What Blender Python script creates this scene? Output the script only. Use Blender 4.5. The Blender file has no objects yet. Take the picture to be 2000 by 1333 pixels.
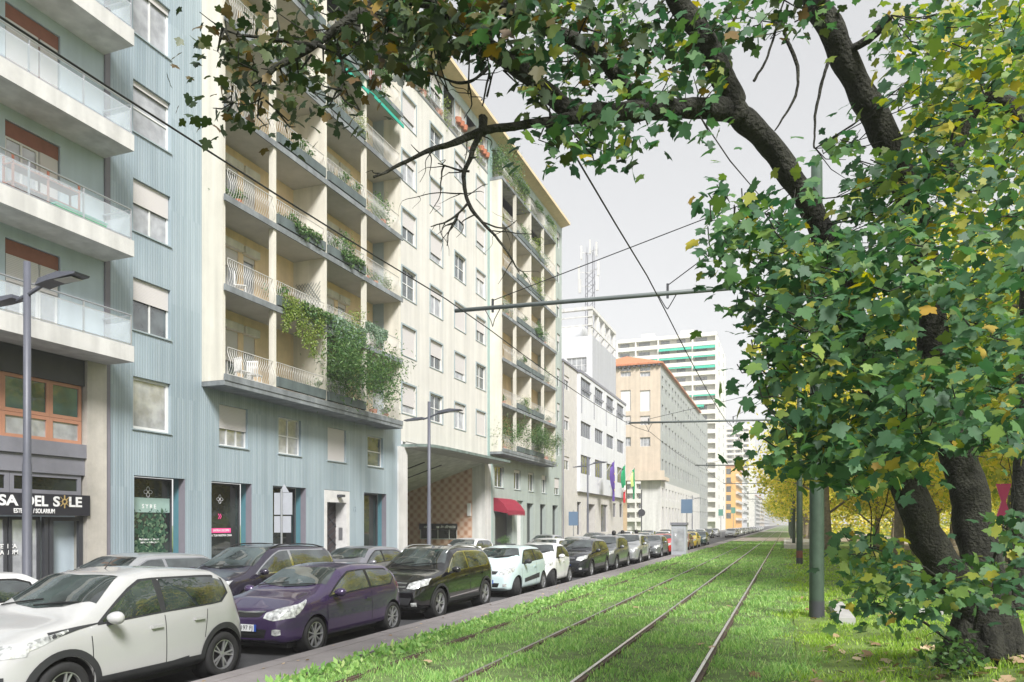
import bpy, bmesh, math, random
import numpy as np
from mathutils import Vector, Matrix
from mathutils.bvhtree import BVHTree
random.seed(7)
C = bpy.context.scene.collection
SC = bpy.context.scene
F = 1440.0; CX = 1000.0; HY = 1024.0; VX = 1536.0; HC = 2.02
TH = math.atan((VX-CX)/F); CT = math.cos(TH); ST = math.sin(TH)
ROAD = -0.14
# ---------------- camera, sky, sun ----------------
cam_d = bpy.data.cameras.new('camera'); cam = bpy.data.objects.new('camera', cam_d); C.objects.link(cam)
cam.location = (0, 0, HC); cam.rotation_euler = (math.radians(90), 0, TH)
cam_d.sensor_width = 36; cam_d.lens = 36*F/2000; cam_d.shift_y = (HY-666.5)/2000
cam_d.clip_start = 0.05; cam_d.clip_end = 6000
SC.camera = cam
SUN_EL = 42; SUN_AZ = 138   # azimuth clockwise from +Y (street direction)
world = bpy.data.worlds.new('World'); SC.world = world; world.use_nodes = True
nt = world.node_tree; bg = nt.nodes['Background']
sky = nt.nodes.new('ShaderNodeTexSky'); sky.sky_type = 'NISHITA'; sky.sun_disc = False
sky.sun_elevation = math.radians(SUN_EL); sky.sun_rotation = math.radians(SUN_AZ)
sky.air_density = 1.0; sky.dust_density = 1.0; sky.ozone_density = 1.0
hs = nt.nodes.new('ShaderNodeHueSaturation'); hs.inputs['Saturation'].default_value = 0.20
# thin high overcast: evens out the clear sky's brightness from horizon to zenith
gm = nt.nodes.new('ShaderNodeGamma'); gm.inputs['Gamma'].default_value = 0.35
nt.links.new(sky.outputs[0], hs.inputs['Color']); nt.links.new(hs.outputs[0], gm.inputs['Color']); nt.links.new(gm.outputs[0], bg.inputs['Color'])
bg.inputs['Strength'].default_value = 0.115
sun_d = bpy.data.lights.new('sun', 'SUN'); sun_d.energy = 1.5; sun_d.angle = math.radians(16); sun_d.color = (1.0, .98, .96)
sun = bpy.data.objects.new('sun', sun_d); C.objects.link(sun)
az = math.radians(SUN_AZ); el = math.radians(SUN_EL)
sdir = Vector((math.sin(az)*math.cos(el), math.cos(az)*math.cos(el), math.sin(el)))
sun.rotation_euler = sdir.to_track_quat('Z', 'Y').to_euler()
SC.view_settings.view_transform = 'Standard'; SC.view_settings.look = 'None'
SC.view_settings.exposure = 2.2; SC.view_settings.gamma = 1
SC.cycles.max_bounces = 6; SC.cycles.transparent_max_bounces = 12; SC.cycles.volume_bounces = 0
SC.cycles.caustics_reflective = False; SC.cycles.caustics_refractive = False

# ---------------- photogrammetry helpers: real planes -> real coordinates ----------------
def S(px, X):
    z = F*X/(CT*(px-VX)); return (z+X*ST)/CT
def Zd(px, X): return F*X/(CT*(px-VX))
def H(px, py, X): return HC+(HY-py)*Zd(px, X)/F
def PT(px, py, z):
    a = (px-CX)/F*z
    return Vector((-ST*z+CT*a, CT*z+ST*a, HC+(HY-py)/F*z))

# ---------------- materials ----------------
MATS = {}
def mat(name, col, rough=.7, metal=0, var=.08, vscale=3.0, bump=0, bscale=60, spec=.5, coat=0, streak=0, trans=0, alpha=1):
    if name in MATS: return MATS[name]
    m = bpy.data.materials.new(name); m.use_nodes = True; n = m.node_tree; N = n.nodes; L = n.links
    b = N['Principled BSDF']; b.inputs['Roughness'].default_value = rough; b.inputs['Metallic'].default_value = metal
    b.inputs['Specular IOR Level'].default_value = spec
    b.inputs['Coat Weight'].default_value = coat; b.inputs['Coat Roughness'].default_value = .03
    if alpha < 1: b.inputs['Alpha'].default_value = alpha
    b.inputs['Base Color'].default_value = (*col, 1)
    if var or bump or streak:
        tc = N.new('ShaderNodeTexCoord')
    if var:
        no = N.new('ShaderNodeTexNoise'); no.inputs['Scale'].default_value = vscale; no.inputs['Detail'].default_value = 6; no.inputs['Roughness'].default_value = .65
        L.new(tc.outputs['Object'], no.inputs['Vector'])
        mr = N.new('ShaderNodeMapRange'); mr.inputs[1].default_value = .3; mr.inputs[2].default_value = .7
        mr.inputs[3].default_value = 1-var; mr.inputs[4].default_value = 1+var
        L.new(no.outputs['Fac'], mr.inputs[0])
        fac = mr.outputs[0]
        if streak:
            mp = N.new('ShaderNodeMapping'); mp.inputs['Scale'].default_value = (1.6, 1.6, .07)
            n2 = N.new('ShaderNodeTexNoise'); n2.inputs['Scale'].default_value = 1.4; n2.inputs['Detail'].default_value = 7
            L.new(tc.outputs['Object'], mp.inputs[0]); L.new(mp.outputs[0], n2.inputs['Vector'])
            m2 = N.new('ShaderNodeMapRange'); m2.inputs[1].default_value = .35; m2.inputs[2].default_value = .7
            m2.inputs[3].default_value = 1-streak; m2.inputs[4].default_value = 1+streak*.4
            L.new(n2.outputs['Fac'], m2.inputs[0])
            mu = N.new('ShaderNodeMath'); mu.operation = 'MULTIPLY'; L.new(fac, mu.inputs[0]); L.new(m2.outputs[0], mu.inputs[1]); fac = mu.outputs[0]
        vm = N.new('ShaderNodeVectorMath'); vm.operation = 'SCALE'; vm.inputs[0].default_value = col
        L.new(fac, vm.inputs['Scale']); L.new(vm.outputs[0], b.inputs['Base Color'])
    if bump:
        nb = N.new('ShaderNodeTexNoise'); nb.inputs['Scale'].default_value = bscale; nb.inputs['Detail'].default_value = 4
        L.new(tc.outputs['Object'], nb.inputs['Vector'])
        bp = N.new('ShaderNodeBump'); bp.inputs['Strength'].default_value = bump; bp.inputs['Distance'].default_value = .06 if 'bark' in name else .02
        L.new(nb.outputs['Fac'], bp.inputs['Height']); L.new(bp.outputs[0], b.inputs['Normal'])
    MATS[name] = m; return m
def leafmat(name, cols, rough=.45, trans=.25):
    m = bpy.data.materials.new(name); m.use_nodes = True; n = m.node_tree; N = n.nodes; L = n.links
    b = N['Principled BSDF']; b.inputs['Roughness'].default_value = rough
    g = N.new('ShaderNodeNewGeometry'); r = N.new('ShaderNodeValToRGB')
    el_ = r.color_ramp.elements
    while len(el_) < len(cols): el_.new(.5)
    for i, (p, c) in enumerate(cols): el_[i].position = p; el_[i].color = (*c, 1)
    L.new(g.outputs['Random Per Island'], r.inputs[0])
    L.new(r.outputs[0], b.inputs['Base Color'])
    t = N.new('ShaderNodeBsdfTranslucent'); mx = N.new('ShaderNodeMixShader'); mx.inputs[0].default_value = trans
    hv = N.new('ShaderNodeHueSaturation'); hv.inputs['Saturation'].default_value = 1.15; hv.inputs['Value'].default_value = 1.9
    L.new(r.outputs[0], hv.inputs['Color']); L.new(hv.outputs[0], t.inputs['Color'])
    L.new(b.outputs[0], mx.inputs[1]); L.new(t.outputs[0], mx.inputs[2])
    L.new(mx.outputs[0], N['Material Output'].inputs['Surface'])
    MATS[name] = m; return m

def ribmat(name, col, col2, period=.105):
    "glazed vertical ribs of the facade tiles: per-rib colour, ridge relief"
    m = bpy.data.materials.new(name); m.use_nodes = True; n = m.node_tree; N = n.nodes; L = n.links
    b = N['Principled BSDF']; b.inputs['Roughness'].default_value = .38
    tc = N.new('ShaderNodeTexCoord'); sx = N.new('ShaderNodeSeparateXYZ'); L.new(tc.outputs['Object'], sx.inputs[0])
    d = N.new('ShaderNodeMath'); d.operation = 'DIVIDE'; d.inputs[1].default_value = period; L.new(sx.outputs['Y'], d.inputs[0])
    fl = N.new('ShaderNodeMath'); fl.operation = 'FLOOR'; L.new(d.outputs[0], fl.inputs[0])
    fr = N.new('ShaderNodeMath'); fr.operation = 'FRACT'; L.new(d.outputs[0], fr.inputs[0])
    zz = N.new('ShaderNodeMath'); zz.operation = 'MULTIPLY'; zz.inputs[1].default_value = .31; L.new(sx.outputs['Z'], zz.inputs[0])
    zf = N.new('ShaderNodeMath'); zf.operation = 'FLOOR'; L.new(zz.outputs[0], zf.inputs[0])
    cb = N.new('ShaderNodeCombineXYZ'); L.new(fl.outputs[0], cb.inputs[0]); L.new(zf.outputs[0], cb.inputs[1])
    wn = N.new('ShaderNodeTexWhiteNoise'); wn.noise_dimensions = '2D'; L.new(cb.outputs[0], wn.inputs['Vector'])
    no = N.new('ShaderNodeTexNoise'); no.inputs['Scale'].default_value = .35; no.inputs['Detail'].default_value = 5
    L.new(tc.outputs['Object'], no.inputs['Vector'])
    ad = N.new('ShaderNodeMath'); ad.operation = 'MULTIPLY_ADD'; ad.inputs[1].default_value = .35; L.new(wn.outputs['Value'], ad.inputs[0]); 
    m3 = N.new('ShaderNodeMath'); m3.operation = 'MULTIPLY'; m3.inputs[1].default_value = .75; L.new(no.outputs['Fac'], m3.inputs[0]); L.new(m3.outputs[0], ad.inputs[2])
    mx = N.new('ShaderNodeMix'); mx.data_type = 'RGBA'; mx.inputs[6].default_value = (*col, 1); mx.inputs[7].default_value = (*col2, 1)
    L.new(ad.outputs[0], mx.inputs[0]); 
    # dark grout line
    pp = N.new('ShaderNodeMath'); pp.operation = 'PINGPONG'; pp.inputs[1].default_value = .5; L.new(fr.outputs[0], pp.inputs[0])
    mr = N.new('ShaderNodeMapRange'); mr.inputs[1].default_value = 0; mr.inputs[2].default_value = .14; mr.inputs[3].default_value = .74; mr.inputs[4].default_value = 1; L.new(pp.outputs[0], mr.inputs[0])
    vm = N.new('ShaderNodeVectorMath'); vm.operation = 'SCALE'; L.new(mx.outputs[2], vm.inputs[0]); L.new(mr.outputs[0], vm.inputs['Scale'])
    mp = N.new('ShaderNodeMapping'); mp.inputs['Scale'].default_value = (1.2, 1.2, .06); ng = N.new('ShaderNodeTexNoise'); ng.inputs['Scale'].default_value = 1.6; ng.inputs['Detail'].default_value = 8
    L.new(tc.outputs['Object'], mp.inputs[0]); L.new(mp.outputs[0], ng.inputs['Vector']); mg = N.new('ShaderNodeMapRange'); mg.inputs[1].default_value = .35; mg.inputs[2].default_value = .62; mg.inputs[3].default_value = .90; mg.inputs[4].default_value = 1.05; L.new(ng.outputs['Fac'], mg.inputs[0])
    v2 = N.new('ShaderNodeVectorMath'); v2.operation = 'SCALE'; L.new(vm.outputs[0], v2.inputs[0]); L.new(mg.outputs[0], v2.inputs['Scale']); L.new(v2.outputs[0], b.inputs['Base Color'])
    bp = N.new('ShaderNodeBump'); bp.inputs['Strength'].default_value = .7; bp.inputs['Distance'].default_value = .02
    L.new(pp.outputs[0], bp.inputs['Height']); L.new(bp.outputs[0], b.inputs['Normal'])
    MATS[name] = m; return m

def glassmat(name, col, rough=.03, spec=1.0, var=.5, vs=.8):
    "window glass seen from the street: dim room behind a mirror-like pane, slightly uneven"
    m = bpy.data.materials.new(name); m.use_nodes = True; n = m.node_tree; N = n.nodes; L = n.links
    b = N['Principled BSDF']; b.inputs['Roughness'].default_value = rough; b.inputs['Specular IOR Level'].default_value = spec
    b.inputs['IOR'].default_value = 1.75 if 'shop' not in name else 1.55
    tc = N.new('ShaderNodeTexCoord'); no = N.new('ShaderNodeTexNoise'); no.inputs['Scale'].default_value = vs; no.inputs['Detail'].default_value = 3
    oi = N.new('ShaderNodeObjectInfo'); va = N.new('ShaderNodeVectorMath'); va.operation = 'ADD'
    sc_ = N.new('ShaderNodeVectorMath'); sc_.operation = 'SCALE'; sc_.inputs[0].default_value = (31, 17, 23); L.new(oi.outputs['Random'], sc_.inputs['Scale'])
    L.new(tc.outputs['Object'], va.inputs[0]); L.new(sc_.outputs[0], va.inputs[1]); L.new(va.outputs[0], no.inputs['Vector'])
    mr = N.new('ShaderNodeMapRange'); mr.inputs[1].default_value = .35; mr.inputs[2].default_value = .65; mr.inputs[3].default_value = 1-var; mr.inputs[4].default_value = 1+var
    L.new(no.outputs['Fac'], mr.inputs[0]); vm = N.new('ShaderNodeVectorMath'); vm.operation = 'SCALE'; vm.inputs[0].default_value = col
    L.new(mr.outputs[0], vm.inputs['Scale']); L.new(vm.outputs[0], b.inputs['Base Color'])
    bp = N.new('ShaderNodeBump'); bp.inputs['Strength'].default_value = .06; bp.inputs['Distance'].default_value = .05
    L.new(no.outputs['Fac'], bp.inputs['Height']); L.new(bp.outputs[0], b.inputs['Normal'])
    MATS[name] = m; return m
def slatmat(name, col, period=.05):
    "roller shutter: horizontal slats"
    m = bpy.data.materials.new(name); m.use_nodes = True; n = m.node_tree; N = n.nodes; L = n.links
    b = N['Principled BSDF']; b.inputs['Roughness'].default_value = .5
    tc = N.new('ShaderNodeTexCoord'); sx = N.new('ShaderNodeSeparateXYZ'); L.new(tc.outputs['Object'], sx.inputs[0])
    d = N.new('ShaderNodeMath'); d.operation = 'DIVIDE'; d.inputs[1].default_value = period; L.new(sx.outputs['Z'], d.inputs[0])
    pp = N.new('ShaderNodeMath'); pp.operation = 'PINGPONG'; pp.inputs[1].default_value = .5; L.new(d.outputs[0], pp.inputs[0])
    mr = N.new('ShaderNodeMapRange'); mr.inputs[1].default_value = 0; mr.inputs[2].default_value = .12; mr.inputs[3].default_value = .6; mr.inputs[4].default_value = 1; L.new(pp.outputs[0], mr.inputs[0])
    vm = N.new('ShaderNodeVectorMath'); vm.operation = 'SCALE'; vm.inputs[0].default_value = col; L.new(mr.outputs[0], vm.inputs['Scale'])
    L.new(vm.outputs[0], b.inputs['Base Color'])
    bp = N.new('ShaderNodeBump'); bp.inputs['Strength'].default_value = .5; bp.inputs['Distance'].default_value = .01
    L.new(pp.outputs[0], bp.inputs['Height']); L.new(bp.outputs[0], b.inputs['Normal'])
    MATS[name] = m; return m

# ---------------- object helpers ----------------
ORG = {}
def tag(o, label=None, cat=None, group=None, kind=None):
    if label: o['label'] = label
    if cat: o['category'] = cat
    if group: o['group'] = group
    if kind: o['kind'] = kind
    return o
def thing(name, label, cat, loc=(0, 0, 0), rz=0, group=None):
    o = bpy.data.objects.new(name, None); C.objects.link(o); o.location = loc; o.rotation_euler = (0, 0, rz)
    o.empty_display_size = .2
    ORG[o.name] = Vector(loc)
    return tag(o, label, cat, group)
def copy_tree(o, parent=None, loc=None, rz=None):
    c = o.copy(); C.objects.link(c)
    if parent is not None: c.parent = parent
    if loc is not None: c.location = loc
    if rz is not None: c.rotation_euler = (0, 0, rz)
    for ch in KIDS.get(o.name, []): copy_tree(ch, c)
    return c
KIDS = {}
class MB:
    def __init__(s): s.v = []; s.f = []; s.mi = []; s.m = 0
    def face(s, pts):
        i = len(s.v); s.v.extend([tuple(p) for p in pts]); s.f.append(tuple(range(i, i+len(pts)))); s.mi.append(s.m); return s
    def box(s, x0, x1, y0, y1, z0, z1):
        if x0 > x1: x0, x1 = x1, x0
        if y0 > y1: y0, y1 = y1, y0
        if z0 > z1: z0, z1 = z1, z0
        i = len(s.v); s.v += [(x0, y0, z0), (x1, y0, z0), (x1, y1, z0), (x0, y1, z0), (x0, y0, z1), (x1, y0, z1), (x1, y1, z1), (x0, y1, z1)]
        for q in ((0, 3, 2, 1), (4, 5, 6, 7), (0, 1, 5, 4), (1, 2, 6, 5), (2, 3, 7, 6), (3, 0, 4, 7)): s.f.append(tuple(i+k for k in q)); s.mi.append(s.m)
        return s
    def beam(s, a, b, w, h=None):
        a = Vector(a); b = Vector(b); h = h or w; d = (b-a).normalized()
        up = Vector((0, 0, 1)) if abs(d.z) < .9 else Vector((1, 0, 0)); sd = d.cross(up).normalized(); u = sd.cross(d)
        i = len(s.v)
        for p in (a, b):
            for (k, l) in ((-1, -1), (1, -1), (1, 1), (-1, 1)): s.v.append(tuple(p+sd*k*w/2+u*l*h/2))
        for q in ((3, 2, 1, 0), (4, 5, 6, 7), (0, 1, 5, 4), (1, 2, 6, 5), (2, 3, 7, 6), (3, 0, 4, 7)): s.f.append(tuple(i+k for k in q)); s.mi.append(s.m)
        return s
    def tube(s, pts, r, n=6, cap=True):
        pts = [Vector(p) for p in pts]; R = r if isinstance(r, (list, tuple)) else [r]*len(pts); prev = None; i0 = len(s.v)
        for k, p in enumerate(pts):
            d = (pts[min(k+1, len(pts)-1)]-pts[max(k-1, 0)]).normalized()
            if prev is None:
                up = Vector((0, 0, 1)) if abs(d.z) < .9 else Vector((1, 0, 0)); a = d.cross(up).normalized()
            else: a = (prev-d*prev.dot(d)).normalized()
            prev = a; b = d.cross(a)
            for j in range(n):
                t = 2*math.pi*j/n; s.v.append(tuple(p+(a*math.cos(t)+b*math.sin(t))*R[k]))
        for k in range(len(pts)-1):
            for j in range(n):
                j2 = (j+1) % n; s.f.append((i0+k*n+j, i0+k*n+j2, i0+(k+1)*n+j2, i0+(k+1)*n+j)); s.mi.append(s.m)
        if cap:
            s.f.append(tuple(i0+j for j in range(n-1, -1, -1))); s.mi.append(s.m)
            e = i0+(len(pts)-1)*n; s.f.append(tuple(e+j for j in range(n))); s.mi.append(s.m)
        return s
    def lathe(s, prof, c=(0, 0, 0), n=20, axis='z'):
        i0 = len(s.v)
        for (r, h) in prof:
            for j in range(n):
                t = 2*math.pi*j/n; a, b = r*math.cos(t), r*math.sin(t)
                p = (a, b, h) if axis == 'z' else ((a, h, b) if axis == 'y' else (h, a, b))
                s.v.append((p[0]+c[0], p[1]+c[1], p[2]+c[2]))
        for k in range(len(prof)-1):
            for j in range(n):
                j2 = (j+1) % n; s.f.append((i0+k*n+j, i0+k*n+j2, i0+(k+1)*n+j2, i0+(k+1)*n+j)); s.mi.append(s.m)
        return s
    def prism(s, poly, d0, d1, fn):
        "poly: list of 2D points; fn(u,v,d)->xyz"
        n = len(poly); i = len(s.v)
        for d in (d0, d1):
            for (u, v) in poly: s.v.append(tuple(fn(u, v, d)))
        s.f.append(tuple(i+k for k in range(n-1, -1, -1))); s.f.append(tuple(i+n+k for k in range(n))); s.mi += [s.m, s.m]
        for k in range(n):
            k2 = (k+1) % n; s.f.append((i+k, i+k2, i+n+k2, i+n+k)); s.mi.append(s.m)
        return s
    def mesh(s, name, mats, off=(0, 0, 0), smooth=False):
        me = bpy.data.meshes.new(name); o = Vector(off)
        me.from_pydata([(v[0]-o.x, v[1]-o.y, v[2]-o.z) for v in s.v], [], s.f)
        mats = mats if isinstance(mats, (list, tuple)) else [mats]
        for m in mats: me.materials.append(m)
        if len(mats) > 1: me.polygons.foreach_set('material_index', s.mi)
        if smooth: me.polygons.foreach_set('use_smooth', [True]*len(me.polygons))
        me.update(); return me
    def build(s, name, mats, parent=None, label=None, smooth=False, org=None):
        "world coordinates in; org: the root's origin"
        if parent is not None:
            off = ORG[parent.name]
            o = bpy.data.objects.new(name, s.mesh(name, mats, off, smooth)); C.objects.link(o); o.parent = parent; ORG[o.name] = off
            KIDS.setdefault(parent.name, []).append(o)
        else:
            off = Vector(org) if org is not None else Vector((0, 0, 0))
            o = bpy.data.objects.new(name, s.mesh(name, mats, off, smooth)); C.objects.link(o); o.location = off; ORG[o.name] = off
        if label: o['label'] = label
        return o
def link_mesh(name, me, parent, world_loc, rz=0, label=None):
    "instance of a shared mesh whose local origin is at world_loc (parent unrotated)"
    o = bpy.data.objects.new(name, me); C.objects.link(o); o.parent = parent
    o.location = Vector(world_loc)-ORG[parent.name]; o.rotation_euler = (0, 0, rz); ORG[o.name] = Vector(world_loc)
    KIDS.setdefault(parent.name, []).append(o)
    if label: o['label'] = label
    return o
def child_mesh(name, me, parent, label=None):
    o = bpy.data.objects.new(name, me); C.objects.link(o); o.parent = parent; ORG[o.name] = ORG[parent.name]
    KIDS.setdefault(parent.name, []).append(o)
    if label: o['label'] = label
    return o
def text_mesh(txt, size, mats, extr=.006, offset=0, shear=0, space=1.0):
    cu = bpy.data.curves.new('lettering', 'FONT'); cu.body = txt; cu.size = size; cu.extrude = extr; cu.offset = offset; cu.shear = shear
    cu.align_x = 'CENTER'; cu.align_y = 'CENTER'; cu.space_character = space; cu.resolution_u = 4
    o = bpy.data.objects.new('tmp_text', cu); C.objects.link(o)
    dg = bpy.context.evaluated_depsgraph_get(); me = bpy.data.meshes.new_from_object(o.evaluated_get(dg))
    bpy.data.objects.remove(o); me.materials.clear(); me.materials.append(mats); return me
def put_text(name, txt, size, m, parent, loc, facing, label=None, **k):
    "facing: 'x' reads from +X side, 'y' reads from -Y side"
    me = text_mesh(txt, size, m, **k)
    R = Matrix.Rotation(math.pi/2, 4, 'X')
    if facing == 'x': R = Matrix.Rotation(math.pi/2, 4, 'Z') @ R
    me.transform(R)
    return link_mesh(name, me, parent, loc, 0, label)
def ordn(i): return ['first', 'second', 'third', 'fourth', 'fifth', 'sixth', 'seventh', 'eighth', 'ninth', 'tenth'][i] if i < 10 else str(i+1)+'th'
def merge(parts, name, parent):
    pass
# ---------------- palette ----------------
M_rib = ribmat('glazed_green_rib_tile', (.215, .285, .325), (.385, .455, .50))
M_cream = mat('cream_render', (.66, .63, .545), .8, var=.06, vscale=1.2, bump=.15, streak=.2)
M_white_r = mat('white_render', (.62, .63, .65), .8, var=.05, vscale=1.0, bump=.12, streak=.10)
M_centre = mat('warm_white_render', (.63, .612, .57), .8, var=.07, vscale=.35, bump=.1, streak=.12)
M_ochre = mat('ochre_render', (.80, .61, .40), .8, var=.08, vscale=2, streak=.12)
M_slab = mat('balcony_concrete_grey', (.22, .24, .25), .8, var=.2, vscale=2.5, streak=.35)
M_soffit = mat('balcony_soffit', (.42, .41, .38), .9, var=.1, vscale=1.5)
M_concrete = mat('concrete', (.42, .41, .40), .85, var=.15, vscale=2, bump=.3)
M_wconc = mat('white_painted_concrete', (.62, .61, .59), .8, var=.08, vscale=2, streak=.2)
M_pillar = mat('beige_pillar_stone', (.48, .45, .40), .8, var=.12, vscale=2, bump=.2, streak=.15)
M_bluegrey = mat('pale_blue_render', (.46, .54, .60), .75, var=.05, vscale=1.2, streak=.12)
M_frame_w = mat('white_window_frame', (.68, .68, .67), .45, var=.03)
M_frame_g = mat('grey_window_surround', (.30, .36, .38), .6, var=.08)
M_frame_o = mat('salmon_window_frame', (.45, .22, .14), .55, var=.06)
M_redwood = mat('rust_brown_panel', (.24, .085, .05), .6, var=.15)
M_shutter = slatmat('shutter_slats', (.60, .57, .56))
M_shutter_g = slatmat('shutter_slats_grey', (.40, .42, .44))
M_gl = glassmat('window_glass', (.07, .085, .09), var=.45, vs=1.6)
M_gl_w = glassmat('curtained_glass', (.36, .37, .39), var=.22, vs=2.6)
M_gl_s = glassmat('shop_glass', (.02, .025, .022), spec=.7, var=.7)
M_gl_t = glassmat('shop_glass_teal', (.05, .12, .13))
M_rail = mat('white_painted_iron', (.58, .57, .54), .5, var=.1)
M_alu = mat('aluminium', (.55, .56, .58), .35, metal=.8, var=.04)
M_dark = mat('dark_grey_metal', (.045, .047, .055), .5, var=.1)
M_midgrey = mat('mid_grey_panel', (.20, .20, .23), .5, var=.08)
M_black = mat('black_matt', (.012, .012, .013), .6, var=0)
M_planter = mat('dark_green_grey_planter', (.11, .14, .14), .7, var=.15, streak=.3)
M_asphalt = mat('asphalt', (.055, .055, .06), .85, var=.25, vscale=1.3, bump=.5, bscale=180)
M_kerb = mat('kerb_stone', (.24, .22, .22), .85, var=.18, vscale=1.6, bump=.5, bscale=120)
M_pave = mat('pavement_asphalt', (.20, .195, .19), .85, var=.15, vscale=1.2, bump=.4, bscale=120)
M_soil = mat('soil', (.12, .18, .055), .95, var=.45, vscale=3.5, bump=.8, bscale=60)
M_lawn = mat('lawn_soil', (.15, .22, .05), .95, var=.4, vscale=2.0, bump=.8, bscale=50)
M_rail_top = mat('polished_rail_steel', (.50, .48, .45), .38, metal=1, var=.06, vscale=8)
M_rail_side = mat('rusty_rail_steel', (.085, .055, .04), .8, var=.35, vscale=14)
M_pole = mat('green_painted_pole', (.045, .075, .052), .5, var=.25, vscale=4, bump=.1)
M_wire = mat('wire_black', (.02, .02, .022), .6, var=0)
M_bark = mat('maple_bark', (.025, .025, .018), .95, var=.75, vscale=5, bump=1.0, bscale=28)
M_barkl = mat('plane_bark', (.20, .17, .12), .95, var=.45, vscale=5, bump=.8, bscale=20)
M_tileroof = mat('terracotta_roof_tiles', (.50, .19, .09), .8, var=.2, vscale=6)
M_beige = mat('beige_stone_cladding', (.58, .49, .39), .8, var=.08, vscale=.8, streak=.12)
M_greystone = mat('grey_stone_cladding', (.36, .38, .37), .8, var=.12, vscale=.8, streak=.2)
M_wtower = mat('white_tower_render', (.72, .70, .64), .8, var=.05)
M_green_aw = mat('green_awning_cloth', (.01, .36, .24), .8, var=.08)
M_red_aw = mat('crimson_awning_cloth', (.24, .008, .03), .8, var=.1)
M_orange = mat('orange_render', (.78, .42, .12), .8, var=.1)
M_pink = mat('pink_plastic', (.85, .08, .30), .5, var=0)
M_yellowp = mat('yellow_paint', (.70, .42, .03), .6, var=.1)
M_lettw = mat('white_lettering', (.80, .80, .80), .5, var=0)
M_gold = mat('gold_lettering', (.45, .33, .14), .5, var=0)
M_terra = mat('terracotta_pot', (.42, .15, .08), .8, var=.1)
M_path = mat('pinkish_paving', (.52, .44, .40), .85, var=.1)
M_bluesign = mat('blue_sign', (.13, .20, .30), .4, var=0)
M_greysign = mat('sign_back_grey', (.42, .44, .48), .5, var=.06)
M_lampw = mat('lamp_lens', (.6, .6, .58), .3, var=0)
M_tealp = mat('teal_reveal', (.08, .20, .24), .6, var=.06)
M_aubrey = mat('grey_mauve_reveal', (.19, .18, .21), .7, var=.06)
L_bal = leafmat('balcony_leaves', [(0, (.030, .085, .022)), (.45, (.06, .14, .035)), (.8, (.11, .20, .05)), (1, (.17, .26, .08))])
L_balg = leafmat('grey_green_leaves', [(0, (.10, .18, .12)), (.5, (.2, .3, .2)), (1, (.34, .42, .32))])
L_bal_y = leafmat('trailing_leaves', [(0, (.10, .18, .02)), (.5, (.18, .26, .04)), (1, (.30, .34, .08))])
L_maple = leafmat('maple_leaves', [(0, (.030, .085, .040)), (.40, (.050, .130, .055)), (.75, (.085, .185, .060)), (.95, (.17, .26, .055)), (.985, (.32, .30, .05)), (1, (.40, .24, .03))], rough=.58, trans=.30)
L_maple_d = leafmat('maple_leaves_browning', [(0, (.014, .034, .012)), (.5, (.035, .062, .016)), (.8, (.065, .085, .02)), (.92, (.08, .045, .012)), (1, (.20, .13, .02))], rough=.5, trans=.15)
L_maple_y = leafmat('maple_leaves_backlit_tint', [(0, (.07, .12, .03)), (.5, (.16, .22, .04)), (.85, (.34, .34, .05)), (1, (.48, .38, .05))], rough=.58, trans=.4)  # yellow-green imitates light from behind, mostly in the upper right crown
L_park = leafmat('park_leaves', [(0, (.22, .30, .04)), (.35, (.48, .50, .07)), (.75, (.72, .62, .11)), (1, (.85, .70, .22))], trans=.45)  # golden ramp carries the glow of crowns lit from behind
L_parkg = leafmat('park_leaves_green', [(0, (.09, .18, .03)), (.5, (.22, .34, .05)), (.85, (.50, .50, .08)), (1, (.75, .6, .12))], trans=.45)
L_grass = leafmat('grass_blades', [(0, (.15, .30, .08)), (.5, (.27, .46, .14)), (.85, (.38, .56, .18)), (1, (.48, .56, .24))], rough=.6, trans=.35)
L_litter = leafmat('dry_leaves', [(0, (.20, .12, .06)), (.5, (.42, .29, .17)), (1, (.60, .47, .32))], rough=.8, trans=.1)
# ---------------- building helpers ----------------
def XF(X): return lambda u, z, n: (X+n, u, z)        # plane facing +X: u = street position, n outward
def YF(Y): return lambda u, z, n: (u, Y-n, z)        # plane facing -Y (towards the camera): u = X
def wall_holes(mb, fn, u0, u1, z0, z1, holes, depth=.2, thick=None):
    us = sorted(set([u0, u1]+[h[0] for h in holes]+[h[1] for h in holes])); zs_ = sorted(set([z0, z1]+[h[2] for h in holes]+[h[3] for h in holes]))
    us = [u for u in us if u0-1e-6 <= u <= u1+1e-6]; zs_ = [z for z in zs_ if z0-1e-6 <= z <= z1+1e-6]
    for a, b in zip(us, us[1:]):
        run = None
        for c, d in zip(zs_, zs_[1:]):
            um, zm = (a+b)/2, (c+d)/2
            solid = not any(h[0] < um < h[1] and h[2] < zm < h[3] for h in holes)
            if solid: run = (run[0], d) if run else (c, d)
            if (not solid) and run: mb.face([fn(a, run[0], 0), fn(b, run[0], 0), fn(b, run[1], 0), fn(a, run[1], 0)]); run = None
        if run: mb.face([fn(a, run[0], 0), fn(b, run[0], 0), fn(b, run[1], 0), fn(a, run[1], 0)])
    for h in holes:
        a, b, c, d = h[:4]; D = h[4] if len(h) > 4 else depth
        mb.face([fn(a, c, 0), fn(a, d, 0), fn(a, d, -D), fn(a, c, -D)]); mb.face([fn(b, d, 0), fn(b, c, 0), fn(b, c, -D), fn(b, d, -D)])
        mb.face([fn(a, d, 0), fn(b, d, 0), fn(b, d, -D), fn(a, d, -D)]); mb.face([fn(b, c, 0), fn(a, c, 0), fn(a, c, -D), fn(b, c, -D)])
    return mb
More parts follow.
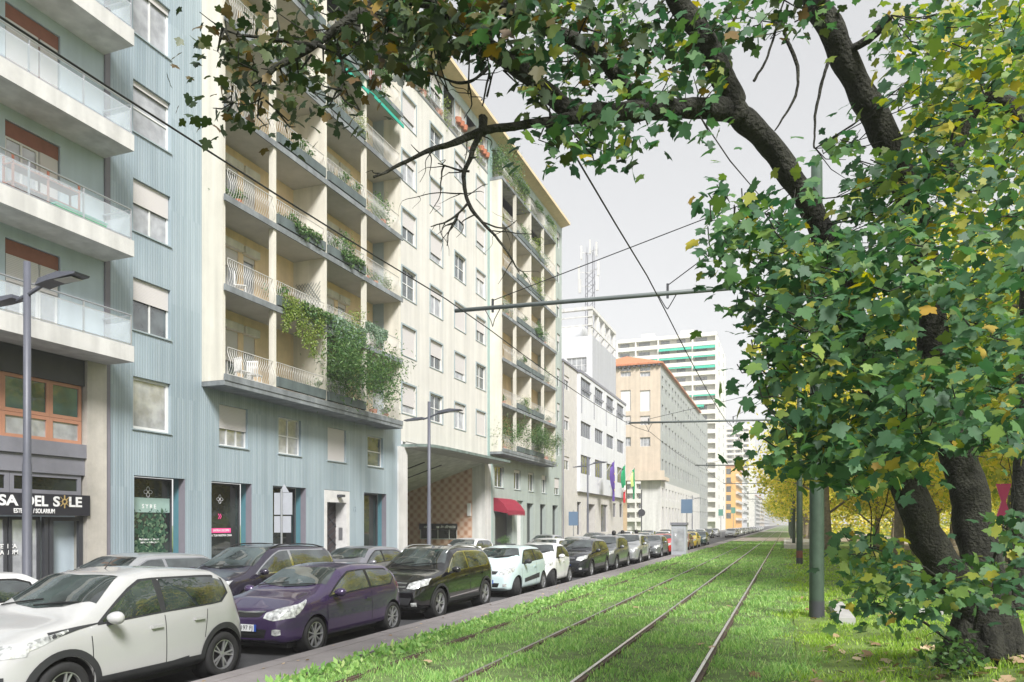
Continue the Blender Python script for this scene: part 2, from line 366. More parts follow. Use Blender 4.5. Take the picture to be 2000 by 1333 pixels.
def fbox(mb, fn, u0, u1, z0, z1, n0, n1):
    P = [fn(u, z, n) for u in (u0, u1) for z in (z0, z1) for n in (n0, n1)]
    xs = [p[0] for p in P]; ys = [p[1] for p in P]; zz = [p[2] for p in P]
    return mb.box(min(xs), max(xs), min(ys), max(ys), min(zz), max(zz))
WC = {}
def window(parent, fn, u0, u1, z0, z1, depth=.16, mull=1, transom=None, shut=0, glass=None, frame=None, shm=None, fw=.055, sill=True, simple=False, surround=None, name='window', sillm=None):
    "thing > window > pane, roller_shutter, sill (meshes shared by size)"
    glass = glass or M_gl; frame = frame or M_frame_w; shm = shm or M_shutter
    w = round(u1-u0, 2); h = round(z1-z0, 2); shut = round(shut, 2)
    face = 'x' if abs(fn(1, 0, 0)[1]-fn(0, 0, 0)[1]) > .5 else 'y'
    L0 = (lambda u, z, n: (n, u, z)) if face == 'x' else (lambda u, z, n: (u, -n, z))
    key = (w, h, depth, mull, transom, shut, glass.name, frame.name, shm.name, fw, sill, simple, surround.name if surround else 0, face, sillm.name if sillm else 0)
    if key not in WC:
        K = {}; D = -depth; hz = h*(1-shut)
        f = MB()
        fbox(f, L0, 0, w, 0, fw, D-.02, D+.04); fbox(f, L0, 0, w, h-fw, h, D-.02, D+.04); fbox(f, L0, 0, fw, fw, h-fw, D-.02, D+.04); fbox(f, L0, w-fw, w, fw, h-fw, D-.02, D+.04)
        for k in range(1, mull+1):
            c = w*k/(mull+1); fbox(f, L0, c-.028, c+.028, fw, h-fw, D-.015, D+.034)
        if transom: fbox(f, L0, fw, w-fw, h*transom-.025, h*transom+.025, D-.012, D+.03)
        K['frame'] = f.mesh('window', frame)
        g = MB(); g.face([L0(fw/2, fw/2, D), L0(w-fw/2, fw/2, D), L0(w-fw/2, h-fw/2, D), L0(fw/2, h-fw/2, D)]); K['pane'] = g.mesh('pane', glass)
        if shut > 0:
            s_ = MB(); fbox(s_, L0, .02, w-.02, hz, h-.004, D+.05, D+.075); K['roller_shutter'] = s_.mesh('roller_shutter', shm)
        if sill:
            s_ = MB(); fbox(s_, L0, -.05, w+.05, -.045, -.003, -depth+.045, .05); K['sill'] = s_.mesh('sill', sillm or M_frame_g)
        if surround:
            s_ = MB(); t = .09
            fbox(s_, L0, -t, -.001, -t, h+t, -.01, .035); fbox(s_, L0, w+.001, w+t, -t, h+t, -.01, .035); fbox(s_, L0, 0, w, h+.001, h+t, -.01, .034); fbox(s_, L0, 0, w, -t, -.05, -.01, .034)
            K['surround'] = s_.mesh('surround', surround)
        WC[key] = K
    K = WC[key]; loc = fn(u0, z0, 0)
    o = link_mesh(name, K['frame'], parent, loc)
    if not simple:
        for nm in ('pane', 'roller_shutter', 'sill', 'surround'):
            if nm in K: link_mesh(nm, K[nm], o, loc)
    else:
        for nm in ('pane', 'roller_shutter'):
            if nm in K: link_mesh(nm, K[nm], o, loc)
    return o
# ---------------- ground ----------------
FARY = 1500
g = MB(); g.face([(-700, -80, ROAD-.02), (700, -80, ROAD-.02), (700, 3500, ROAD-.02), (-700, 3500, ROAD-.02)]); tag(g.build('ground', M_soil), kind='structure')
g = MB(); g.box(-16.3, -7.13, -60, FARY, ROAD-.015, ROAD); tag(g.build('road', M_asphalt), kind='structure')
g = MB(); g.box(-19.93, -16.3, -60, FARY, ROAD, .0); g.box(-16.45, -16.298, -60, FARY, ROAD, .012); tag(g.build('pavement', M_pave), kind='structure')
# kerb strip between road and tracks, in slabs
g = MB(); y = -10.0
while y < 90:
    g.box(-7.13, -6.85, y, y+.985, ROAD-.01, .004+random.uniform(-.002, .002)); y += 1.0
g.box(-7.12, -6.86, -10, FARY, ROAD-.012, -.004); g.box(-6.85, -6.18, -10, FARY, ROAD, -.004)
tag(g.build('kerb', M_kerb), kind='structure')
g = MB(); g.box(-6.18, .15, -20, FARY, ROAD, -.045); tag(g.build('track_bed', M_soil), kind='structure')
# lawn on the right, a gentle rise towards the maple
def lawn_z(x, y):
    t = max(0, min(1, (x-.3)/3.2)); t = t*t*(3-2*t)
    return -.04+.50*t*max(0, min(1, (26-y)/16))+.025*math.sin(x*1.7+y*.6)*math.cos(y*.9)
g = MB(); nx, ny = 48, 60; X0 = [.15+(i/nx)**2.2*300 for i in range(nx+1)]; Y0 = [-20+(j/ny)**2.0*1200 for j in range(ny+1)]
Y0 = sorted(set([round(-20+i*1.2, 2) for i in range(50)]+[40+(j/24)**2*1400 for j in range(25)]))
for yy in Y0:
    for xx in X0: g.v.append((xx, yy, lawn_z(xx, yy)))
nx1 = len(X0)
for j in range(len(Y0)-1):
    for i in range(nx1-1): g.f.append((j*nx1+i, j*nx1+i+1, (j+1)*nx1+i+1, (j+1)*nx1+i)); g.mi.append(0)
tag(g.build('lawn', M_lawn, smooth=True), kind='structure')
# rails
RX = [1.124-.0, ]
RX = [-1.124, -2.57, -4.03, -5.43]
rl = ['tram rail nearest the lawn and poles', 'tram rail, second from the poles', 'tram rail, third from the poles', 'tram rail nearest the parked cars, half grown over by grass']
for x, lb in zip(RX, rl):
    r = thing('tram_rail', lb, 'rail', (x, 0, -.04), 0, 'rails of the two tram tracks')
    m = MB(); zt0 = {-5.43: -.028, -4.03: -.008}.get(x, .006); m.box(x-.024, x+.022, 1, 900, -.06, zt0); m.build('rail_head', mat('bright_rail_steel', (.66, .63, .60), .3, metal=1, var=.08, vscale=8) if x > -3 else M_rail_top, r)
    m = MB(); m.box(x+.024, x+.055, 1, 900, -.06, -.012); m.box(x+.055, x+.085, 1, 900, -.06, min(-.006, zt0-.006)); m.box(x-.05, x-.031, 1, 900, -.06, -.02); m.build('guard_flange', M_rail_side, r)
# pinkish street crossing beyond the first grass stretch, platform and path
g = MB(); g.box(-7.0, 14, 93, 118, ROAD, -.012); g.box(-7.0, 14, 200, 214, ROAD, -.012); tag(g.build('crossing', M_path), kind='structure')
g = MB(); g.box(9, 13, -20, 400, -.1, .30); tag(g.build('park_path', M_path), kind='structure')
pf = thing('tram_platform', 'low pale concrete tram platform edge behind the green poles', 'platform', (-.1, 68, 0))
m = MB(); m.box(-.2, 2.6, 66, 92.9, -.05, .30); m.build('platform_slab', M_concrete, pf)
m = MB(); m.box(-.22, -.02, 66, 92.9, .302, .325); m.build('edge_strip', M_wconc, pf)

# ---------------- left building ----------------
A = thing('apartment_block', 'pale blue apartment block with long glass-railed balconies above a beauty salon', 'apartment building', (-20, 10, 0))
XA = -20.0; sA1 = S(203, XA)-.0
A_floor = [7.25+3.235*k for k in range(8)]
XW = XA
wl0, wl1 = S(10, XA), S(118, XA)
holes = []
for k, z in enumerate(A_floor): holes.append((wl0, wl1, z+.05, z+2.62, .18))
ww = wall_holes(MB(), XF(XA), -14, sA1, 6.9, 34, holes)
ww.box(XA-9, XA-.4, -14, sA1, 0, 34)
ww.build('upper_wall', M_bluegrey, A)
for k, z in enumerate(A_floor):
    # rust brown panel above door-window
    m = MB(); m.box(XA-.14, XA-.06, wl0+.02, wl1-.02, z+2.2, z+2.6); m.build('panel', M_redwood, A)
    sh = [.0, 1, .62, .12][k % 4]
    mid = wl0+(wl1-wl0)*.62
    fr = [M_frame_w, M_frame_w, M_redwood, M_redwood][k % 4]
    window(A, XF(XA-.0), wl0+.03, mid, z+.06, z+2.2, depth=.12, mull=1, shut=[.35, .0, 1, .55][k % 4] or 0, glass=M_gl_w, frame=fr, sill=False)
    window(A, XF(XA-.0), mid+.01, wl1-.03, z+.06, z+2.2, depth=.12, mull=0, shut=[.35, .75, 1, .55][k % 4], glass=M_gl_w, frame=fr, sill=False)
    # balcony
    e0, e1 = -4.0, S(262, XA+1.25)
    b = MB(); b.box(XA-.02, XA+1.13, e0, e1-.12, z-.265, z+.0); b.box(XA+1.13, XA+1.252, e0-.002, e1+.002, z-.27, z+.22); b.box(XA+.0, XA+1.13, e1-.12, e1+.001, z-.268, z+.20)
    bo = b.build('balcony', M_wconc, A)
    r = MB()
    yy = e1-.06
    while yy > e0:
        r.box(XA+1.16, XA+1.20, yy-.02, yy+.02, z+.2, z+1.14); yy -= 1.62
    r.tube([(XA+1.18, e0, z+1.16), (XA+1.18, e1-.05, z+1.16), (XA+.03, e1-.05, z+1.16)], .028, 6); r.beam((XA+1.18, e0, z+.27), (XA+1.18, e1-.05, z+.27), .03, .03); r.beam((XA+1.18, e0, z+1.0), (XA+1.18, e1-.05, z+1.0), .025, .025)
    r.beam((XA+.03, e1-.05, z+.27), (XA+1.18, e1-.05, z+.27), .03, .03)
    r.build('railing', M_alu, bo)
    gpan = MB(); gpan.box(XA+1.205, XA+1.214, e0, e1-.1, z+.30, z+.98); gpan.box(XA+.1, XA+1.12, e1-.055, e1-.046, z+.30, z+.98); gpan.build('glass_panel', mat('balcony_glass', (.62, .68, .72), .12, var=.15, vscale=.7, alpha=.27), bo)
# lower storeys
sc0, sc1 = S(165, XA), S(203, XA)
m = MB(); m.box(XA-.6, XA+.12, sc0, sc1, -.05, 6.98); m.build('pillar', M_pillar, A)
m = MB(); m.box(XA-.5, XA+.02, -14, sc0-.01, 6.2, 6.98); m.build('dark_fascia', M_dark, A)
z0w = H(100, 862, XA); z1w = 6.2
wxs = [-10, S(-150, XA), S(6, XA), S(100, XA), sc0-.05]
for a, b in zip(wxs[1:], wxs[2:]):
    zt_ = z0w+(z1w-z0w)*.40
    window(A, XF(XA), a, b-.005, zt_, z1w, depth=.1, mull=0, glass=M_gl_t, frame=M_frame_o, fw=.10, sill=False)
    window(A, XF(XA), a, b-.005, z0w, zt_-.005, depth=.1, mull=0, glass=M_gl_w, frame=M_frame_o, fw=.10, sill=False)
zb1 = H(100, 925, XA); zb2 = H(100, 966, XA); zs1 = H(100, 1006, XA)
m = MB(); m.box(XA-.3, XA+.10, -14, sc0-.01, z0w-.42, z0w-.01); m.box(XA-.3, XA+.03, -14, sc0-.012, zb1, z0w-.42); m.build('metal_band', M_midgrey, A)
window(A, XF(XA), S(20, XA), sc0-.1, zb2, zb1, depth=.06, mull=0, glass=M_gl_s, frame=M_midgrey, fw=.12, sill=False, name='transom_window')
window(A, XF(XA), -8, S(20, XA)-.01, zb2, zb1, depth=.06, mull=0, glass=M_gl_s, frame=M_midgrey, fw=.12, sill=False, name='transom_window')
zsb = zs1-.02
sg = MB(); sg.box(XA+.03, XA+.20, -10, S(176, XA+.2), zsb, zb2+.0); sgo = sg.build('shop_sign', mat('sign_black', (.022, .022, .030), .45, var=.05), A)
sh_ = zb2-zsb; zc_ = zsb+sh_*.66
def putA(txt, px0, px1, zc, m_, ht=None, **k):
    X_ = XA+.205; a, b = S(px0, X_), S(px1, X_)
    me = text_mesh(txt, 1.0, m_, **k); xs = [v.co.x for v in me.vertices]; ys = [v.co.y for v in me.vertices]
    w = max(xs)-min(xs); hh = max(ys)-min(ys); sx_ = (b-a)/w; sy_ = (ht/hh) if ht else sx_
    me.transform(Matrix.Diagonal((sx_, sy_, 1, 1)) @ Matrix.Translation((-(max(xs)+min(xs))/2, -(max(ys)+min(ys))/2, 0)))
    me.transform(Matrix.Rotation(math.pi/2, 4, 'Z') @ Matrix.Rotation(math.pi/2, 4, 'X'))
    return link_mesh('lettering', me, sgo, (X_, (a+b)/2, zc))
HL = .30
putA('CASA', -52, 36, zc_, M_lettw, HL, offset=.03); putA('DEL', 48, 94, zc_, M_lettw, HL, offset=.03); putA('S', 104, 117, zc_, M_lettw, HL, offset=.03); putA('LE', 135, 160, zc_, M_lettw, HL, offset=.03)
putA('ESTETICA / SOLARIUM', 27, 107, zsb+sh_*.20, M_lettw, .13, offset=.02)
ssun = MB(); yc_ = S(126, XA+.2); X_ = XA+.206
for k in range(8):
    a = math.pi/4*k; p = Vector((X_, yc_+math.cos(a)*.19, zc_+math.sin(a)*.19)); q = Vector((X_, yc_+math.cos(a)*.06, zc_+math.sin(a)*.06)); ssun.beam(q, p, .035, .01)
ssun.lathe([(.09, -.005), (.09, .008), (.05, .008), (.05, -.005)], c=(X_, yc_, zc_), n=16, axis='x'); ssun.build('sun_emblem', M_gold, sgo)
# storefront: glass bays, blinds, doorway
zd = zsb-.04
sd0, sd1 = S(100, XA), S(165, XA)
m = MB(); m.box(XA-1.9, XA-1.8, -10, sd1, -.05, 3.2); m.box(XA-1.8, XA, sd1-.03, sd1, 0, zd); m.build('shop_interior', mat('interior_white', (.32, .31, .28), .9), A)
m = MB(); m.box(XA-1.78, XA-1.70, sd0+.25, sd0+.55, .6, zd-.4); m.box(XA-1.78, XA-1.70, sd0+.9, sd0+1.0, 0, 2.2); m.build('yellow_panel', M_yellowp, A)
m = MB(); m.box(XA-1.5, XA-.9, sd0+.1, sd1-.3, 0, 1.1); m.build('shop_counter', M_black, A)
bays = [(-6, -3), (-3, 0), (0, S(-40, XA)), (S(-40, XA), S(20, XA)), (S(20, XA), S(84, XA))]
for a, b in bays:
    o = window(A, XF(XA), a+.02, b-.02, .02, zd, depth=.12, mull=0, glass=M_gl_w, frame=M_dark, fw=.09, sill=False, name='shop_window')
    y_ = MB(); y_.box(XA-.112, XA-.108, b-.40, b-.24, .15, zd-.12); y_.build('yellow_stripe', M_yellowp, o)
m = MB(); 
for a in (S(88, XA), S(98, XA), S(156, XA)): m.box(XA-.14, XA-.02, a, a+.12, 0, zd)
m.box(XA-.139, XA-.021, S(98, XA)+.12, S(156, XA), zd-.12, zd-.001); m.build('door_frame', M_dark, A)
tm_ = text_mesh('ESTETICA\nSOLARIUM', .17, M_lettw, extr=.002, offset=.003); tm_.transform(Matrix.Rotation(math.pi/2, 4, 'Z') @ Matrix.Rotation(math.pi/2, 4, 'X'))
link_mesh('window_lettering', tm_, A, (XA-.09, S(12, XA), 1.32))
dp = MB(); dp.box(XA-.15, XA+.06, sc1+.0, S(213, XA), -.05, 34); dp.build('rain_pipe_cover', M_aubrey, A)
# ---------------- the long green and cream apartment building ----------------
XB = -20.0; XFr = -19.05
B = thing('apartment_building', 'tall apartment building with green ribbed tile, cream centre and planted balconies', 'apartment building', (-20, 45, 0))
s0 = S(213, XB); sBL0 = S(400, XB); sBL1 = S(780, XFr); sC0 = S(783, XB); sC1 = S(952, XB); sR0 = S(962, XB); sR1 = S(1084, XFr); sEnd = S(1097, XB)
FZ = [7.42+3.24*k for k in range(8)]        # top of balcony slabs
ROOF = 29.95
# --- ribbed wall, near part
holes = []; wspec = []
wa, wb_ = S(260, XB), S(333, XB)
for k in range(8):
    z = 5.15+3.24*k; holes.append((wa, wb_, z, z+1.72)); wspec.append((wa, wb_, z, z+1.72, k))
fw_ = [(428, 484), (544, 588), (640, 676), (718, 748)]
ztop = [(H(p[0], t, XB), H(p[0], b_, XB)) for p, t, b_ in zip(fw_, (776, 803, 826, 845), (858, 876, 892, 902))]
fl = []
for (a, b), (zt_, zb_) in zip(fw_, ztop):
    fl.append((S(a, XB), S(b, XB), 5.0, 6.55)); holes.append(fl[-1])
shop = [(262, 362, 930), (413, 492, 941), (533, 598, 948), (711, 755, 963)]
sh_h = []
for a, b, t in shop:
    zt_ = H(a, t, XB); sh_h.append((S(a, XB), S(b, XB), .35, 3.62, .55)); holes.append(sh_h[-1])
dr = (S(633, XB), S(683, XB), 0.02, 3.62, .7); holes.append(dr)
holes.append((21.43, 34.22, FZ[0]-.19, FZ[6]-.2, .66)); holes.append((21.43, 34.22, FZ[6]+.02, 29.34, 1.8))
wl = wall_holes(MB(), XF(XB), s0, sC0, -.02, ROOF, [h for h in holes], .16)
wl.box(XB-12, XB-1.4, s0, s0+.3, 0, ROOF); wl.build('ribbed_wall', M_rib, B)
shs = [.0, .42, .45, 0, .12, 1, .4, .2]
for (a, b, c, d, k) in wspec:
    if k == 0: window(B, XF(XB), a, b, c, d, mull=0, glass=M_gl_w, fw=.10, depth=.14)
    elif k == 3: window(B, XF(XB), a, b, c, d, mull=0, transom=.5, glass=M_gl_w, shut=.1)
    else: window(B, XF(XB), a, b, c, d, mull=1, shut=shs[k], transom=.62 if k == 1 else None, glass=M_gl if k == 1 else M_gl_w)
for i, h in enumerate(fl): window(B, XF(XB), h[0], h[1], h[2], h[3], mull=[2, 1, 0, 0][i], shut=[.58, 0, 1, .0][i], transom=[None, .5, None, .5][i], glass=M_gl_w if i < 2 else M_gl)
RV = [M_aubrey, M_aubrey, M_aubrey, M_aubrey]
def ornament(mb, X, y, z, r):
    for k in range(4):
        a = k*math.pi/2+math.pi/2; cx_, cz_ = math.cos(a)*r*.55, math.sin(a)*r*.55; P_ = []
        for j in range(17):
            t = 2*math.pi*j/16; lx, lz = math.cos(t)*r*.5, math.sin(t)*r*.36
            P_.append((X, y+cx_+lx*math.cos(a)-lz*math.sin(a), z+cz_+lx*math.sin(a)+lz*math.cos(a)))
        mb.tube(P_, r*.055, 4)
    mb.tube([(X, y+math.cos(t*math.pi/4)*r*.2, z+math.sin(t*math.pi/4)*r*.2) for t in range(9)], r*.055, 4); return mb
for i, h in enumerate(sh_h):
    a, b, c, d = h[:4]; X_ = XB-.55
    o = window(B, XF(XB), a, b-.12, c+.02, d-.02, depth=.53, mull=0, glass=M_gl_s, frame=M_dark, fw=.06, sill=False, name='shop_window')
    m = MB(); m.box(XB-.52, XB-.28, b-.035, b-.006, c, d-.01); m.build('teal_return', M_tealp, o)
    m = MB(); m.box(XB-.275, XB-.01, b-.035, b-.006, c, d-.01); m.build('mauve_reveal', M_aubrey, o)
    if i == 0:
        m = MB(); m.box(XB-.524, XB-.521, a+.06, b-.2, 2.42, 2.92); m.build('pale_band', mat('pale_green_film', (.30, .42, .38), .4), o)
        m = ornament(MB(), XB-.515, (a+b)/2-.05, 3.12, .17); m.build('ornament', M_lettw, o)
        for t_, sz, z in (('S Y R E', .20, 2.62), ('Nel cuore del nuovo\nquartiere a due passi', .10, 1.45)):
            tm_ = text_mesh(t_, sz, M_lettw, extr=.002, offset=.002); tm_.transform(Matrix.Rotation(math.pi/2, 4, 'Z') @ Matrix.Rotation(math.pi/2, 4, 'X')); link_mesh('window_lettering', tm_, o, (XB-.518, (a+b)/2, z))
    if i == 1:
        m = ornament(MB(), XB-.515, (a+b)/2-.1, 2.98, .16); m.build('ornament', M_lettw, o)
        tm_ = text_mesh('\u00bb', .45, M_pink, extr=.002); tm_.transform(Matrix.Rotation(math.pi/2, 4, 'Z') @ Matrix.Rotation(math.pi/2, 4, 'X')); link_mesh('window_lettering', tm_, o, (XB-.518, (a+b)/2-.1, 2.35))
        m = MB(); m.box(XB-.52, XB-.515, (a+b)/2-.55, (a+b)/2+.5, 1.68, 1.86); m.build('pink_band', M_pink, o)
        for t_, z in (('ENTRA E SCOPRI', 1.77), ('LA TUA NUOVA CASA', 1.58)):
            tm_ = text_mesh(t_, .115, M_lettw, extr=.002, offset=.002); tm_.transform(Matrix.Rotation(math.pi/2, 4, 'Z') @ Matrix.Rotation(math.pi/2, 4, 'X')); link_mesh('window_lettering', tm_, o, (XB-.511, (a+b)/2-.03, z))
# entrance with white marble surround
m = MB(); a, b = dr[0], dr[1]; m.box(XB-.12, XB+.015, a, a+.22, 0, 3.6); m.box(XB-.62, XB+.014, b-.30, b-.02, 0, 3.6); m.box(XB-.119, XB+.016, a+.22, b-.30, 3.05, 3.6); m.build('marble_surround', mat('white_marble', (.62, .61, .60), .35, var=.12, vscale=2.5), B)
m = MB(); m.box(XB-.62, XB-.60, a+.22, b-.30, 0, 3.05); dd_ = m.build('entrance_door', mat('door_brown', (.03, .02, .022), .4), B)
m = MB()
for k in range(9): m.beam((XB-.58, a+.24, .3+k*.33-.4), (XB-.58, b-.32, 1.1+k*.33-.4), .03, .03)
for k in range(3): m.beam((XB-.57, a+.24, 1.3+k*.9), (XB-.57, b-.32, .1+k*.9), .03, .03)
m.build('grille', M_dark, dd_)
m = MB(); m.box(XB-.42, XB-.2, b-.32, b-.302, 1.25, 1.85); m.build('intercom', M_alu, B)
tm_ = text_mesh('12', .34, mat('number_grey', (.2, .25, .28), .5), extr=.006); tm_.transform(Matrix.Rotation(math.pi/2, 4, 'Z') @ Matrix.Rotation(math.pi/2, 4, 'X')); link_mesh('house_number', tm_, B, (XB+.004, b+.42, 2.75))
m = MB(); m.box(XB-.1, XB+.28, (a+b)/2-.05, (a+b)/2+.25, 3.3, 3.42); m.build('door_lamp', M_dark, B)

# --- balcony blocks
RAILC = {}
def railing_mesh(w, h, belly, step=.112, seg=7, cross=False):
    key = (round(w, 2), h, belly, step)
    if key in RAILC: return RAILC[key]
    m = MB(); m.beam((0, 0, h), (0, w, h), .04, .02); m.beam((0, 0, .06), (0, w, .06), .025, .02)
    n = max(2, int(w/step))
    for k in range(n+1):
        y = w*k/n; P_ = []
        for j in range(seg+1):
            t = j/seg; z = .06+(h-.06)*t; x = belly*math.sin(math.pi*min(1, t/.75))**1.2*(1-.1*t) if t < .75 else -belly*.18*math.sin(math.pi*(t-.75)/.25)
            P_.append((x, y, z))
        m.tube(P_, .009, 4, cap=False)
    RAILC[key] = m.mesh('railing', M_rail); return RAILC[key]
PLM = {}
def balc_block(offs, near):
    "the block of four bays; offs = street position of its first fin"
    fins = [21.41, 24.09, 27.54, 30.82, 34.24]; fins = [f-21.41+offs for f in fins]
    bays = list(zip(fins, fins[1:])); XBk = -20.65
    y0, y1 = fins[0], fins[-1]
    sp = MB(); sp.box(XB-.02, XFr, y0-.14, y0, FZ[0]-.2, FZ[6]+.0); sp.build('side_panel', M_cream, B)
    sp = MB(); sp.box(XB+.0, XFr-.002, y1, y1+.14, FZ[0]-.2, FZ[6]); sp.build('side_panel', M_cream, B)
    bt = MB(); bt.box(XB, XFr+.10, y0-.15, y1+.15, FZ[0]-.38, FZ[0]-.21); bt.build('base_cornice', M_slab, B)
    # back wall (ochre) with door openings, cream partitions
    nf = 6
    hb = []; ws_ = []
    for k in range(nf):
        z = FZ[k]
        for i, (a, b) in enumerate(bays):
            hb.append((a+.15, a+.85, z+.02, z+2.3)) if i in (0, 1, 2, 3) else None; ws_.append((a+.15, a+.85, z+.02, z+2.3, i, k))
            if i in (0, 2): hb.append((a+1.45, b-.15, z+.02, z+2.3)); ws_.append((a+1.45, b-.15, z+.02, z+2.3, i, k))
    bk = wall_holes(MB(), XF(XBk), y0, y1, FZ[0]-.2, FZ[6]-.2, hb, .12); bk.build('loggia_back_wall', M_ochre, B)
    for (a, b, c, d, i, k) in ws_:
        sh_ = ((i*5+k*3+int(a)) % 4)*.22+.1
        o = window(B, XF(XBk), a, b, c, d, depth=.10, mull=1 if b-a > 1 else 0, shut=sh_, glass=M_gl_w if (i+k) % 3 else M_gl, sill=False, simple=True, name='balcony_door')
        m = WC.setdefault(('shbox', round(b-a, 2)), MB().box(.0, .20, -.08, b-a+.08, 0, .3).mesh('shutter_box', M_cream)); link_mesh('shutter_box', m, o, (XBk, a, d))
    for k in range(nf):
        z = FZ[k]; zn = FZ[k+1]-.2
        m = MB(); m.box(XBk, XFr+.07, y0-.02, y1+.02, z-.2, z); sl = m.build('balcony_slab', M_soffit, B)
        m = MB(); m.box(XFr+.07, XFr+.13, y0-.16, y1+.16, z-.21, z+.02); m.build('slab_edge', M_slab, sl)
        for j, f_ in enumerate(fins[1:-1]):
            m = MB()
            if j in (0, 2): m.box(XFr-.16, XFr+.065, f_-.08, f_+.08, z, zn)
            else: m.box(XBk+.001, XFr+.065, f_-.07, f_+.07, z, zn)
            m.build('fin', M_cream, B)
        m = MB(); m.box(XBk+.002, XFr-.17, fins[3]-.06, fins[3]+.06, z, zn); m.build('partition', M_cream, B) if False else None
        for i, (a, b) in enumerate(bays):
            if i in (1, 2):
                me = railing_mesh(b-a-.24, .62, .05, .115 if near else .16, 4); link_mesh('railing', me, B, (XFr+.05, a+.12, z+.42))
                key = ('pl', round(b-a, 2))
                if key not in PLM: PLM[key] = MB().box(0, .16, 0, b-a-.24, .07, .46).mesh('planter_box', M_planter)
                link_mesh('planter_box', PLM[key], B, (XFr+.0, a+.12, z))
            else:
                me = railing_mesh(b-a-.2, 1.03, .13, .115 if near else .16, 7 if near else 4); link_mesh('railing', me, B, (XFr+.03, a+.1, z))
    # attic storey: recessed, slab with railing
    z = FZ[6]+.02
    m = MB(); m.box(XB-1.8, XFr+.05, y0-.16, y1+.16, z-.22, z); m.build('terrace_slab', M_slab, B)
    for i, (a, b) in enumerate(bays):
        me = railing_mesh(b-a-.2, 1.03, .13, .115 if near else .16, 7 if near else 4); link_mesh('railing', me, B, (XFr-.05, a+.1, z))
    return bays
baysL = balc_block(21.41, True); baysR = balc_block(49.2, False)
# --- cream centre
ZC0 = 6.62
wcols = [(785, 812), (840, 864), (888, 909), (930, 948)]
hc = []
for (a, b) in wcols:
    for k in range(7): hc.append((S(a, XB), S(b, XB), 8.25+3.24*k-.0, 8.25+3.24*k+1.62))
cw = wall_holes(MB(), XF(XB), sC0, sC1, ZC0, 29.4, [h for h in hc]+[(sC0+.2, sC1-.2, 27.12, 29.35, 1.8)], .16); cw.build('cream_wall', M_centre, B)
for j, h in enumerate(hc):
    r_ = (j*7+3) % 5; window(B, XF(XB), *h, mull=1 if r_ in (1, 2, 4) else 0, shut=[1, .3, 0, .72, .55][r_], transom=.5 if r_ == 2 else None, glass=M_gl if r_ in (2, 4) else M_gl_w, sill=False, surround=M_frame_g)
m = MB(); m.box(XB-.1, XB+.05, sC1, sR0-.14, -.02, ROOF); m.build('teal_pilaster', mat('pale_teal_render', (.30, .42, .40), .7, streak=.15), B)
# attic over the cream centre: posts, railing, recessed back wall, slab
m = MB(); m.box(XB-1.9, XB-1.8, s0, sEnd, FZ[6]+3.0, ROOF); m.build('attic_back_wall', M_ochre, B)
att = MB()
yy = sC0
m = MB(); m.box(XB-1.8, XB+.03, sC0, sC1, 27.0, 27.12); m.build('attic_ledge', M_slab, B)
# --- right-hand green wall
holesR = []; wr_ = []
for a, b in ((966, 984), (1004, 1017), (1032, 1043), (1058, 1067), (1083, 1093)):
    holesR.append((S(a, XB), S(b, XB), 4.75, 6.3))
shR = [(1029, 1042), (1055, 1066), (1079, 1090)]
for a, b in shR: holesR.append((S(a, XB), S(b, XB), .12, 3.75, .4))
holesR.append((S(1010, XB), S(1022, XB), 0.02, 3.9, .3)); holesR.append((S(967, XB), S(1000, XB), 0.02, 2.9, .5))
for k in range(7): holesR.append((S(1088, XB), S(1094, XB), 8.4+3.24*k, 8.4+3.24*k+1.7))
m = wall_holes(MB(), XF(XB), sR0-.14, sEnd, -.02, ROOF, holesR+[(49.22, 62.01, FZ[0]-.19, FZ[6]-.2, .66), (49.22, 62.01, FZ[6]+.02, 29.34, 1.8)], .18)
m.face([(XB, sEnd, 0), (XB-12, sEnd, 0), (XB-12, sEnd, ROOF), (XB, sEnd, ROOF)]); m.build('plain_green_wall', mat('pale_green_render', (.36, .41, .38), .75, var=.06, vscale=1, streak=.12), B)
for j, h in enumerate(holesR[:5]): window(B, XF(XB), *h, mull=1, shut=[.0, .15, .1, .25, .6][j], glass=M_gl)
for h in holesR[5:8]:
    o = window(B, XF(XB), h[0], h[1], h[2], h[3], depth=.38, mull=0, glass=M_gl_s, frame=M_dark, sill=False, name='shop_window')
h = holesR[8]; m = MB(); m.box(XB-.28, XB-.24, h[0], h[1], 0, h[3]); m.build('side_door', M_frame_w, B)
h = holesR[9]; m = MB(); m.box(XB-.48, XB-.45, h[0], h[1], 0, h[3]); m.box(XB-.3, XB-.25, h[0]+.5, h[0]+.6, 0, 2.8); m.build('bar_door', M_dark, B)
for h in holesR[10:]: window(B, XF(XB), *h, mull=0, shut=.4, sill=False, simple=True)
aw = thing('shop_awning', 'crimson scalloped cloth awning over the bar door', 'awning', (XB, S(985, XB), 3.2))
a0, a1 = S(964, XB), S(999, XB); m = MB()
P_ = [(0, 3.95), (.35, 3.85), (.75, 3.5), (1.1, 3.02), (1.12, 2.78)]
for (p, q) in zip(P_, P_[1:]): m.face([(XB+p[0], a0, p[1]), (XB+q[0], a0, q[1]), (XB+q[0], a1, q[1]), (XB+p[0], a1, p[1])])
n_ = 16
for k in range(n_):
    ya, yb = a0+(a1-a0)*k/n_, a0+(a1-a0)*(k+1)/n_; m.face([(XB+1.12, ya, 2.78), (XB+1.12, yb, 2.78), (XB+1.12, (ya+yb)/2+(yb-ya)*.3, 2.66), (XB+1.12, (ya+yb)/2-(yb-ya)*.3, 2.66)])
for y_ in (a0, a1): m.face([(XB, y_, 3.95)]+[(XB+p[0], y_, p[1]) for p in P_[1:]]+[(XB, y_, 3.0)])
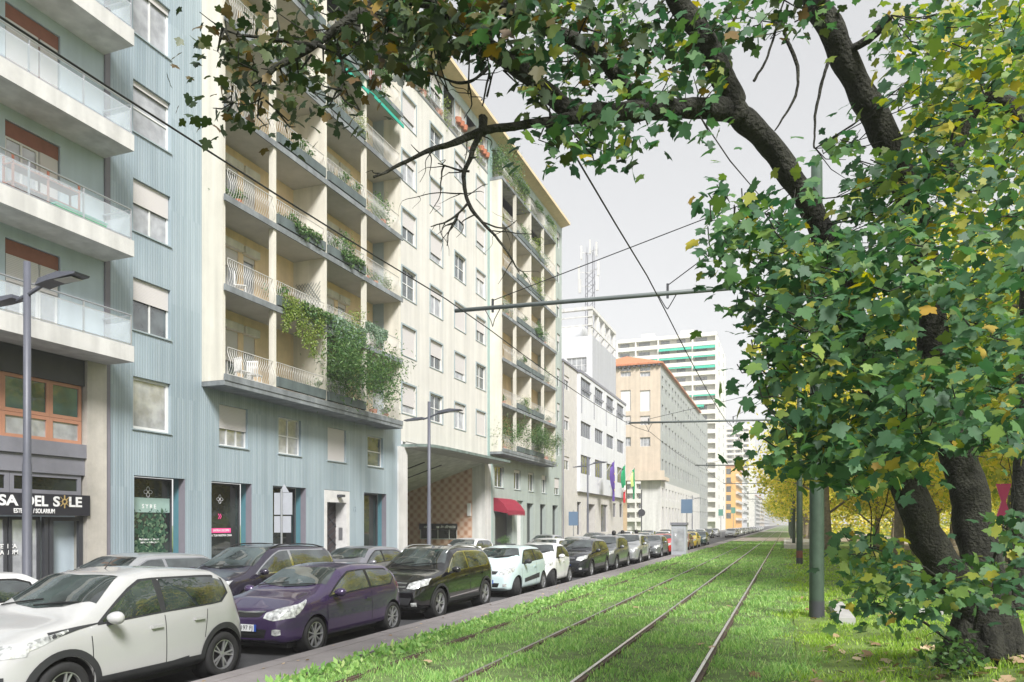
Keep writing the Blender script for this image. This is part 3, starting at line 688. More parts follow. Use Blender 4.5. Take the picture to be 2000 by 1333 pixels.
m.build('awning_cloth', M_red_aw, aw); m = MB(); m.tube([(XB, a0+.1, 2.9), (XB+1.1, a0+.1, 2.85)], .02, 5); m.tube([(XB, a1-.1, 2.9), (XB+1.1, a1-.1, 2.85)], .02, 5); m.build('awning_arm', M_dark, aw)
# planters in front of the bar
# --- roof: big sloping eave
m = MB(); m.box(XB-12, XB+.02, s0-.1, sEnd+.1, ROOF, ROOF+.3); m.build('roof_slab', M_bluegrey, B)
m = MB(); m.box(XB-1.8, XB+.015, s0, sEnd, 29.35, ROOF-.001); m.build('roof_beam', M_bluegrey, B) 
XO, sO = XB+.85, sEnd-.2; m = MB(); m.face([(XB+.021, s0-.3, 30.02), (XO, s0-.3, 30.2), (XO, sO, 30.2), (XB+.021, sO, 30.02)][::-1]); m.face([(XB-12, s0-.3, 30.5), (XO, s0-.3, 30.38), (XO, sO, 30.38), (XB-12, sO, 30.5)]); m.box(XO, XO+.06, s0-.3, sO, 30.17, 30.41); m.prism([(XB+.021, 30.02), (XO, 30.2), (XO, 30.38), (XB+.021, 30.48)], sO-.02, sO, lambda u, v, d: (u, d, v))
m.build('eave', mat('timber_eave', (.66, .52, .33), .8, var=.1), B)
# attic piers
for y_ in [24.1, 27.5, 30.8, 34.3, 49.1, 51.75, 54.9, 58.1, 61.9, sC0+.2, S(828, XB), S(865, XB), S(900, XB), S(930, XB), sC1]:
    m = MB(); m.box(XB-1.8, XB-.0, y_-.09, y_+.09, 27.12, 29.35); m.build('attic_pier', M_cream, B)
me = railing_mesh((sC1-sC0)/5-.1, .95, .06, .16, 3)
for k in range(5): link_mesh('railing', me, B, (XB+.0, sC0+.05+(sC1-sC0)/5*k, 27.12))
# --- canopy and passage
cpl = [(XB-.1, 36.3), (XB+.9, 36.35), (XB+1.35, 36.6), (XB+1.6, 37.2), (XB+1.72, 38.5), (XB+1.9, 48.3), (XB-.1, 48.5)]
m = MB(); m.prism(cpl, 6.30, 6.46, lambda u, v, d: (u, v, d)); cp = m.build('canopy', mat('canopy_copper_grey', (.17, .22, .20), .7, var=.25, streak=.3), B)
m = MB(); m.prism([(p[0]-.04, p[1]) for p in cpl], 6.285, 6.299, lambda u, v, d: (u, v, d)); m.build('canopy_soffit', M_soffit, cp)
pn0, pn1 = S(776, XB), S(793, XB); pf0, pf1 = 48.05, S(957, XB)
m = MB(); m.box(XB-.9, XB+.10, pn0, pn1, -.02, 6.3); m.build('portal_pier', M_wconc, B)
m = MB(); m.box(XB-.9, XB+.10, pf0, pf1, -.02, 6.3); m.build('portal_pier', M_wconc, B)
m = MB(); m.box(XB-10, XB-.9, pf0+.0, pf0+.3, -.02, 6.6)
M_tile = bpy.data.materials.new('brown_patterned_tiles'); M_tile.use_nodes = True
def _tile():
    n = M_tile.node_tree; N = n.nodes; L = n.links; b = N['Principled BSDF']; b.inputs['Roughness'].default_value = .35
    tc = N.new('ShaderNodeTexCoord'); sx = N.new('ShaderNodeSeparateXYZ'); L.new(tc.outputs['Object'], sx.inputs[0])
    def wv(src, per):
        d = N.new('ShaderNodeMath'); d.operation = 'MULTIPLY'; d.inputs[1].default_value = 2*math.pi/per; L.new(sx.outputs[src], d.inputs[0]); s_ = N.new('ShaderNodeMath'); s_.operation = 'SINE'; L.new(d.outputs[0], s_.inputs[0]); return s_
    a = wv('X', .62); c = wv('Z', .62); a2 = wv('X', .155); c2 = wv('Z', .155)
    mu = N.new('ShaderNodeMath'); mu.operation = 'MULTIPLY'; L.new(a.outputs[0], mu.inputs[0]); L.new(c.outputs[0], mu.inputs[1])
    mu2 = N.new('ShaderNodeMath'); mu2.operation = 'MULTIPLY'; L.new(a2.outputs[0], mu2.inputs[0]); L.new(c2.outputs[0], mu2.inputs[1])
    ad = N.new('ShaderNodeMath'); ad.operation = 'MULTIPLY_ADD'; ad.inputs[1].default_value = .45; L.new(mu2.outputs[0], ad.inputs[0]); L.new(mu.outputs[0], ad.inputs[2])
    ad2 = N.new('ShaderNodeMath'); ad2.operation = 'MULTIPLY_ADD'; ad2.inputs[1].default_value = .3; L.new(a.outputs[0], ad2.inputs[0]); L.new(ad.outputs[0], ad2.inputs[2])
    r = N.new('ShaderNodeValToRGB'); e = r.color_ramp.elements; e[0].position = .2; e[0].color = (.42, .21, .13, 1); e[1].position = .62; e[1].color = (.66, .49, .39, 1); x_ = e.new(.42); x_.color = (.54, .32, .22, 1)
    mr = N.new('ShaderNodeMapRange'); mr.inputs[1].default_value = -1.5; mr.inputs[2].default_value = 1.5; L.new(ad2.outputs[0], mr.inputs[0]); L.new(mr.outputs[0], r.inputs[0]); L.new(r.outputs[0], b.inputs['Base Color'])
_tile()
m.build('tiled_wall', M_tile, B)
m = MB(); m.box(XB-10, XB-.9, pn1-.3, pn1-.01, -.02, 6.6); m.build('passage_wall', M_wconc, B)
# sloping passage ceiling with ribs
m = MB(); ya, yb = pn1, pf0+.0; m.face([(XB+.0, ya, 6.29), (XB+.0, yb, 6.29), (XB-10, yb, 3.1), (XB-10, ya, 3.1)]); m.box(XB-10.1, XB-10, ya, yb, 0, 3.2); m.box(XB-.2, XB+.0, ya, yb, 6.47, 6.66); cl_ = m.build('passage_ceiling', M_wconc, B)
for k, yr in enumerate((ya+2.2, ya+4.6, ya+7)):
    m = MB(); m.beam((XB-1.2, yr, 5.88), (XB-8, yr, 3.72), .09, .05); m.build('ceiling_slot', M_dark, cl_)
# bar window in the tiled wall
bw0, bw1 = -24.75, -21.95
m = MB(); m.box(-25.0, -22.1, pf0-.03, pf0-.002, .95, 1.62); ow = m.build('bar_window', M_gl_s, B)
m = MB()
for x in (-25.0, -24.3, -23.6, -22.7, -22.1): m.box(x, x+.05, pf0-.05, pf0-.031, .95, 1.62)
m.box(-25.0, -22.1, pf0-.051, pf0-.032, .92, .97); m.build('bar_window_frame', M_frame_w, ow)
m = MB(); m.box(-25.05, -22.05, pf0-.12, pf0-.003, 1.63, 2.05); sg_ = m.build('bar_sign', M_black, B)
for t_, x, w in (('caff\u00e8', -24.4, .32), ('in diretta', -22.75, .32)):
    tm_ = text_mesh(t_, w, M_lettw, extr=.003, offset=.006, shear=.35); tm_.transform(Matrix.Rotation(math.pi/2, 4, 'X')); link_mesh('lettering', tm_, sg_, (x, pf0-.126, 1.83))
m = MB(); m.lathe([(.0, 0), (.13, .0), (.11, -.13), (.0, -.14)], c=(-23.55, pf0-.13, 1.86), n=14); m.build('cup_emblem', M_lettw, sg_)
m = MB(); m.box(-21.25, -20.98, pf0-.1, pf0-.002, 2.6, 3.5); m.build('wall_poster', M_lettw, B)
m = MB(); m.box(-20.7, -20.5, pn1+.02, pn1+.3, 5.3, 5.6); m.build('loudspeaker', M_black, B)
# roller awnings on the upper balconies, lattice, cloths
for (i, k, lb) in ((2, 4, 'green roller awning on the fifth balcony storey, third bay'), (3, 4, 'green roller awning at the right edge of the near balcony block')):
    a, b = baysL[i]; z = FZ[k]+2.8-(0 if i == 3 else .1); a_ = thing('balcony_awning', lb, 'awning', (XFr, (a+b)/2, z), 0, 'green balcony awnings')
    m = MB(); m.prism([(0, 0), (.03, .04), (.52, -.42), (.5, -.46)], a+.25, b-.3, lambda u, v, d: (XFr-.1+u, d, z+v)); m.build('awning_cloth', mat('turquoise_awning', (.02, .38, .28), .7), a_)
    m = MB(); m.box(XFr+.38, XFr+.43, a+.25, b-.3, z-.60, z-.44); m.build('valance', mat('turquoise_awning', (.02, .38, .28), .7), a_)
# wide glazed doors of the attic flats
for (y0_, y1_) in ((21.6, 34), (sC0+.5, sC1-.5), (49.4, 61.8)):
    yy = y0_+.5
    while yy < y1_-2: window(B, XF(XB-1.8), yy, yy+1.5, 26.95, 29.1, depth=-.03, mull=1, shut=.35, glass=M_gl, sill=False, simple=True, name='attic_door'); yy += 3.1
a, b = baysL[1]; la = thing('trellis_panel', 'dark green diamond trellis on the second balcony storey', 'trellis', (-20, b, FZ[1]))
m = MB()
for k in range(-6, 9):
    for sg_n in (1, -1):
        P0 = None; pts_ = []
        for t in range(0, 21):
            u = 1.3*t/20; v = k*.2+sg_n*u*1.3+(.9 if sg_n < 0 else 0)
            if 0 <= v <= 1.7: pts_.append((-20.5+u, b-.10-(0.01 if sg_n > 0 else 0), FZ[1]+.35+v))
        if len(pts_) > 1: m.tube([pts_[0], pts_[-1]], .011, 4)
m.build('lattice', M_planter, la)
a, b = baysL[3]; cl = thing('hanging_cloth', 'red and white striped cloth hung inside the top right balcony railing', 'cloth', (XFr, a, FZ[5]))
m = MB(); 
for k in range(7): m.box(XFr-.02, XFr-.005, a+.45+k*.17, a+.53+k*.17, FZ[5]+.12, FZ[5]+.85)
m.build('red_stripes', M_red_aw, cl); m = MB(); m.box(XFr-.035, XFr-.025, a+.4, a+1.7, FZ[5]+.1, FZ[5]+.86); m.build('cloth', M_frame_w, cl)
# white garden chairs on the lower balconies
def chair(loc, rz, lb):
    c = thing('garden_chair', lb, 'chair', loc, rz, 'white chairs on the balconies'); ORG[c.name] = Vector((0, 0, 0))
    m = MB(); m.box(-.22, .22, -.22, .22, .42, .45); m.build('seat', M_frame_w, c)
    m = MB(); 
    for k in range(6): m.box(-.22+k*.08, -.18+k*.08, .2, .23, .45, .92)
    m.box(-.22, .22, .2, .232, .90, .95); m.build('backrest', M_frame_w, c)
    for x in (-.2, .18):
        for y in (-.2, .18): MB().box(x, x+.025, y, y+.025, 0, .42).build('leg', M_frame_w, c)
    ORG[c.name] = Vector(loc)
chair((XFr-.5, 22.9, FZ[0]), 2.9, 'white slatted chair on the lowest balcony, near bay'); chair((XFr-.5, 23.6, FZ[0]), -2.9, 'second white chair on the lowest near balcony, farther right')
chair((XFr-.5, 22.8, FZ[1]), 2.2, 'white slatted chair on the second balcony from the bottom'); chair((XFr-.6, 32.4, FZ[1]), 3.1, 'white chair on the right hand balcony of the second storey')
# ---------------- white office building with flags ----------------
D_ = thing('office_building', 'white four-storey office building with grey strip windows and three flags', 'office building', (-20, 80, 0))
c0, c1 = S(1097.5, XB), S(1217, XB); cm = S(1127, XB); HCB = 17.45
wlv = [(H(1140, 880, XB), H(1140, 838, XB)), (8.2, 10.1), (11.7, 13.5), (14.9, 16.7)]
# storey window bands from the photo rows (front columns)
rows = [(4.9, 6.75), (8.35, 10.0), (11.65, 13.25)]
rows = []
for (yt, yb_) in ((736, 770), (822, 852), (888, 925)): rows.append((H(1128, yb_, XB), H(1128, yt, XB)))
cols = [(1128, 1148), (1156, 1172), (1179, 1193), (1200, 1213)]
hs_ = []
for (z0_, z1_) in rows:
    for (a, b) in cols: hs_.append((S(a, XB), S(b, XB), z0_, z1_))
side = []
for py in ((735, 762), (814, 840), (892, 918)): side.append((S(1102, XB), S(1112, XB), H(1107, py[1], XB), H(1107, py[0], XB)))
gf = [(S(1121, XB), S(1135, XB), .9, 4.3, .3), (S(1150, XB), S(1162, XB), .02, 4.2, .8), (S(1174, XB), S(1187, XB), 1.1, 4.3, .3), (S(1197, XB), S(1203, XB), 2.9, 4.6, .2), (S(1210, XB), S(1215, XB), 2.9, 4.6, .2)]
zg = 5.35
m = wall_holes(MB(), XF(XB), c0, cm, -.02, HCB+.1, side, .15)
m.face([(XB, c1, 0), (XB-14, c1, 0), (XB-14, c1, HCB), (XB, c1, HCB)]); m.face([(XB, c0, HCB), (XB, c1, HCB), (XB-14, c1, HCB), (XB-14, c0, HCB)])
wall_holes(m, XF(XB+.0), cm, c1, -.02, zg, gf, .3); m.build('ground_floor_wall', mat('pale_stone', (.52, .50, .47), .7, var=.1, vscale=1.5), D_)
m = wall_holes(MB(), XF(XB+.35), cm, c1+.02, zg, HCB, hs_, .2); m.face([(XB, cm, zg), (XB+.35, cm, zg), (XB+.35, cm, HCB), (XB, cm, HCB)]); m.face([(XB, cm, zg), (XB, c1, zg), (XB+.35, c1, zg), (XB+.35, cm, zg)]); m.face([(XB+.35, c1+.02, zg), (XB, c1+.02, zg), (XB, c1+.02, HCB), (XB+.35, c1+.02, HCB)])
m.build('upper_wall', M_white_r, D_)
m = MB(); m.box(XB-.1, XB+.42, cm-.1, c1+.1, HCB, HCB+.28); m.box(XB-.3, XB+.12, c0, cm-.1, HCB+.1, HCB+.3); m.build('parapet', M_midgrey, D_)
for a, b in zip([cm]+[S(p, XB) for p in (1152, 1176, 1197)], [S(p, XB) for p in (1150, 1174, 1195)]+[c1]):
    m = MB(); m.box(XB+.35, XB+.40, a+.5, b-.3, 16.0, 16.1); m.box(XB+.35, XB+.40, a+.4, a+.5, 13.4, 16.1); m.build('relief_frame', M_midgrey, D_)
for h in hs_:
    window(D_, XF(XB+.35), *h, depth=.18, mull=3, glass=M_gl, frame=M_midgrey, fw=.07, sill=False)
for h in side: window(D_, XF(XB), *h, mull=1, shut=.3, glass=M_gl, sill=False)
for h in gf: window(D_, XF(XB), h[0], h[1], h[2], h[3], depth=h[4]-.02, mull=1, glass=M_gl_s, frame=M_midgrey, sill=False, name='shop_window')
m = MB(); m.tube([(XB+.08, c0+.2, 0), (XB+.08, c0+.2, HCB)], .06, 6); m.build('rain_pipe', M_midgrey, D_)
# flags: angled staffs with hanging cloth
M_fl = {'violet': mat('violet_flag', (.10, .05, .28), .8), 'green': mat('green_flag', (.0, .26, .10), .8), 'white': mat('white_flag', (.72, .72, .70), .8), 'red': mat('red_flag', (.62, .02, .03), .8), 'lime': mat('lime_flag', (.62, .75, .25), .8), 'gold': mat('gold_star', (.8, .6, .05), .8)}
def flag(px, bands, lb, h=4.3, halves=None):
    y = S(px, XB+.4); f = thing('flag', lb, 'flag', (XB+.4, y, 6.6), 0, 'flags on the white office building'); 
    m = MB(); tip = Vector((XB+2.1, y+.9, 9.3)); m.tube([(XB+.4, y, 6.5), tip], .03, 6); m.build('flagpole', M_rail, f)
    n = 14
    for bi, (t0, t1, mt, lab) in enumerate(bands):
        c = MB()
        for j in range(n):
            for i in range(8):
                def P(i, j):
                    v = j/n; u = t0+(t1-t0)*(i/8.0); w = .10+.95*math.sin(min(1, v*1.25)*math.pi)**.6*(1-.35*v) if v < .8 else .35+.2*(1-v)
                    return (tip.x-.15+.22*math.sin(u*9+v*2)*(.3+v)*.5, tip.y-.25-(u-.0)*w, tip.z-.2-h*v-(u*1.1)*(1-v)*.9)
                c.face([P(i, j), P(i+1, j), P(i+1, j+1), P(i, j+1)])
        c.build('flag_cloth', mt, f, label=lab, smooth=True)
    return f
def flagh(px, bands, lb, h=4.3):
    "hanging flag whose colours run down its length"
    y = S(px, XB+.4); f = thing('flag', lb, 'flag', (XB+.4, y, 6.6), 0, 'flags on the white office building')
    m = MB(); tip = Vector((XB+2.1, y+.9, 9.3)); m.tube([(XB+.4, y, 6.5), tip], .03, 6); m.build('flagpole', M_rail, f)
    for (v0, v1, u0, u1, mt, lab) in bands:
        c = MB(); n = 10
        for j in range(n):
            for i in range(6):
                def P(i, j):
                    v = v0+(v1-v0)*j/n; u = u0+(u1-u0)*i/6; w = 1.5*math.sin(min(1, .18+v*1.15)*math.pi)**.7*(1-.55*v)+.25
                    return (tip.x-.1+.12*math.sin(u*10+v*3), tip.y-.1-u*w, tip.z-.15-h*v-u*.9*(1-v))
                c.face([P(i, j), P(i+1, j), P(i+1, j+1), P(i, j+1)])
        c.build('flag_cloth', mt, f, label=lab, smooth=True)
    return f
fl1 = flagh(1168, [(0, 1, 0, 1, M_fl['violet'], 'violet blue cloth')], 'violet blue flag nearest the street lamp', 4.6)
m = MB()
for k in range(3): m.lathe([(.001, .0), (.10, .0), (.10, .02)], c=(fl1.location.x+1.72, fl1.location.y+.55, 7.6-k*.9), n=6, axis='x')
m.build('star', M_fl['gold'], fl1)
flagh(1191, [(0, .55, 0, 1, M_fl['green'], 'green band'), (.55, .68, 0, 1, M_fl['white'], 'white band'), (.68, 1, 0, 1, M_fl['red'], 'red band')], 'green white and red flag, middle one of the three', 4.6)
flagh(1211, [(0, .95, 0, .45, M_fl['green'], 'green part'), (0, .5, .45, 1, M_fl['lime'], 'pale yellow green part')], 'pale green and green flag, farthest of the three', 4.2)
# ---------------- roof-terrace tower with antenna ----------------
XT = -21.0; t0_, t1_ = S(1157, XT), S(1203, XT); HT = H(1157, 598, XT)
T = thing('office_tower', 'plain white tower, street side greyed as in shade, with open rooftop frame and a mast behind the flags building', 'tower', (XT, t0_, 0))
zt_ = HT-3.4
tx0 = -34
m = wall_holes(MB(), YF(t0_), tx0, XT, 0, zt_, [(-24.1, -21.7, 19.6, 21.4)], .2); m.face([(XT, t0_, 0), (XT, t1_, 0), (XT, t1_, zt_), (XT, t0_, zt_)]) if False else None
m.face([(tx0, t0_, zt_), (XT, t0_, zt_), (XT, t1_, zt_), (tx0, t1_, zt_)]); m.build('front_wall', M_white_r, T)
m = MB(); m.box(XT-.3, XT-.001, t0_+.001, t1_, 0, zt_-.001); m.box(tx0, XT-.3, t1_-.3, t1_, 0, zt_-.002); m.build('side_wall', mat('shaded_side_render', (.42, .43, .46), .85, var=.08, streak=.15), T)  # street side greyed: its shade is put into the wall colour
window(T, YF(t0_), -24.1, -21.7, 19.6, 21.4, mull=3, transom=.5, glass=M_gl_w, sill=False)
m = MB()
for x in (XT-.35, tx0+.4):
    for y in [t0_+.3+(t1_-t0_-.6)*k/4 for k in range(5)]: m.box(x-.2, x+.3, y-.2, y+.2, zt_, HT-.3)
for k, zz in enumerate((zt_+1.2, zt_+2.2)): m.box(tx0, XT, t0_+.0, t0_+.12, zz, zz+.12)
m.box(XT-.12, XT, t0_, t1_, zt_+1.0, zt_+1.1)
m.box(tx0, XT-.0, t0_-.01, t0_+.5, HT-.35, HT); m.box(XT-.5, XT+.01, t0_+.5, t1_, HT-.35, HT); m.box(tx0, XT-.5, t1_-.5, t1_, HT-.35, HT); m.box(tx0, tx0+.5, t0_+.5, t1_-.5, HT-.35, HT)
m.build('rooftop_frame', M_wconc, T)
m = MB(); m.box(-29, -23, t0_+3, t1_-3, zt_, zt_+2.2); m.build('plant_room', M_white_r, T)
an = thing('antenna_mast', 'steel lattice antenna mast with panel antennas on the tower roof', 'antenna', (-22.8, 89, HT-3))
m = MB(); bx, by = -22.8, 89.0; zb_ = zt_+0; zt2 = H(1168, 505, -22.8)
for (dx, dy) in ((-.5, -.5), (.5, -.5), (.5, .5), (-.5, .5)): m.tube([(bx+dx, by+dy, zb_), (bx+dx*.8, by+dy*.8, zt2-.8)], .05, 4)
for k in range(9):
    z = zb_+.8+k*.95
    m.beam((bx-.5, by-.5, z), (bx+.5, by-.5, z+.9), .05); m.beam((bx+.5, by-.5, z), (bx-.5, by-.5, z+.9), .04); m.beam((bx+.5, by-.5, z), (bx+.5, by+.5, z+.9), .05)
m.build('lattice', M_midgrey, an)
for (dx, dz, w) in ((-1.2, 5, .2), (1.25, 5.2, .2), (-.9, 7.4, .16), (1.0, 7.6, .16), (.2, 8, .14), (1.1, 3.4, .3), (-1.1, 3.3, .3)):
    m = MB(); m.box(bx+dx-w/2, bx+dx+w/2, by-.9, by-.7, zt2-9+dz-.1, zt2-9+dz+1.6); m.beam((bx+dx, by-.7, zt2-9+dz+.8), (bx, by, zt2-9+dz+.8), .05); m.build('panel_antenna', M_wconc, an)
m = MB()
for dx in (-.4, .0, .45, 1.0): m.tube([(bx+dx, by, zt2-1), (bx+dx, by, zt2+.3-abs(dx)*.6)], .03, 4)
m.build('whip_antenna', M_midgrey, an)
# ---------------- beige stone building ----------------
e0 = S(1290, XB); e1 = S(1366, XB); HE = H(1290, 708, XB)
E = thing('apartment_house', 'beige stone building with terracotta roof and a long grey street side', 'building', (-20, e0, 0))
ex0 = -33.5
fr = []
def EX(px): # x on the front plane Y=e0
    # solve px = VX + F*x/(CT*z), z=e0*CT - x*ST
    r = (px-VX)*CT/F; return r*e0*CT/(1+r*ST)
for (a, b) in ((1212, 1232), (1250, 1270)):
    for (yt, yb_) in ((716, 724), (726, 735), (762, 803), (812, 830), (854, 872)): fr.append((EX(a), EX(b), HC+(HY-yb_)*(e0*CT-EX(b)*ST)/F, HC+(HY-yt)*(e0*CT-EX(b)*ST)/F))
m = wall_holes(MB(), YF(e0), ex0, XB, 9.5, HE, fr, .3); m.build('front_wall', M_beige, E)
m = MB(); m.face([(ex0, e0+1.5, 0), (XB-6, e0+1.5, 0), (XB-6, e0+1.5, 9.5), (ex0, e0+1.5, 9.5)]); m.face([(ex0, e0+.0, 9.5), (XB, e0, 9.5), (XB, e0+3, 9.5), (ex0, e0+3, 9.5)]); m.build('porch_back', mat('ochre_stone', (.50, .36, .22), .8, var=.1), E)
for i, h in enumerate(fr): window(E, YF(e0), *h, depth=.25, mull=2, shut=[0, 0, 1, .55, 0][i % 5], shm=M_shutter if i % 5 != 2 else M_frame_w, glass=M_gl_w, sill=False)
m = MB(); m.box(XB-3.3, XB+.1, e0-.2, e0+.8, 0, 9.4); m.build('corner_pillar', M_wconc, E)
m = MB(); m.box(ex0, XB+.9, e0-1.6, e0-.25, 9.4, 10.0); m.box(ex0, XB+.9, e0-1.6, e0-1.45, 10.0, 11.0); m.box(XB+.05, XB+.9, e0-.25, e0+4, 9.41, 10.01); m.build('balcony_band', M_beige, E)
nH = []; nS = 15; Ls = e1-e0; spc = Ls/nS
rowsE = [(26.6, 27.5), (24.9, 25.8), (21.3, 22.6), (18.0, 19.5), (14.6, 16.3), (10.9, 13.2), (6.4, 8.2), (.5, 5.0)]
for (z0_, z1_) in rowsE:
    for k in range(nS):
        y = e0+1.5+k*spc; nH.append((y, y+spc*.42, z0_, z1_))
m = wall_holes(MB(), XF(XB), e0, e1, 9.3, HE, [h for h in nH if h[2] > 9], .3); m.build('street_wall', M_greystone, E)
m = wall_holes(MB(), XF(XB+.05), e0+.8, e1, 0, 9.3, [h for h in nH if h[2] < 9], .5); m.face([(XB, e0, 9.3), (XB+.05, e0, 9.3), (XB+.05, e1, 9.3), (XB, e1, 9.3)]); m.build('arcade_wall', M_wconc, E)
key = MB(); cnt = 0; rest = MB()
for i, h in enumerate(nH):
    D0 = -.28 if h[2] > 9 else -.43
    if cnt < 70: mm = MB()
    else: mm = rest
    fbox(mm, XF(XB), h[0], h[1], h[2], h[3], D0-.03, D0); 
    if cnt < 70: mm.build('window', M_gl_s, E)
    cnt += 1
ro = rest.build('windows', M_gl_s, E); ro['kind'] = 'stuff'
m = MB(); cx_, cy_ = (ex0+XB)/2, (e0+e1)/2
pk = [(ex0-.4, e0-.6, HE), (XB+.5, e0-.6, HE), (XB+.5, e1, HE), (ex0-.4, e1, HE)]; rd_ = [(cx_, e0+5, HE+2.6), (cx_, e1-5, HE+2.6)]
m.face([pk[0], pk[1], rd_[0]]); m.face([pk[1], pk[2], rd_[1], rd_[0]]); m.face([pk[2], pk[3], rd_[1]]); m.face([pk[3], pk[0], rd_[0], rd_[1]]); m.box(ex0-.4, XB+.5, e0-.6, e1, HE-.25, HE-.02); m.build('roof', M_tileroof, E)
m = MB()
for k in range(16): m.box(ex0+.4+k*.85, ex0+.8+k*.85, e0-.55, e0-.01, HE-.6, HE-.26)
m.build('eave_bracket', M_dark, E)
# grey lower extension
f1 = S(1379, XB); x_ = thing('grey_building', 'grey building adjoining the far end of the beige stone one', 'building', (-20, e1, 0))
hh = H(1372, 812, XB); hx = [(e1+2+i*4.2, e1+4+i*4.2, 3.5+j*3.4, 5.2+j*3.4) for i in range(5) for j in range(7)]
m = wall_holes(MB(), XF(XB-.01), e1+.02, f1+4, 0, hh, hx, .25); m.face([(XB-.01, f1+4, 0), (XB-14, f1+4, 0), (XB-14, f1+4, hh), (XB-.01, f1+4, hh)]); m.face([(XB, e1, hh), (XB, f1+4, hh), (XB-14, f1+4, hh), (XB-14, e1, hh)]); m.build('wall', M_greystone, x_)
for h in hx: m = MB(); fbox(m, XF(XB), h[0], h[1], h[2], h[3], -.25, -.22); m.build('window', M_gl_s, x_)
# ---------------- balconied towers ----------------
def tower(name, lb, pxc, ytop, pxl, ybase, nfl, bays, side_px, awn, X=-20.0, col=None, fh=None, green=.5):
    y0_ = S(pxc, X); ht = H(pxc, ytop, X); t = thing(name, lb, 'tower block', (X, y0_, 0)); col = col or M_wtower
    r = (pxl-VX)*CT/F; xl = r*y0_*CT/(1+r*ST); y1_ = S(side_px, X)
    fh = ht/nfl
    def EXt(px): r = (px-VX)*CT/F; return r*y0_*CT/(1+r*ST)
    m = MB(); m.box(xl, X, y0_+1.3, y1_, 0, ht); m.build('wall', col, t)
    edges = [EXt(p) for p in bays]
    m = MB()
    for e in edges+[X-.3]: m.box(e-.15, e+.3, y0_-.05, y0_+1.3, 0, ht)
    m.box(xl, X, y0_-.1, y0_+1.3, ht-.5, ht+.6); m.build('fin', col, t)
    E2 = edges+[X-.3]; nb = 0
    stuffb = MB(); stuffw = MB(); rnd = random.Random(5)
    for k in range(nfl-1, 0, -1):
        z = k*fh
        for a, b in zip(E2, E2[1:]):
            bb = MB() if nb < 60 else stuffb
            bb.box(a+.3, b-.15, y0_-.0, y0_+1.3, z-.25, z); bb.box(a+.3, b-.15, y0_-.06, y0_+.06, z-.25, z+1.0)
            ww_ = MB() if nb < 60 else stuffw
            n_ = max(1, int((b-a)/3.6))
            for q in range(n_): 
                u = a+.8+(b-a-.8)*q/n_; ww_.box(u, u+(b-a)/n_*.5, y0_+1.24, y0_+1.295, z+.7, z+fh-.6)
            if nb < 60:
                bb.build('balcony', M_wtower, t); ww_.build('window', M_gl, t)
                if rnd.random() < green and k > nfl-9:
                    aw_ = MB(); u0_, u1_ = a+.35, a+.35+(b-a-.6)*rnd.choice([1, 1, .5]); dz = rnd.uniform(.5, 1.1); aw_.face([(u0_, y0_+.1, z+fh-.3), (u1_, y0_+.1, z+fh-.3), (u1_, y0_-.7, z+fh-.3-dz), (u0_, y0_-.7, z+fh-.3-dz)]); aw_.build('awning', M_green_aw, t)
            nb += 1
    if stuffb.v: stuffb.build('balconies', M_wtower, t)['kind'] = 'stuff'; stuffw.build('windows', M_gl, t)['kind'] = 'stuff'
    m = MB()
    for k in range(nfl-1, 0, -1):
        for q in range(2): yy = y0_+(y1_-y0_)*(.2+.5*q); m.box(X-.02, X+.03, yy, yy+2.2, k*fh+.9, k*fh+2.2)
    m.build('side_windows', M_gl, t)['kind'] = 'stuff'
    m = MB()
    for (fx) in (.3, .7): xx = xl+(X-xl)*fx; m.box(xx-2, xx+2, y0_+3, y0_+8, ht+.6, ht+2.6)
    m.build('roof_hut', col, t)
    return t
tower('tower_block', 'tall cream tower block with green awnings over its balconies', 1400, 652, 1205, 1060, 20, [1205, 1241, 1285, 1352], 1417, True)
tower('tower_block', 'second tower block farther down the street behind the cream one', 1464, 836, 1418, 1050, 19, [1418, 1434, 1450], 1474, False, green=0)
# ---------------- farther buildings along the street ----------------
def block(lb, pa, pb, ytop, col, x=-20.0, nfl=6, name='town_house'):
    a, b = S(pa, x), S(pb, x); ht = H(pa, ytop, x); t = thing(name, lb, 'building', (x, a, 0), 0, 'distant buildings along the street')
    m = MB(); m.box(x-14, x, a, b, 0, ht); m.build('wall', col, t)
    fh = ht/nfl; n = 0
    for k in range(1, nfl):
        for q in range(3): 
            m = MB(); u = x-12+q*4.2; m.box(u, u+1.9, a-.05, a+.01, k*fh+.6, k*fh+fh-.7); m.build('window', M_gl, t)
        m = MB(); m.box(x+.01, x+1.0, a+3, b-3, k*fh-.1, k*fh+.95); m.build('balcony', M_wconc, t)
    m = MB(); m.box(x-14.3, x+.5, a-.3, b+.3, ht, ht+.4); m.build('roof', M_tileroof, t)
block('orange rendered house with balconies before the second tower', 1436, 1449, 912, M_orange, nfl=7)
block('white house with balconies next to the orange one', 1449.5, 1459, 915, M_white_r, nfl=7)
block('low grey house beyond the second tower', 1476, 1484, 968, M_greystone, nfl=7)
block('house with red roof far along the street', 1484.3, 1493, 972, M_beige, nfl=7)
block('pale house near the far end of the street', 1493.2, 1503, 985, M_white_r, nfl=7)
block('pale yellow house near the vanishing point', 1503.2, 1514, 996, M_cream, nfl=7)
block('last house of the row, a pale strip at the horizon', 1514.2, 1524, 1004, M_wtower, nfl=7)
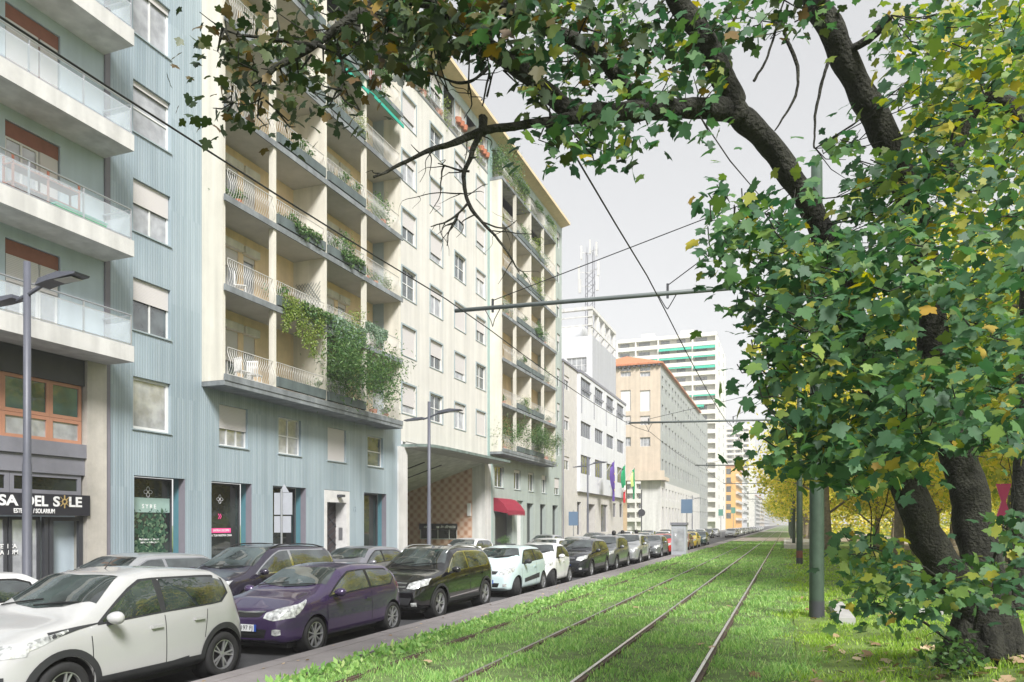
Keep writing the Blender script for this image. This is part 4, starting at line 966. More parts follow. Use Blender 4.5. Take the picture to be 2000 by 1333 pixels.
# ---------------- cars ----------------
def paint(name, col, rough=.28, metal=.0, coat=.8):
    return mat(name, col, rough, metal, var=.04, vscale=1.5, coat=coat)
M_tyre = mat('tyre_rubber', (.018, .018, .019), .85, var=.15, vscale=8)
M_rim = mat('alloy_rim', (.50, .50, .52), .3, metal=.75, var=.05)
M_clad = mat('black_plastic_cladding', (.028, .029, .032), .6, var=.1, vscale=4)
M_cglass = glassmat('car_glass', (.035, .045, .045), rough=.02, spec=1.0, var=.6, vs=2.2)
M_hl = glassmat('headlamp_glass', (.42, .43, .43), rough=.08, spec=1.0, var=.5, vs=14)
M_tl = mat('red_lamp_glass', (.42, .01, .012), .15, var=.1, coat=1)
M_plate = mat('number_plate_white', (.68, .69, .70), .4, var=0)
M_plate_b = mat('number_plate_blue', (.02, .07, .35), .4, var=0)
M_chrome = mat('chrome_trim', (.65, .65, .66), .12, metal=1, var=0)
def lerp1(tab, d):
    if d <= tab[0][0]: return tab[0][1]
    for (a, b) in zip(tab, tab[1:]):
        if d <= b[0]:
            t = (d-a[0])/(b[0]-a[0]+1e-9); return a[1]+(b[1]-a[1])*t
    return tab[-1][1]
def resamp(ch, n):
    P = [Vector(p) for p in ch]; Ls = [0]
    for a, b in zip(P, P[1:]): Ls.append(Ls[-1]+(b-a).length)
    out = []
    for i in range(n):
        t = Ls[-1]*i/(n-1); k = 0
        while k < len(Ls)-2 and Ls[k+1] < t: k += 1
        q = (t-Ls[k])/max(Ls[k+1]-Ls[k], 1e-9); out.append(P[k].lerp(P[k+1], min(max(q, 0), 1)))
    return out
WHEELS = {}
def wheel_meshes(r, rimf, spokes, dark):
    key = (round(r, 3), rimf, spokes, dark)
    if key in WHEELS: return WHEELS[key]
    w = .20; rr = r*rimf
    t = MB(); t.lathe([(rr*.97, -w/2+.01), (rr, -w/2), (r*.93, -w/2-.004), (r*.985, -w/2+.02), (r, -w/2+.05), (r, w/2-.05), (r*.985, w/2-.02), (r*.93, w/2+.004), (rr, w/2), (rr*.97, w/2-.015)], n=40, axis='x')
    tm = t.mesh('tyre', M_tyre, smooth=True)
    m = MB(); m.lathe([(rr*.99, -w/2+.01), (rr*.99, w/2-.008), (rr*.93, w/2-.006), (rr*.90, w/2-.045)], n=40, axis='x')
    m.lathe([(rr*.20, w/2-.05), (rr*.20, w/2-.022), (.004, w/2-.018)], n=20, axis='x')
    for k in range(spokes):
        for o in ((-.17, .17) if spokes <= 6 else (0,)):
            a = 2*math.pi*k/spokes
            p0 = Vector((w/2-.035, math.cos(a+o*.5)*rr*.15, math.sin(a+o*.5)*rr*.15)); p1 = Vector((w/2-.025, math.cos(a+o)*rr*.93, math.sin(a+o)*rr*.93))
            m.beam(p0, p1, rr*(.105 if spokes <= 6 else .15), .02)
    rm = m.mesh('rim', M_rim)
    d = MB(); d.lathe([(rr*.985, -w/2+.03), (rr*.985, w/2-.075), (.003, w/2-.085)], n=30, axis='x')
    dm = d.mesh('brake_disc', M_black, smooth=False)
    WHEELS[key] = (tm, rm, dm); return WHEELS[key]

def make_car(name, label, cat, xn, s0, p, col, group='cars parked along the track kerb', far=False, rz=0):
    "xn: X of the side that faces the track, s0: street position of the front bumper; the nose points down the street towards -Y"
    L, W, Ht, wb, fo, rw = p['L'], p['W'], p['H'], p['wb'], p['fo'], p['rw']
    root = thing(name, label, cat, (xn-W/2, s0+L/2, ROAD), rz, group); ORG[root.name] = Vector((0, L/2, 0))
    hw = W/2; zs = p.get('zs', .2); top = p['top']; belt = p['belt']; cab_w = p.get('roofw', .74)*hw
    plan = p.get('plan', [(0, .66), (.06, .78), (.22, .90), (.55, .985), (1.1, 1), (L-1.0, 1), (L-.4, .965), (L-.12, .88), (L, .78)])
    ds = sorted(set([0, .04, .12, .25, .42, .6, .8]+[round(.8+(L-1.6)*i/15, 3) for i in range(16)]+[L-.6, L-.42, L-.25, L-.12, L-.04, L]+[round(t[0], 3) for t in top]))
    dd = [ds[0]]
    for d in ds[1:]:
        if d-dd[-1] > .035: dd.append(d)
    dd[-1] = L
    bm = bmesh.new(); rings = []
    for d in dd:
        w = hw*lerp1(plan, d); zt = lerp1(top, d); zb = min(lerp1(belt, d), zt-.05)
        cab = max(0, min(1, (zt-zb-.05)/.40)); cab = cab*cab*(3-2*cab)
        e = min(d, L-d); z0 = zs+max(0, .16-e)*.55
        wr = w*.90*(1-cab)+min(cab_w, w*.93)*cab; wbt = w*(.955*(1-cab)+.965*cab)
        rd = .035*(1-cab)+.075*cab
        zm = z0+(zb-z0)*.55
        half = [(0, z0), (w*.75, z0), (w*.955, z0+.03), (w*.985, z0+.13), (w, zm), (w*.995, zb-.10), (wbt, zb-.005), (wbt*(1-.5)+wr*.5+.01*cab, zb+(zt-rd-zb)*.52), (wr, zt-rd), (wr*.86, zt-rd*.32), (wr*.45, zt-rd*.06), (0, zt)]
        ring = [bm.verts.new((x, d, z)) for x, z in half]+[bm.verts.new((-x, d, z)) for x, z in half[-2:0:-1]]
        rings.append(ring)
    n = len(rings[0])
    for a, b in zip(rings, rings[1:]):
        for j in range(n): bm.faces.new((a[j], b[j], b[(j+1) % n], a[(j+1) % n]))
    for ring, rev in ((rings[0], 0), (rings[-1], 1)):
        k = len(ring)//2
        for j in range(k):    # quads across the cap
            a, b, c, d_ = ring[j], ring[j+1], ring[n-j-1], ring[(n-j) % n]
            vs = []
            for q in (a, b, c, d_):
                if q not in vs: vs.append(q)
            if len(vs) >= 3:
                try: bm.faces.new(vs if not rev else vs[::-1])
                except ValueError: pass
    bmesh.ops.recalc_face_normals(bm, faces=bm.faces)
    me = bpy.data.meshes.new('body_cage'); bm.to_mesh(me); bm.free()
    tmp = bpy.data.objects.new('tmp_body', me); C.objects.link(tmp)
    sb = tmp.modifiers.new('s', 'SUBSURF'); sb.levels = 1 if far else 2; sb.render_levels = sb.levels
    dg = bpy.context.evaluated_depsgraph_get(); hi = bpy.data.meshes.new_from_object(tmp.evaluated_get(dg))
    bmt = bmesh.new(); bmt.from_mesh(hi); bvh = BVHTree.FromBMesh(bmt); bmt.free()
    ra = rw+.055; zw = rw
    wy = [fo, fo+wb]; cut = []
    for y in wy:
        for sd in (1, -1):
            cm = MB(); cm.lathe([(.001, sd*(hw-.30)), (ra, sd*(hw-.30)), (ra, sd*(hw+.3)), (.001, sd*(hw+.3))], c=(0, y, zw), n=36, axis='x')
            m_ = cm.mesh('cut', M_black); b_ = bmesh.new(); b_.from_mesh(m_); bmesh.ops.remove_doubles(b_, verts=b_.verts, dist=.003); bmesh.ops.recalc_face_normals(b_, faces=b_.faces); b_.to_mesh(m_); b_.free()
            co = bpy.data.objects.new('tmp_cut', m_); C.objects.link(co); cut.append(co)
            bo = tmp.modifiers.new('b', 'BOOLEAN'); bo.operation = 'DIFFERENCE'; bo.solver = 'EXACT'; bo.object = co
    dg = bpy.context.evaluated_depsgraph_get(); dg.update(); bodym = bpy.data.meshes.new_from_object(tmp.evaluated_get(dg))
    for o in cut+[tmp]: bpy.data.objects.remove(o)
    bodym.name = 'body'; bodym.materials.clear(); bodym.materials.append(col)
    bodym.polygons.foreach_set('use_smooth', [True]*len(bodym.polygons)); bodym.polygons.foreach_set('material_index', [0]*len(bodym.polygons))
    try: bodym.set_sharp_from_angle(angle=math.radians(38))
    except Exception: pass
    bodym.transform(Matrix.Translation((0, -L/2, 0)))
    child_mesh('body', bodym, root)
    def ray(o, d, fb=None):
        h = bvh.ray_cast(Vector(o), Vector(d))
        if h[0] is None: return fb
        return h[0], h[1]
    def decal(nm, m, kind, ta, tb, nu=14, nv=6, off=.006, sd=1, label=None, smooth=True, mb=None):
        A = resamp([(*q, 0) for q in ta], nu); B = resamp([(*q, 0) for q in tb], nu)
        mbb = mb or MB(); G = []
        for j in range(nv):
            t = j/(nv-1); row = []
            for i in range(nu):
                q = A[i].lerp(B[i], t); 
                if kind == 'side': h = ray((sd*3, q.x, q.y), (-sd, 0, 0))
                elif kind == 'front': h = ray((q.x, -3, q.y), (0, 1, 0))
                elif kind == 'rear': h = ray((q.x, L+3, q.y), (0, -1, 0))
                else: h = ray((q.y, q.x, 5), (0, 0, -1))     # 'top': (d, lateral)
                row.append(None if h is None else h[0]+h[1]*off)
            G.append(row)
        for j in range(nv-1):
            for i in range(nu-1):
                c = [G[j][i], G[j][i+1], G[j+1][i+1], G[j+1][i]]
                if all(v is not None for v in c):
                    i0 = len(mbb.v); mbb.v.extend([tuple(v) for v in c]); mbb.f.append((i0, i0+1, i0+2, i0+3)); mbb.mi.append(mbb.m)
        if mb is not None: return None
        if not mbb.f: return None
        me_ = mbb.mesh(nm, m, smooth=False); b_ = bmesh.new(); b_.from_mesh(me_); bmesh.ops.remove_doubles(b_, verts=b_.verts, dist=.0005)
        for f_ in b_.faces: f_.smooth = smooth
        b_.normal_update()
        c_ = Vector((0, L/2, .6)); fl = sum(1 if (f_.calc_center_median()-c_).dot(f_.normal) < 0 else -1 for f_ in b_.faces)
        if fl > 0: bmesh.ops.reverse_faces(b_, faces=b_.faces)
        b_.to_mesh(me_); b_.free()
        me_.transform(Matrix.Translation((0, -L/2, 0))); return child_mesh(nm, me_, root, label)
    # glazing
    ws = p['ws']   # (d_bottom, d_top, half width bottom, half width top, bow)
    db, dt, yb, yt, bow = ws
    decal('windscreen', M_cglass, 'top', [(dt+bow*.3, -yt), (dt, 0), (dt+bow*.3, yt)], [(db+bow, -yb), (db+bow*.25, -yb*.55), (db, 0), (db+bow*.25, yb*.55), (db+bow, yb)], 22, 12, off=.008)
    if not far:
        wm = MB()
        for (y0, y1) in ((-.05, .55), (-.6, -.02)):
            P_ = []
            for k in range(6):
                t = k/5; yy = y0+(y1-y0)*t; d_ = db+.02+.10*t; h = ray((yy, d_, 5), (0, 0, -1))
                if h: P_.append(h[0]+Vector((0, 0, .025))-Vector((0, L/2, 0)))
            if len(P_) > 2: wm.tube(P_, .009, 4)
        if wm.v: child_mesh('wiper', wm.mesh('wiper', M_black), root)
    for sd in (1, -1):
        if far and sd < 0: continue
        for (ta, tb, nm, m) in p['wins']:
            decal(nm, {'g': M_cglass, 'k': M_clad, 'c': M_chrome, 'b': M_black}[m], 'side', ta, tb, 12, 5, off=.007 if m == 'g' else .0045, sd=sd)
        if not far or True:
            for (a, b, wd) in p.get('seams', []):
                decal('door_seam', M_black, 'side', [(a[0]-wd/2, a[1]), (b[0]-wd/2, b[1])], [(a[0]+wd/2, a[1]), (b[0]+wd/2, b[1])], 10, 2, off=.003, sd=sd)
            for (d_, z_) in p.get('handles', []):
                h = ray((sd*3, d_, z_), (-sd, 0, 0))
                if h:
                    hb = MB(); hb.box(h[0].x+.012*sd, h[0].x+.035*sd, d_-.085-L/2, d_+.085-L/2, z_-.014, z_+.016); hb.box(h[0].x-.01*sd, h[0].x+.014*sd, d_-.085-L/2, d_-.06-L/2, z_-.014, z_+.016); hb.box(h[0].x-.01*sd, h[0].x+.014*sd, d_+.06-L/2, d_+.085-L/2, z_-.014, z_+.016)
                    child_mesh('door_handle', hb.mesh('door_handle', p.get('handlem') or col), root)
        # mirror
        md, mz = p['mirror']; h = ray((sd*3, md, mz), (-sd, 0, 0))
        if h:
            b_ = bmesh.new(); bmesh.ops.create_uvsphere(b_, u_segments=14, v_segments=10, radius=1)
            for v in b_.verts:
                x_, y_, z_ = v.co; y_ = max(-1, min(.35, y_)); v.co = Vector((h[0].x+sd*.16+x_*.115, md-.03+y_*.09-L/2, mz+.07+z_*.075*(1+.15*x_*sd)))
            for f_ in b_.faces: f_.smooth = True
            me_ = bpy.data.meshes.new('wing_mirror'); b_.to_mesh(me_); b_.free(); me_.materials.append(p.get('mirm') or col); mo = child_mesh('wing_mirror', me_, root)
            st = MB(); st.beam((h[0].x-.02*sd, md-L/2, mz-.01), (h[0].x+.10*sd, md-.02-L/2, mz+.02), .05, .05); 
            child_mesh('mirror_stalk', st.mesh('mirror_stalk', M_clad), root)
        # lamps
        for (nm, m, kind, ta, tb) in p.get('lamps', []):
            if kind == 'side': decal(nm, m, 'side', ta, tb, 10, 5, off=.006, sd=sd)
            else: decal(nm, m, kind, [(sd*q[0], q[1]) for q in ta], [(sd*q[0], q[1]) for q in tb], 10, 5, off=.008)
        # arches and cladding
        if p.get('arch') or True:
            for y in wy:
                r1 = ra+(p.get('arch') or .0)
                if p.get('arch'):
                    TA = [(y-r1*math.cos(math.pi*k/16)*1.0, zw+r1*math.sin(math.pi*k/16)) for k in range(-1, 18)]; TB = [(y-(ra+.002)*math.cos(math.pi*k/16), zw+(ra+.002)*math.sin(math.pi*k/16)) for k in range(-1, 18)]
                    decal('arch_trim', M_clad, 'side', TA, TB, 24, 3, off=.012, sd=sd)
                ln = MB(); ln.lathe([(ra-.004, sd*(hw-.30)), (ra-.004, sd*(hw-.035))], c=(0, y-L/2, zw), n=30, axis='x'); ln.lathe([(ra-.004, sd*(hw-.295)), (.01, sd*(hw-.295))], c=(0, y-L/2, zw), n=30, axis='x')
                child_mesh('wheel_arch_liner', ln.mesh('wheel_arch_liner', M_black, smooth=True), root)
        if p.get('sill'):
            zt_ = p['sill']; decal('sill_cladding', M_clad, 'side', [(fo+ra+.0, zt_), (fo+wb-ra, zt_)], [(fo+ra+.0, zs+.02), (fo+wb-ra, zs+.02)], 14, 4, off=.012, sd=sd)
        for (nm, m, ta, tb) in p.get('side_extra', []): decal(nm, m, 'side', ta, tb, 14, 4, off=.009, sd=sd)
    for (nm, m, ta, tb) in p.get('front', []): decal(nm, m, 'front', ta, tb, 16, 4, off=.007)
    for (nm, m, ta, tb) in p.get('topx', []): decal(nm, m, 'top', ta, tb, 16, 4, off=.004)
    # plate
    pz = p.get('plate_z', .48); h = ray((0, -3, pz), (0, 1, 0))
    if h:
        y_ = h[0].y-.03-L/2; pm_ = MB(); pm_.box(-.26, .26, y_, y_+.012, pz-.055, pz+.055); pl = child_mesh('number_plate', pm_.mesh('number_plate', M_plate), root)
        if not far:
            pb = MB(); pb.box(-.262, -.225, y_-.002, y_+.01, pz-.056, pz+.056); pb.box(.225, .262, y_-.002, y_+.01, pz-.056, pz+.056); child_mesh('plate_band', pb.mesh('plate_band', M_plate_b), pl)
            if p.get('plate'):
                tm_ = text_mesh(p['plate'], .1, M_black, extr=.001); tm_.transform(Matrix.Translation((0, y_-.004, pz)) @ Matrix.Rotation(math.pi/2, 4, 'X')); child_mesh('plate_lettering', tm_, pl)
    # roof rails
    if p.get('rails'):
        for sd in (1, -1):
            P_ = []
            d0, d1 = p['rails']
            for k in range(11):
                t = k/10; d_ = d0+(d1-d0)*t; h = ray((sd*cab_w*.88, d_, 5), (0, 0, -1)); P_.append(h[0]+Vector((0, 0, (.05*min(1, 5*min(t, 1-t)))))-Vector((0, L/2, 0)))
            rm_ = MB(); rm_.tube(P_, .017, 6); child_mesh('roof_rail', rm_.mesh('roof_rail', p.get('railm') or M_alu, smooth=True), root)
    if p.get('aerial'):
        h = ray((0, p['aerial'], 5), (0, 0, -1)); am = MB(); am.tube([h[0]-Vector((0, L/2, 0)), h[0]+Vector((0, .12-L/2, .13))], [.008, .003], 5); child_mesh('aerial', am.mesh('aerial', M_black), root)
    # underside and bumper lip
    ub = MB(); ub.box(-hw*.78, hw*.78, .25-L/2, L/2-.25, zs-.06, zs+.05); child_mesh('underbody', ub.mesh('underbody', M_black), root)
    # wheels
    tm, rm, dm = wheel_meshes(rw, p.get('rimf', .68), p.get('spokes', 5), False)
    for i, y in enumerate(wy):
        for sd in (1, -1):
            t_ = bpy.data.objects.new('wheel', tm); C.objects.link(t_); t_.parent = root; t_.location = (sd*(hw-.125), y-L/2, rw); st_ = p.get('steer', 0) if i == 0 else 0
            t_.rotation_euler = (0, 0, (0 if sd > 0 else math.pi)+math.radians(st_)); KIDS.setdefault(root.name, []).append(t_)
            for nm, me_ in (('rim', rm), ('brake_disc', dm)):
                r_ = bpy.data.objects.new(nm, me_); C.objects.link(r_); r_.parent = t_; KIDS.setdefault(t_.name, []).append(r_)
                if nm == 'rim' and p.get('rim_dark'):
                    pass
    ORG[root.name] = Vector((0, 0, 0))
    return root

def hatch(L=3.94, W=1.70, H=1.45, wb=2.53, fo=.80, rw=.30, doors=2, hood=.98, cowl=1.0, a_top=1.75, **k):
    "general hatchback proportions; d measured back from the nose"
    zb = k.get('zb', .93); zr = H
    top = [(0, .62), (.05, .74), (.16, hood-.16), (.5, hood-.03), (cowl, hood+.06), ((cowl+a_top)/2, hood+.06+(zr-hood-.12)*.55), (a_top, zr-.055), (a_top+.5, zr), (L*.68, zr-.01), (L-.55, zr-.07), (L-.30, zr-.20), (L-.14, zb+.03), (L-.04, zb-.2), (L, .62)]
    belt = [(0, .66), (.3, hood-.13), (cowl-.1, zb-.04), (cowl+.6, zb), (L-.9, zb+.06), (L-.3, zb+.05), (L, .7)]
    d0 = cowl+.22; d1 = L-.55; zt = zr-.15
    mid = cowl+.22+(d1-d0)*(.60 if doors == 2 else .46)
    def zbl(d): return lerp1(belt, d)+.025
    a_x = lambda z: cowl+.25+(a_top+.18-cowl-.25)*((z-zbl(d0))/(zt-zbl(d0)))
    w1 = ([(a_x(zbl(d0)+.03), zbl(d0)+.03), (a_x(zt-.1), zt-.10), (a_x(zt)+.05, zt-.01), (mid-.05, zt)], [(a_x(zbl(d0)+.03), zbl(d0)+.01), (mid-.02, zbl(mid))], 'side_window', 'g')
    d2 = k.get('d2', L-.48)
    w2 = ([(mid+.05, zt), (d2-.35, zt-.03), (d2-.12, zt-.09)], [(mid+.06, zbl(mid)), (d2-.25, zbl(d2)+.0), (d2-.08, zbl(d2)+.12)], 'rear_side_window', 'g')
    surround = ([(a_x(zbl(d0))-.03, zbl(d0)+.01), (a_x(zt-.1)-.03, zt-.08), (a_x(zt)+.04, zt+.02), (mid, zt+.025), (d2-.3, zt-.0), (d2-.08, zt-.07)], [(a_x(zbl(d0))-.03, zbl(d0)-.015), (mid, zbl(mid)-.02), (d2-.22, zbl(d2)-.02), (d2-.04, zbl(d2)+.10)], 'window_surround', k.get('sur', 'b'))
    seam_f = cowl+.12
    p = dict(L=L, W=W, H=H, wb=wb, fo=fo, rw=rw, top=top, belt=belt, ws=(cowl+.08, a_top-.04, W*.405, W*.325, .22), wins=[surround, w1, w2],
             seams=[((seam_f, zb-.12), (seam_f+.03, .30), .012), ((mid+.03, zb), (mid+.05, .30), .012)] + ([((L-fo*1.05-.12, zb), (L-fo*1.3, .62), .012)] if doors == 4 else []),
             handles=[(mid-.12, zb-.13)]+([(L-1.05, zb-.11)] if doors == 4 else []), mirror=(cowl+.36, zb+.0), roofw=.76,
             lamps=[('headlight', M_hl, 'front', [(W*.27, hood-.20), (W*.36, hood-.15), (W*.46, hood-.10)], [(W*.25, hood-.31), (W*.35, hood-.33), (W*.46, hood-.24)]),
                    ('fog_light', M_hl, 'front', [(W*.32, .42), (W*.38, .43)], [(W*.32, .34), (W*.38, .34)]),
                    ('tail_light', M_tl, 'side', [(L-.30, zb+.05), (L-.13, zb+.02)], [(L-.22, zb-.16), (L-.06, zb-.16)])],
             front=[('grille', M_black, [(-W*.22, hood-.24), (0, hood-.23), (W*.22, hood-.24)], [(-W*.19, hood-.31), (0, hood-.33), (W*.19, hood-.31)]),
                    ('air_intake', M_black, [(-W*.26, .44), (0, .45), (W*.26, .44)], [(-W*.22, .27), (0, .25), (W*.22, .27)]),
                    ('grille_trim', M_chrome, [(-W*.22, hood-.215), (0, hood-.205), (W*.22, hood-.215)], [(-W*.22, hood-.24), (0, hood-.23), (W*.22, hood-.24)])])
    p.update(k); return p
P_white = paint('pearl_white_paint', (.43, .43, .43), .25)
P_purple = paint('purple_paint', (.058, .036, .098), .25, .35)
P_black = paint('black_paint', (.008, .008, .009), .15)
P_ice = paint('pale_ice_blue_paint', (.52, .64, .66), .3)
P_white2 = paint('white_paint', (.70, .70, .70), .3)
P_navy = paint('dark_anthracite_paint', (.025, .027, .033), .2, .3)
P_grey = paint('grey_paint', (.20, .21, .22), .3, .5)
P_silver = paint('silver_paint', (.42, .43, .44), .3, .5)
P_red = paint('red_paint', (.50, .02, .02), .3)
P_brown = paint('copper_paint', (.30, .10, .06), .3, .3)
P_yellow = paint('yellow_paint_car', (.75, .55, .06), .3)
P_teal = paint('dark_green_paint', (.02, .06, .06), .25, .2)
KK = 'cars parked nose to tail along the track kerb'; TT = 'cars queuing in the traffic lane'
XP = -7.42
suv = dict(arch=.075, sill=.36)
cars = []
# compact white crossover
pk = hatch(3.72, 1.75, 1.60, 2.44, .72, .32, doors=4, hood=1.05, cowl=.92, a_top=1.62, zb=1.0, arch=.085, sill=.40, rimf=.66, rails=None, aerial=1.95, zs=.24, sur='k', d2=3.36, roofw=.78)
pk['side_extra'] = [('lower_door_crease', M_clad, [(1.3, .33), (2.5, .42)], [(1.3, .30), (2.5, .39)])]
pk['lamps'] = [('headlight', M_hl, 'side', [(.12, .86), (.45, .93), (.78, .985)], [(.12, .76), (.40, .83), (.78, .965)]), ('headlight', M_hl, 'front', [(.46, .86), (.62, .88), (.80, .90)], [(.46, .76), (.62, .75), (.80, .76)]), ('bonnet_side_trim', M_clad, 'side', [(.55, .975), (.9, 1.005), (1.18, 1.02)], [(.55, .90), (.9, .97), (1.18, 1.01)]),
    ('tail_light', M_tl, 'side', [(3.50, 1.0), (3.62, .98)], [(3.56, .82), (3.68, .82)]), ('fog_light', M_clad, 'front', [(.5, .56), (.72, .57)], [(.5, .42), (.72, .42)])]
make_car('parked_car', 'pearl white compact crossover with black wheel arch cladding, nearest car at the kerb', 'car', XP, S(440, XP)-.72-2.44, pk, P_white, KK)
# purple three-door
pu = hatch(3.96, 1.71, 1.43, 2.60, .80, .295, doors=2, hood=.95, cowl=.98, a_top=1.78, zb=.90, rimf=.74, spokes=9, plate='DV 197 FJ', roofw=.76, d2=3.58, sur='b')
pu['lamps'] = [('headlight', M_hl, 'side', [(.16, .73), (.38, .83), (.62, .90)], [(.16, .63), (.36, .68), (.62, .885)]), ('headlight', M_hl, 'front', [(.40, .72), (.58, .79), (.76, .84)], [(.38, .64), (.56, .60), (.78, .64)]),
    ('fog_light', M_hl, 'front', [(.54, .46), (.60, .47), (.66, .46)], [(.54, .38), (.60, .36), (.66, .38)]), ('tail_light', M_tl, 'side', [(3.60, .99), (3.84, .94)], [(3.66, .86), (3.90, .76)])]
pu['front'] = [('grille', M_black, [(-.36, .725), (0, .715), (.36, .725)], [(-.30, .655), (0, .64), (.30, .655)]), ('grille_trim', M_chrome, [(-.38, .75), (0, .73), (.38, .75)], [(-.37, .725), (0, .71), (.37, .725)]), ('air_intake', M_black, [(-.44, .46), (0, .47), (.44, .46)], [(-.38, .26), (0, .24), (.38, .26)])]
make_car('parked_car', 'purple three-door hatchback parked behind the white crossover', 'car', XP, S(620, XP)-.80, pu, P_purple, KK)
# black suv
ps = hatch(4.42, 1.83, 1.62, 2.72, .88, .345, doors=4, hood=1.04, cowl=1.12, a_top=1.88, zb=1.02, arch=.06, sill=.42, rails=(1.75, 3.85), rimf=.70, spokes=5, sur='c', d2=4.02, zs=.25, roofw=.76)
ps['wins'] = [ps['wins'][0], ps['wins'][1], ps['wins'][2], ([(3.52, 1.5), (3.57, 1.49)], [(3.58, 1.08), (3.64, 1.08)], 'window_pillar', 'b')]
ps['side_extra'] = [('door_moulding', M_chrome, [(1.35, .455), (3.05, .50)], [(1.35, .425), (3.05, .47)])]
ps['front'] = [('grille', M_black, [(-.44, .87), (0, .88), (.44, .87)], [(-.42, .72), (0, .71), (.42, .72)]), ('grille_bar', M_chrome, [(-.44, .85), (0, .86), (.44, .85)], [(-.44, .83), (0, .84), (.44, .83)]), ('grille_bar', M_chrome, [(-.43, .77), (0, .775), (.43, .77)], [(-.43, .75), (0, .755), (.43, .75)]), ('air_intake', M_clad, [(-.6, .52), (0, .54), (.6, .52)], [(-.5, .32), (0, .30), (.5, .32)])]
make_car('parked_car', 'black sport utility car with silver roof rails and chrome window line', 'car', XP, S(862, XP)-.88, ps, P_black, KK)
# pale blue city car
pt = hatch(3.60, 1.66, 1.50, 2.42, .62, .30, doors=2, hood=1.0, cowl=.78, a_top=1.34, zb=.97, rimf=.72, spokes=8, steer=28, mirm=M_clad, d2=3.3)
pt['side_extra'] = [('door_moulding', M_clad, [(1.15, .52), (2.55, .62)], [(1.15, .40), (2.55, .47)])]
make_car('parked_car', 'pale ice blue city car with turned front wheels and grey door mouldings', 'car', XP, S(1014, XP)-.62, pt, P_ice, KK)
pm_ = hatch(2.72, 1.64, 1.50, 1.95, .42, .30, doors=2, hood=1.0, cowl=.52, a_top=1.06, zb=.98, rimf=.72, spokes=8, steer=20, d2=2.5)
pm_['lamps'] = pm_['lamps'][:2]
make_car('parked_car', 'short white two-seat car with black front screen surround', 'car', XP, S(1084, XP)-.42, pm_, P_white2, KK)
pc = hatch(4.55, 1.82, 1.56, 2.72, .92, .34, doors=4, hood=1.02, cowl=1.15, a_top=1.95, zb=1.0, arch=.06, sill=.38, rimf=.70)
make_car('parked_car', 'dark anthracite coupe-roofed crossover parked behind the short white car', 'car', XP, S(1157, XP)-.92, pc, P_navy, KK)
pg = hatch(4.3, 1.82, 1.62, 2.68, .86, .34, doors=4, hood=1.05, cowl=1.08, a_top=1.82, zb=1.02, arch=.05, sill=.38)
make_car('parked_car', 'mid grey crossover, seventh car along the kerb', 'car', XP, S(1206, XP)-.86, pg, P_grey, KK)
make_car('parked_car', 'pale silver crossover parked between a grey and a dark car', 'car', XP, S(1252, XP)-.86, pg, P_silver, KK)
ph = hatch(4.05, 1.75, 1.47, 2.6, .82, .31, doors=4)
far_specs = [(46.6, P_grey, 'small dark grey car parked right before the red one'), (51.4, P_red, 'bright red hatchback parked beside the silver kiosk'), (56.2, P_navy, 'dark crossover half hidden by the silver kiosk'), (61.0, P_brown, 'copper red car parked behind the silver kiosk'),
             (66.5, P_yellow, 'yellow sports car parked beyond the kiosk'), (75.0, P_teal, 'dark green hatchback behind the yellow car')]
for (s0, c, lb) in far_specs: make_car('parked_car', lb, 'car', XP, s0, ph, c, KK, far=True)
# queue in the middle lane
pv = hatch(4.75, 1.86, 1.66, 2.85, .92, .34, doors=4, hood=1.02, cowl=1.0, a_top=2.0, zb=1.0, rails=(1.9, 4.2), railm=M_black, rimf=.7, spokes=10, sur='c', d2=4.4)
make_car('car', 'dark aubergine people carrier with black roof rails in the traffic lane', 'car', -11.3, 12.5, pv, paint('aubergine_paint', (.035, .03, .05), .2, .3), TT)
make_car('car', 'dark silver hatchback in the traffic lane behind the people carrier', 'car', -11.9, 18.2, ph, paint('dark_silver_paint', (.22, .22, .25), .3, .4), TT)
pe = hatch(4.4, 1.8, 1.46, 2.7, .9, .32, doors=4, sur='c', d2=4.15)
make_car('car', 'silver grey car beside the pavement behind the white crossover', 'car', -14.0, 11.4, pe, P_silver, 'cars on the building side of the road')
make_car('car', 'white hatchback at the left edge showing its red tail lamp', 'car', -11.0, 4.75, ph, P_white2, TT)
make_car('car', 'white saloon in the traffic lane beyond the short white car', 'car', -10.3, 33.0, ph, P_white2, TT, far=True)
make_car('car', 'pale grey hatchback in the traffic lane, behind the anthracite crossover', 'car', -10.3, 38.6, pe, P_silver, TT, far=True)
make_car('car', 'dark blue car in the traffic lane far beyond the crossover', 'car', -10.3, 44.6, ph, P_teal, TT, far=True)
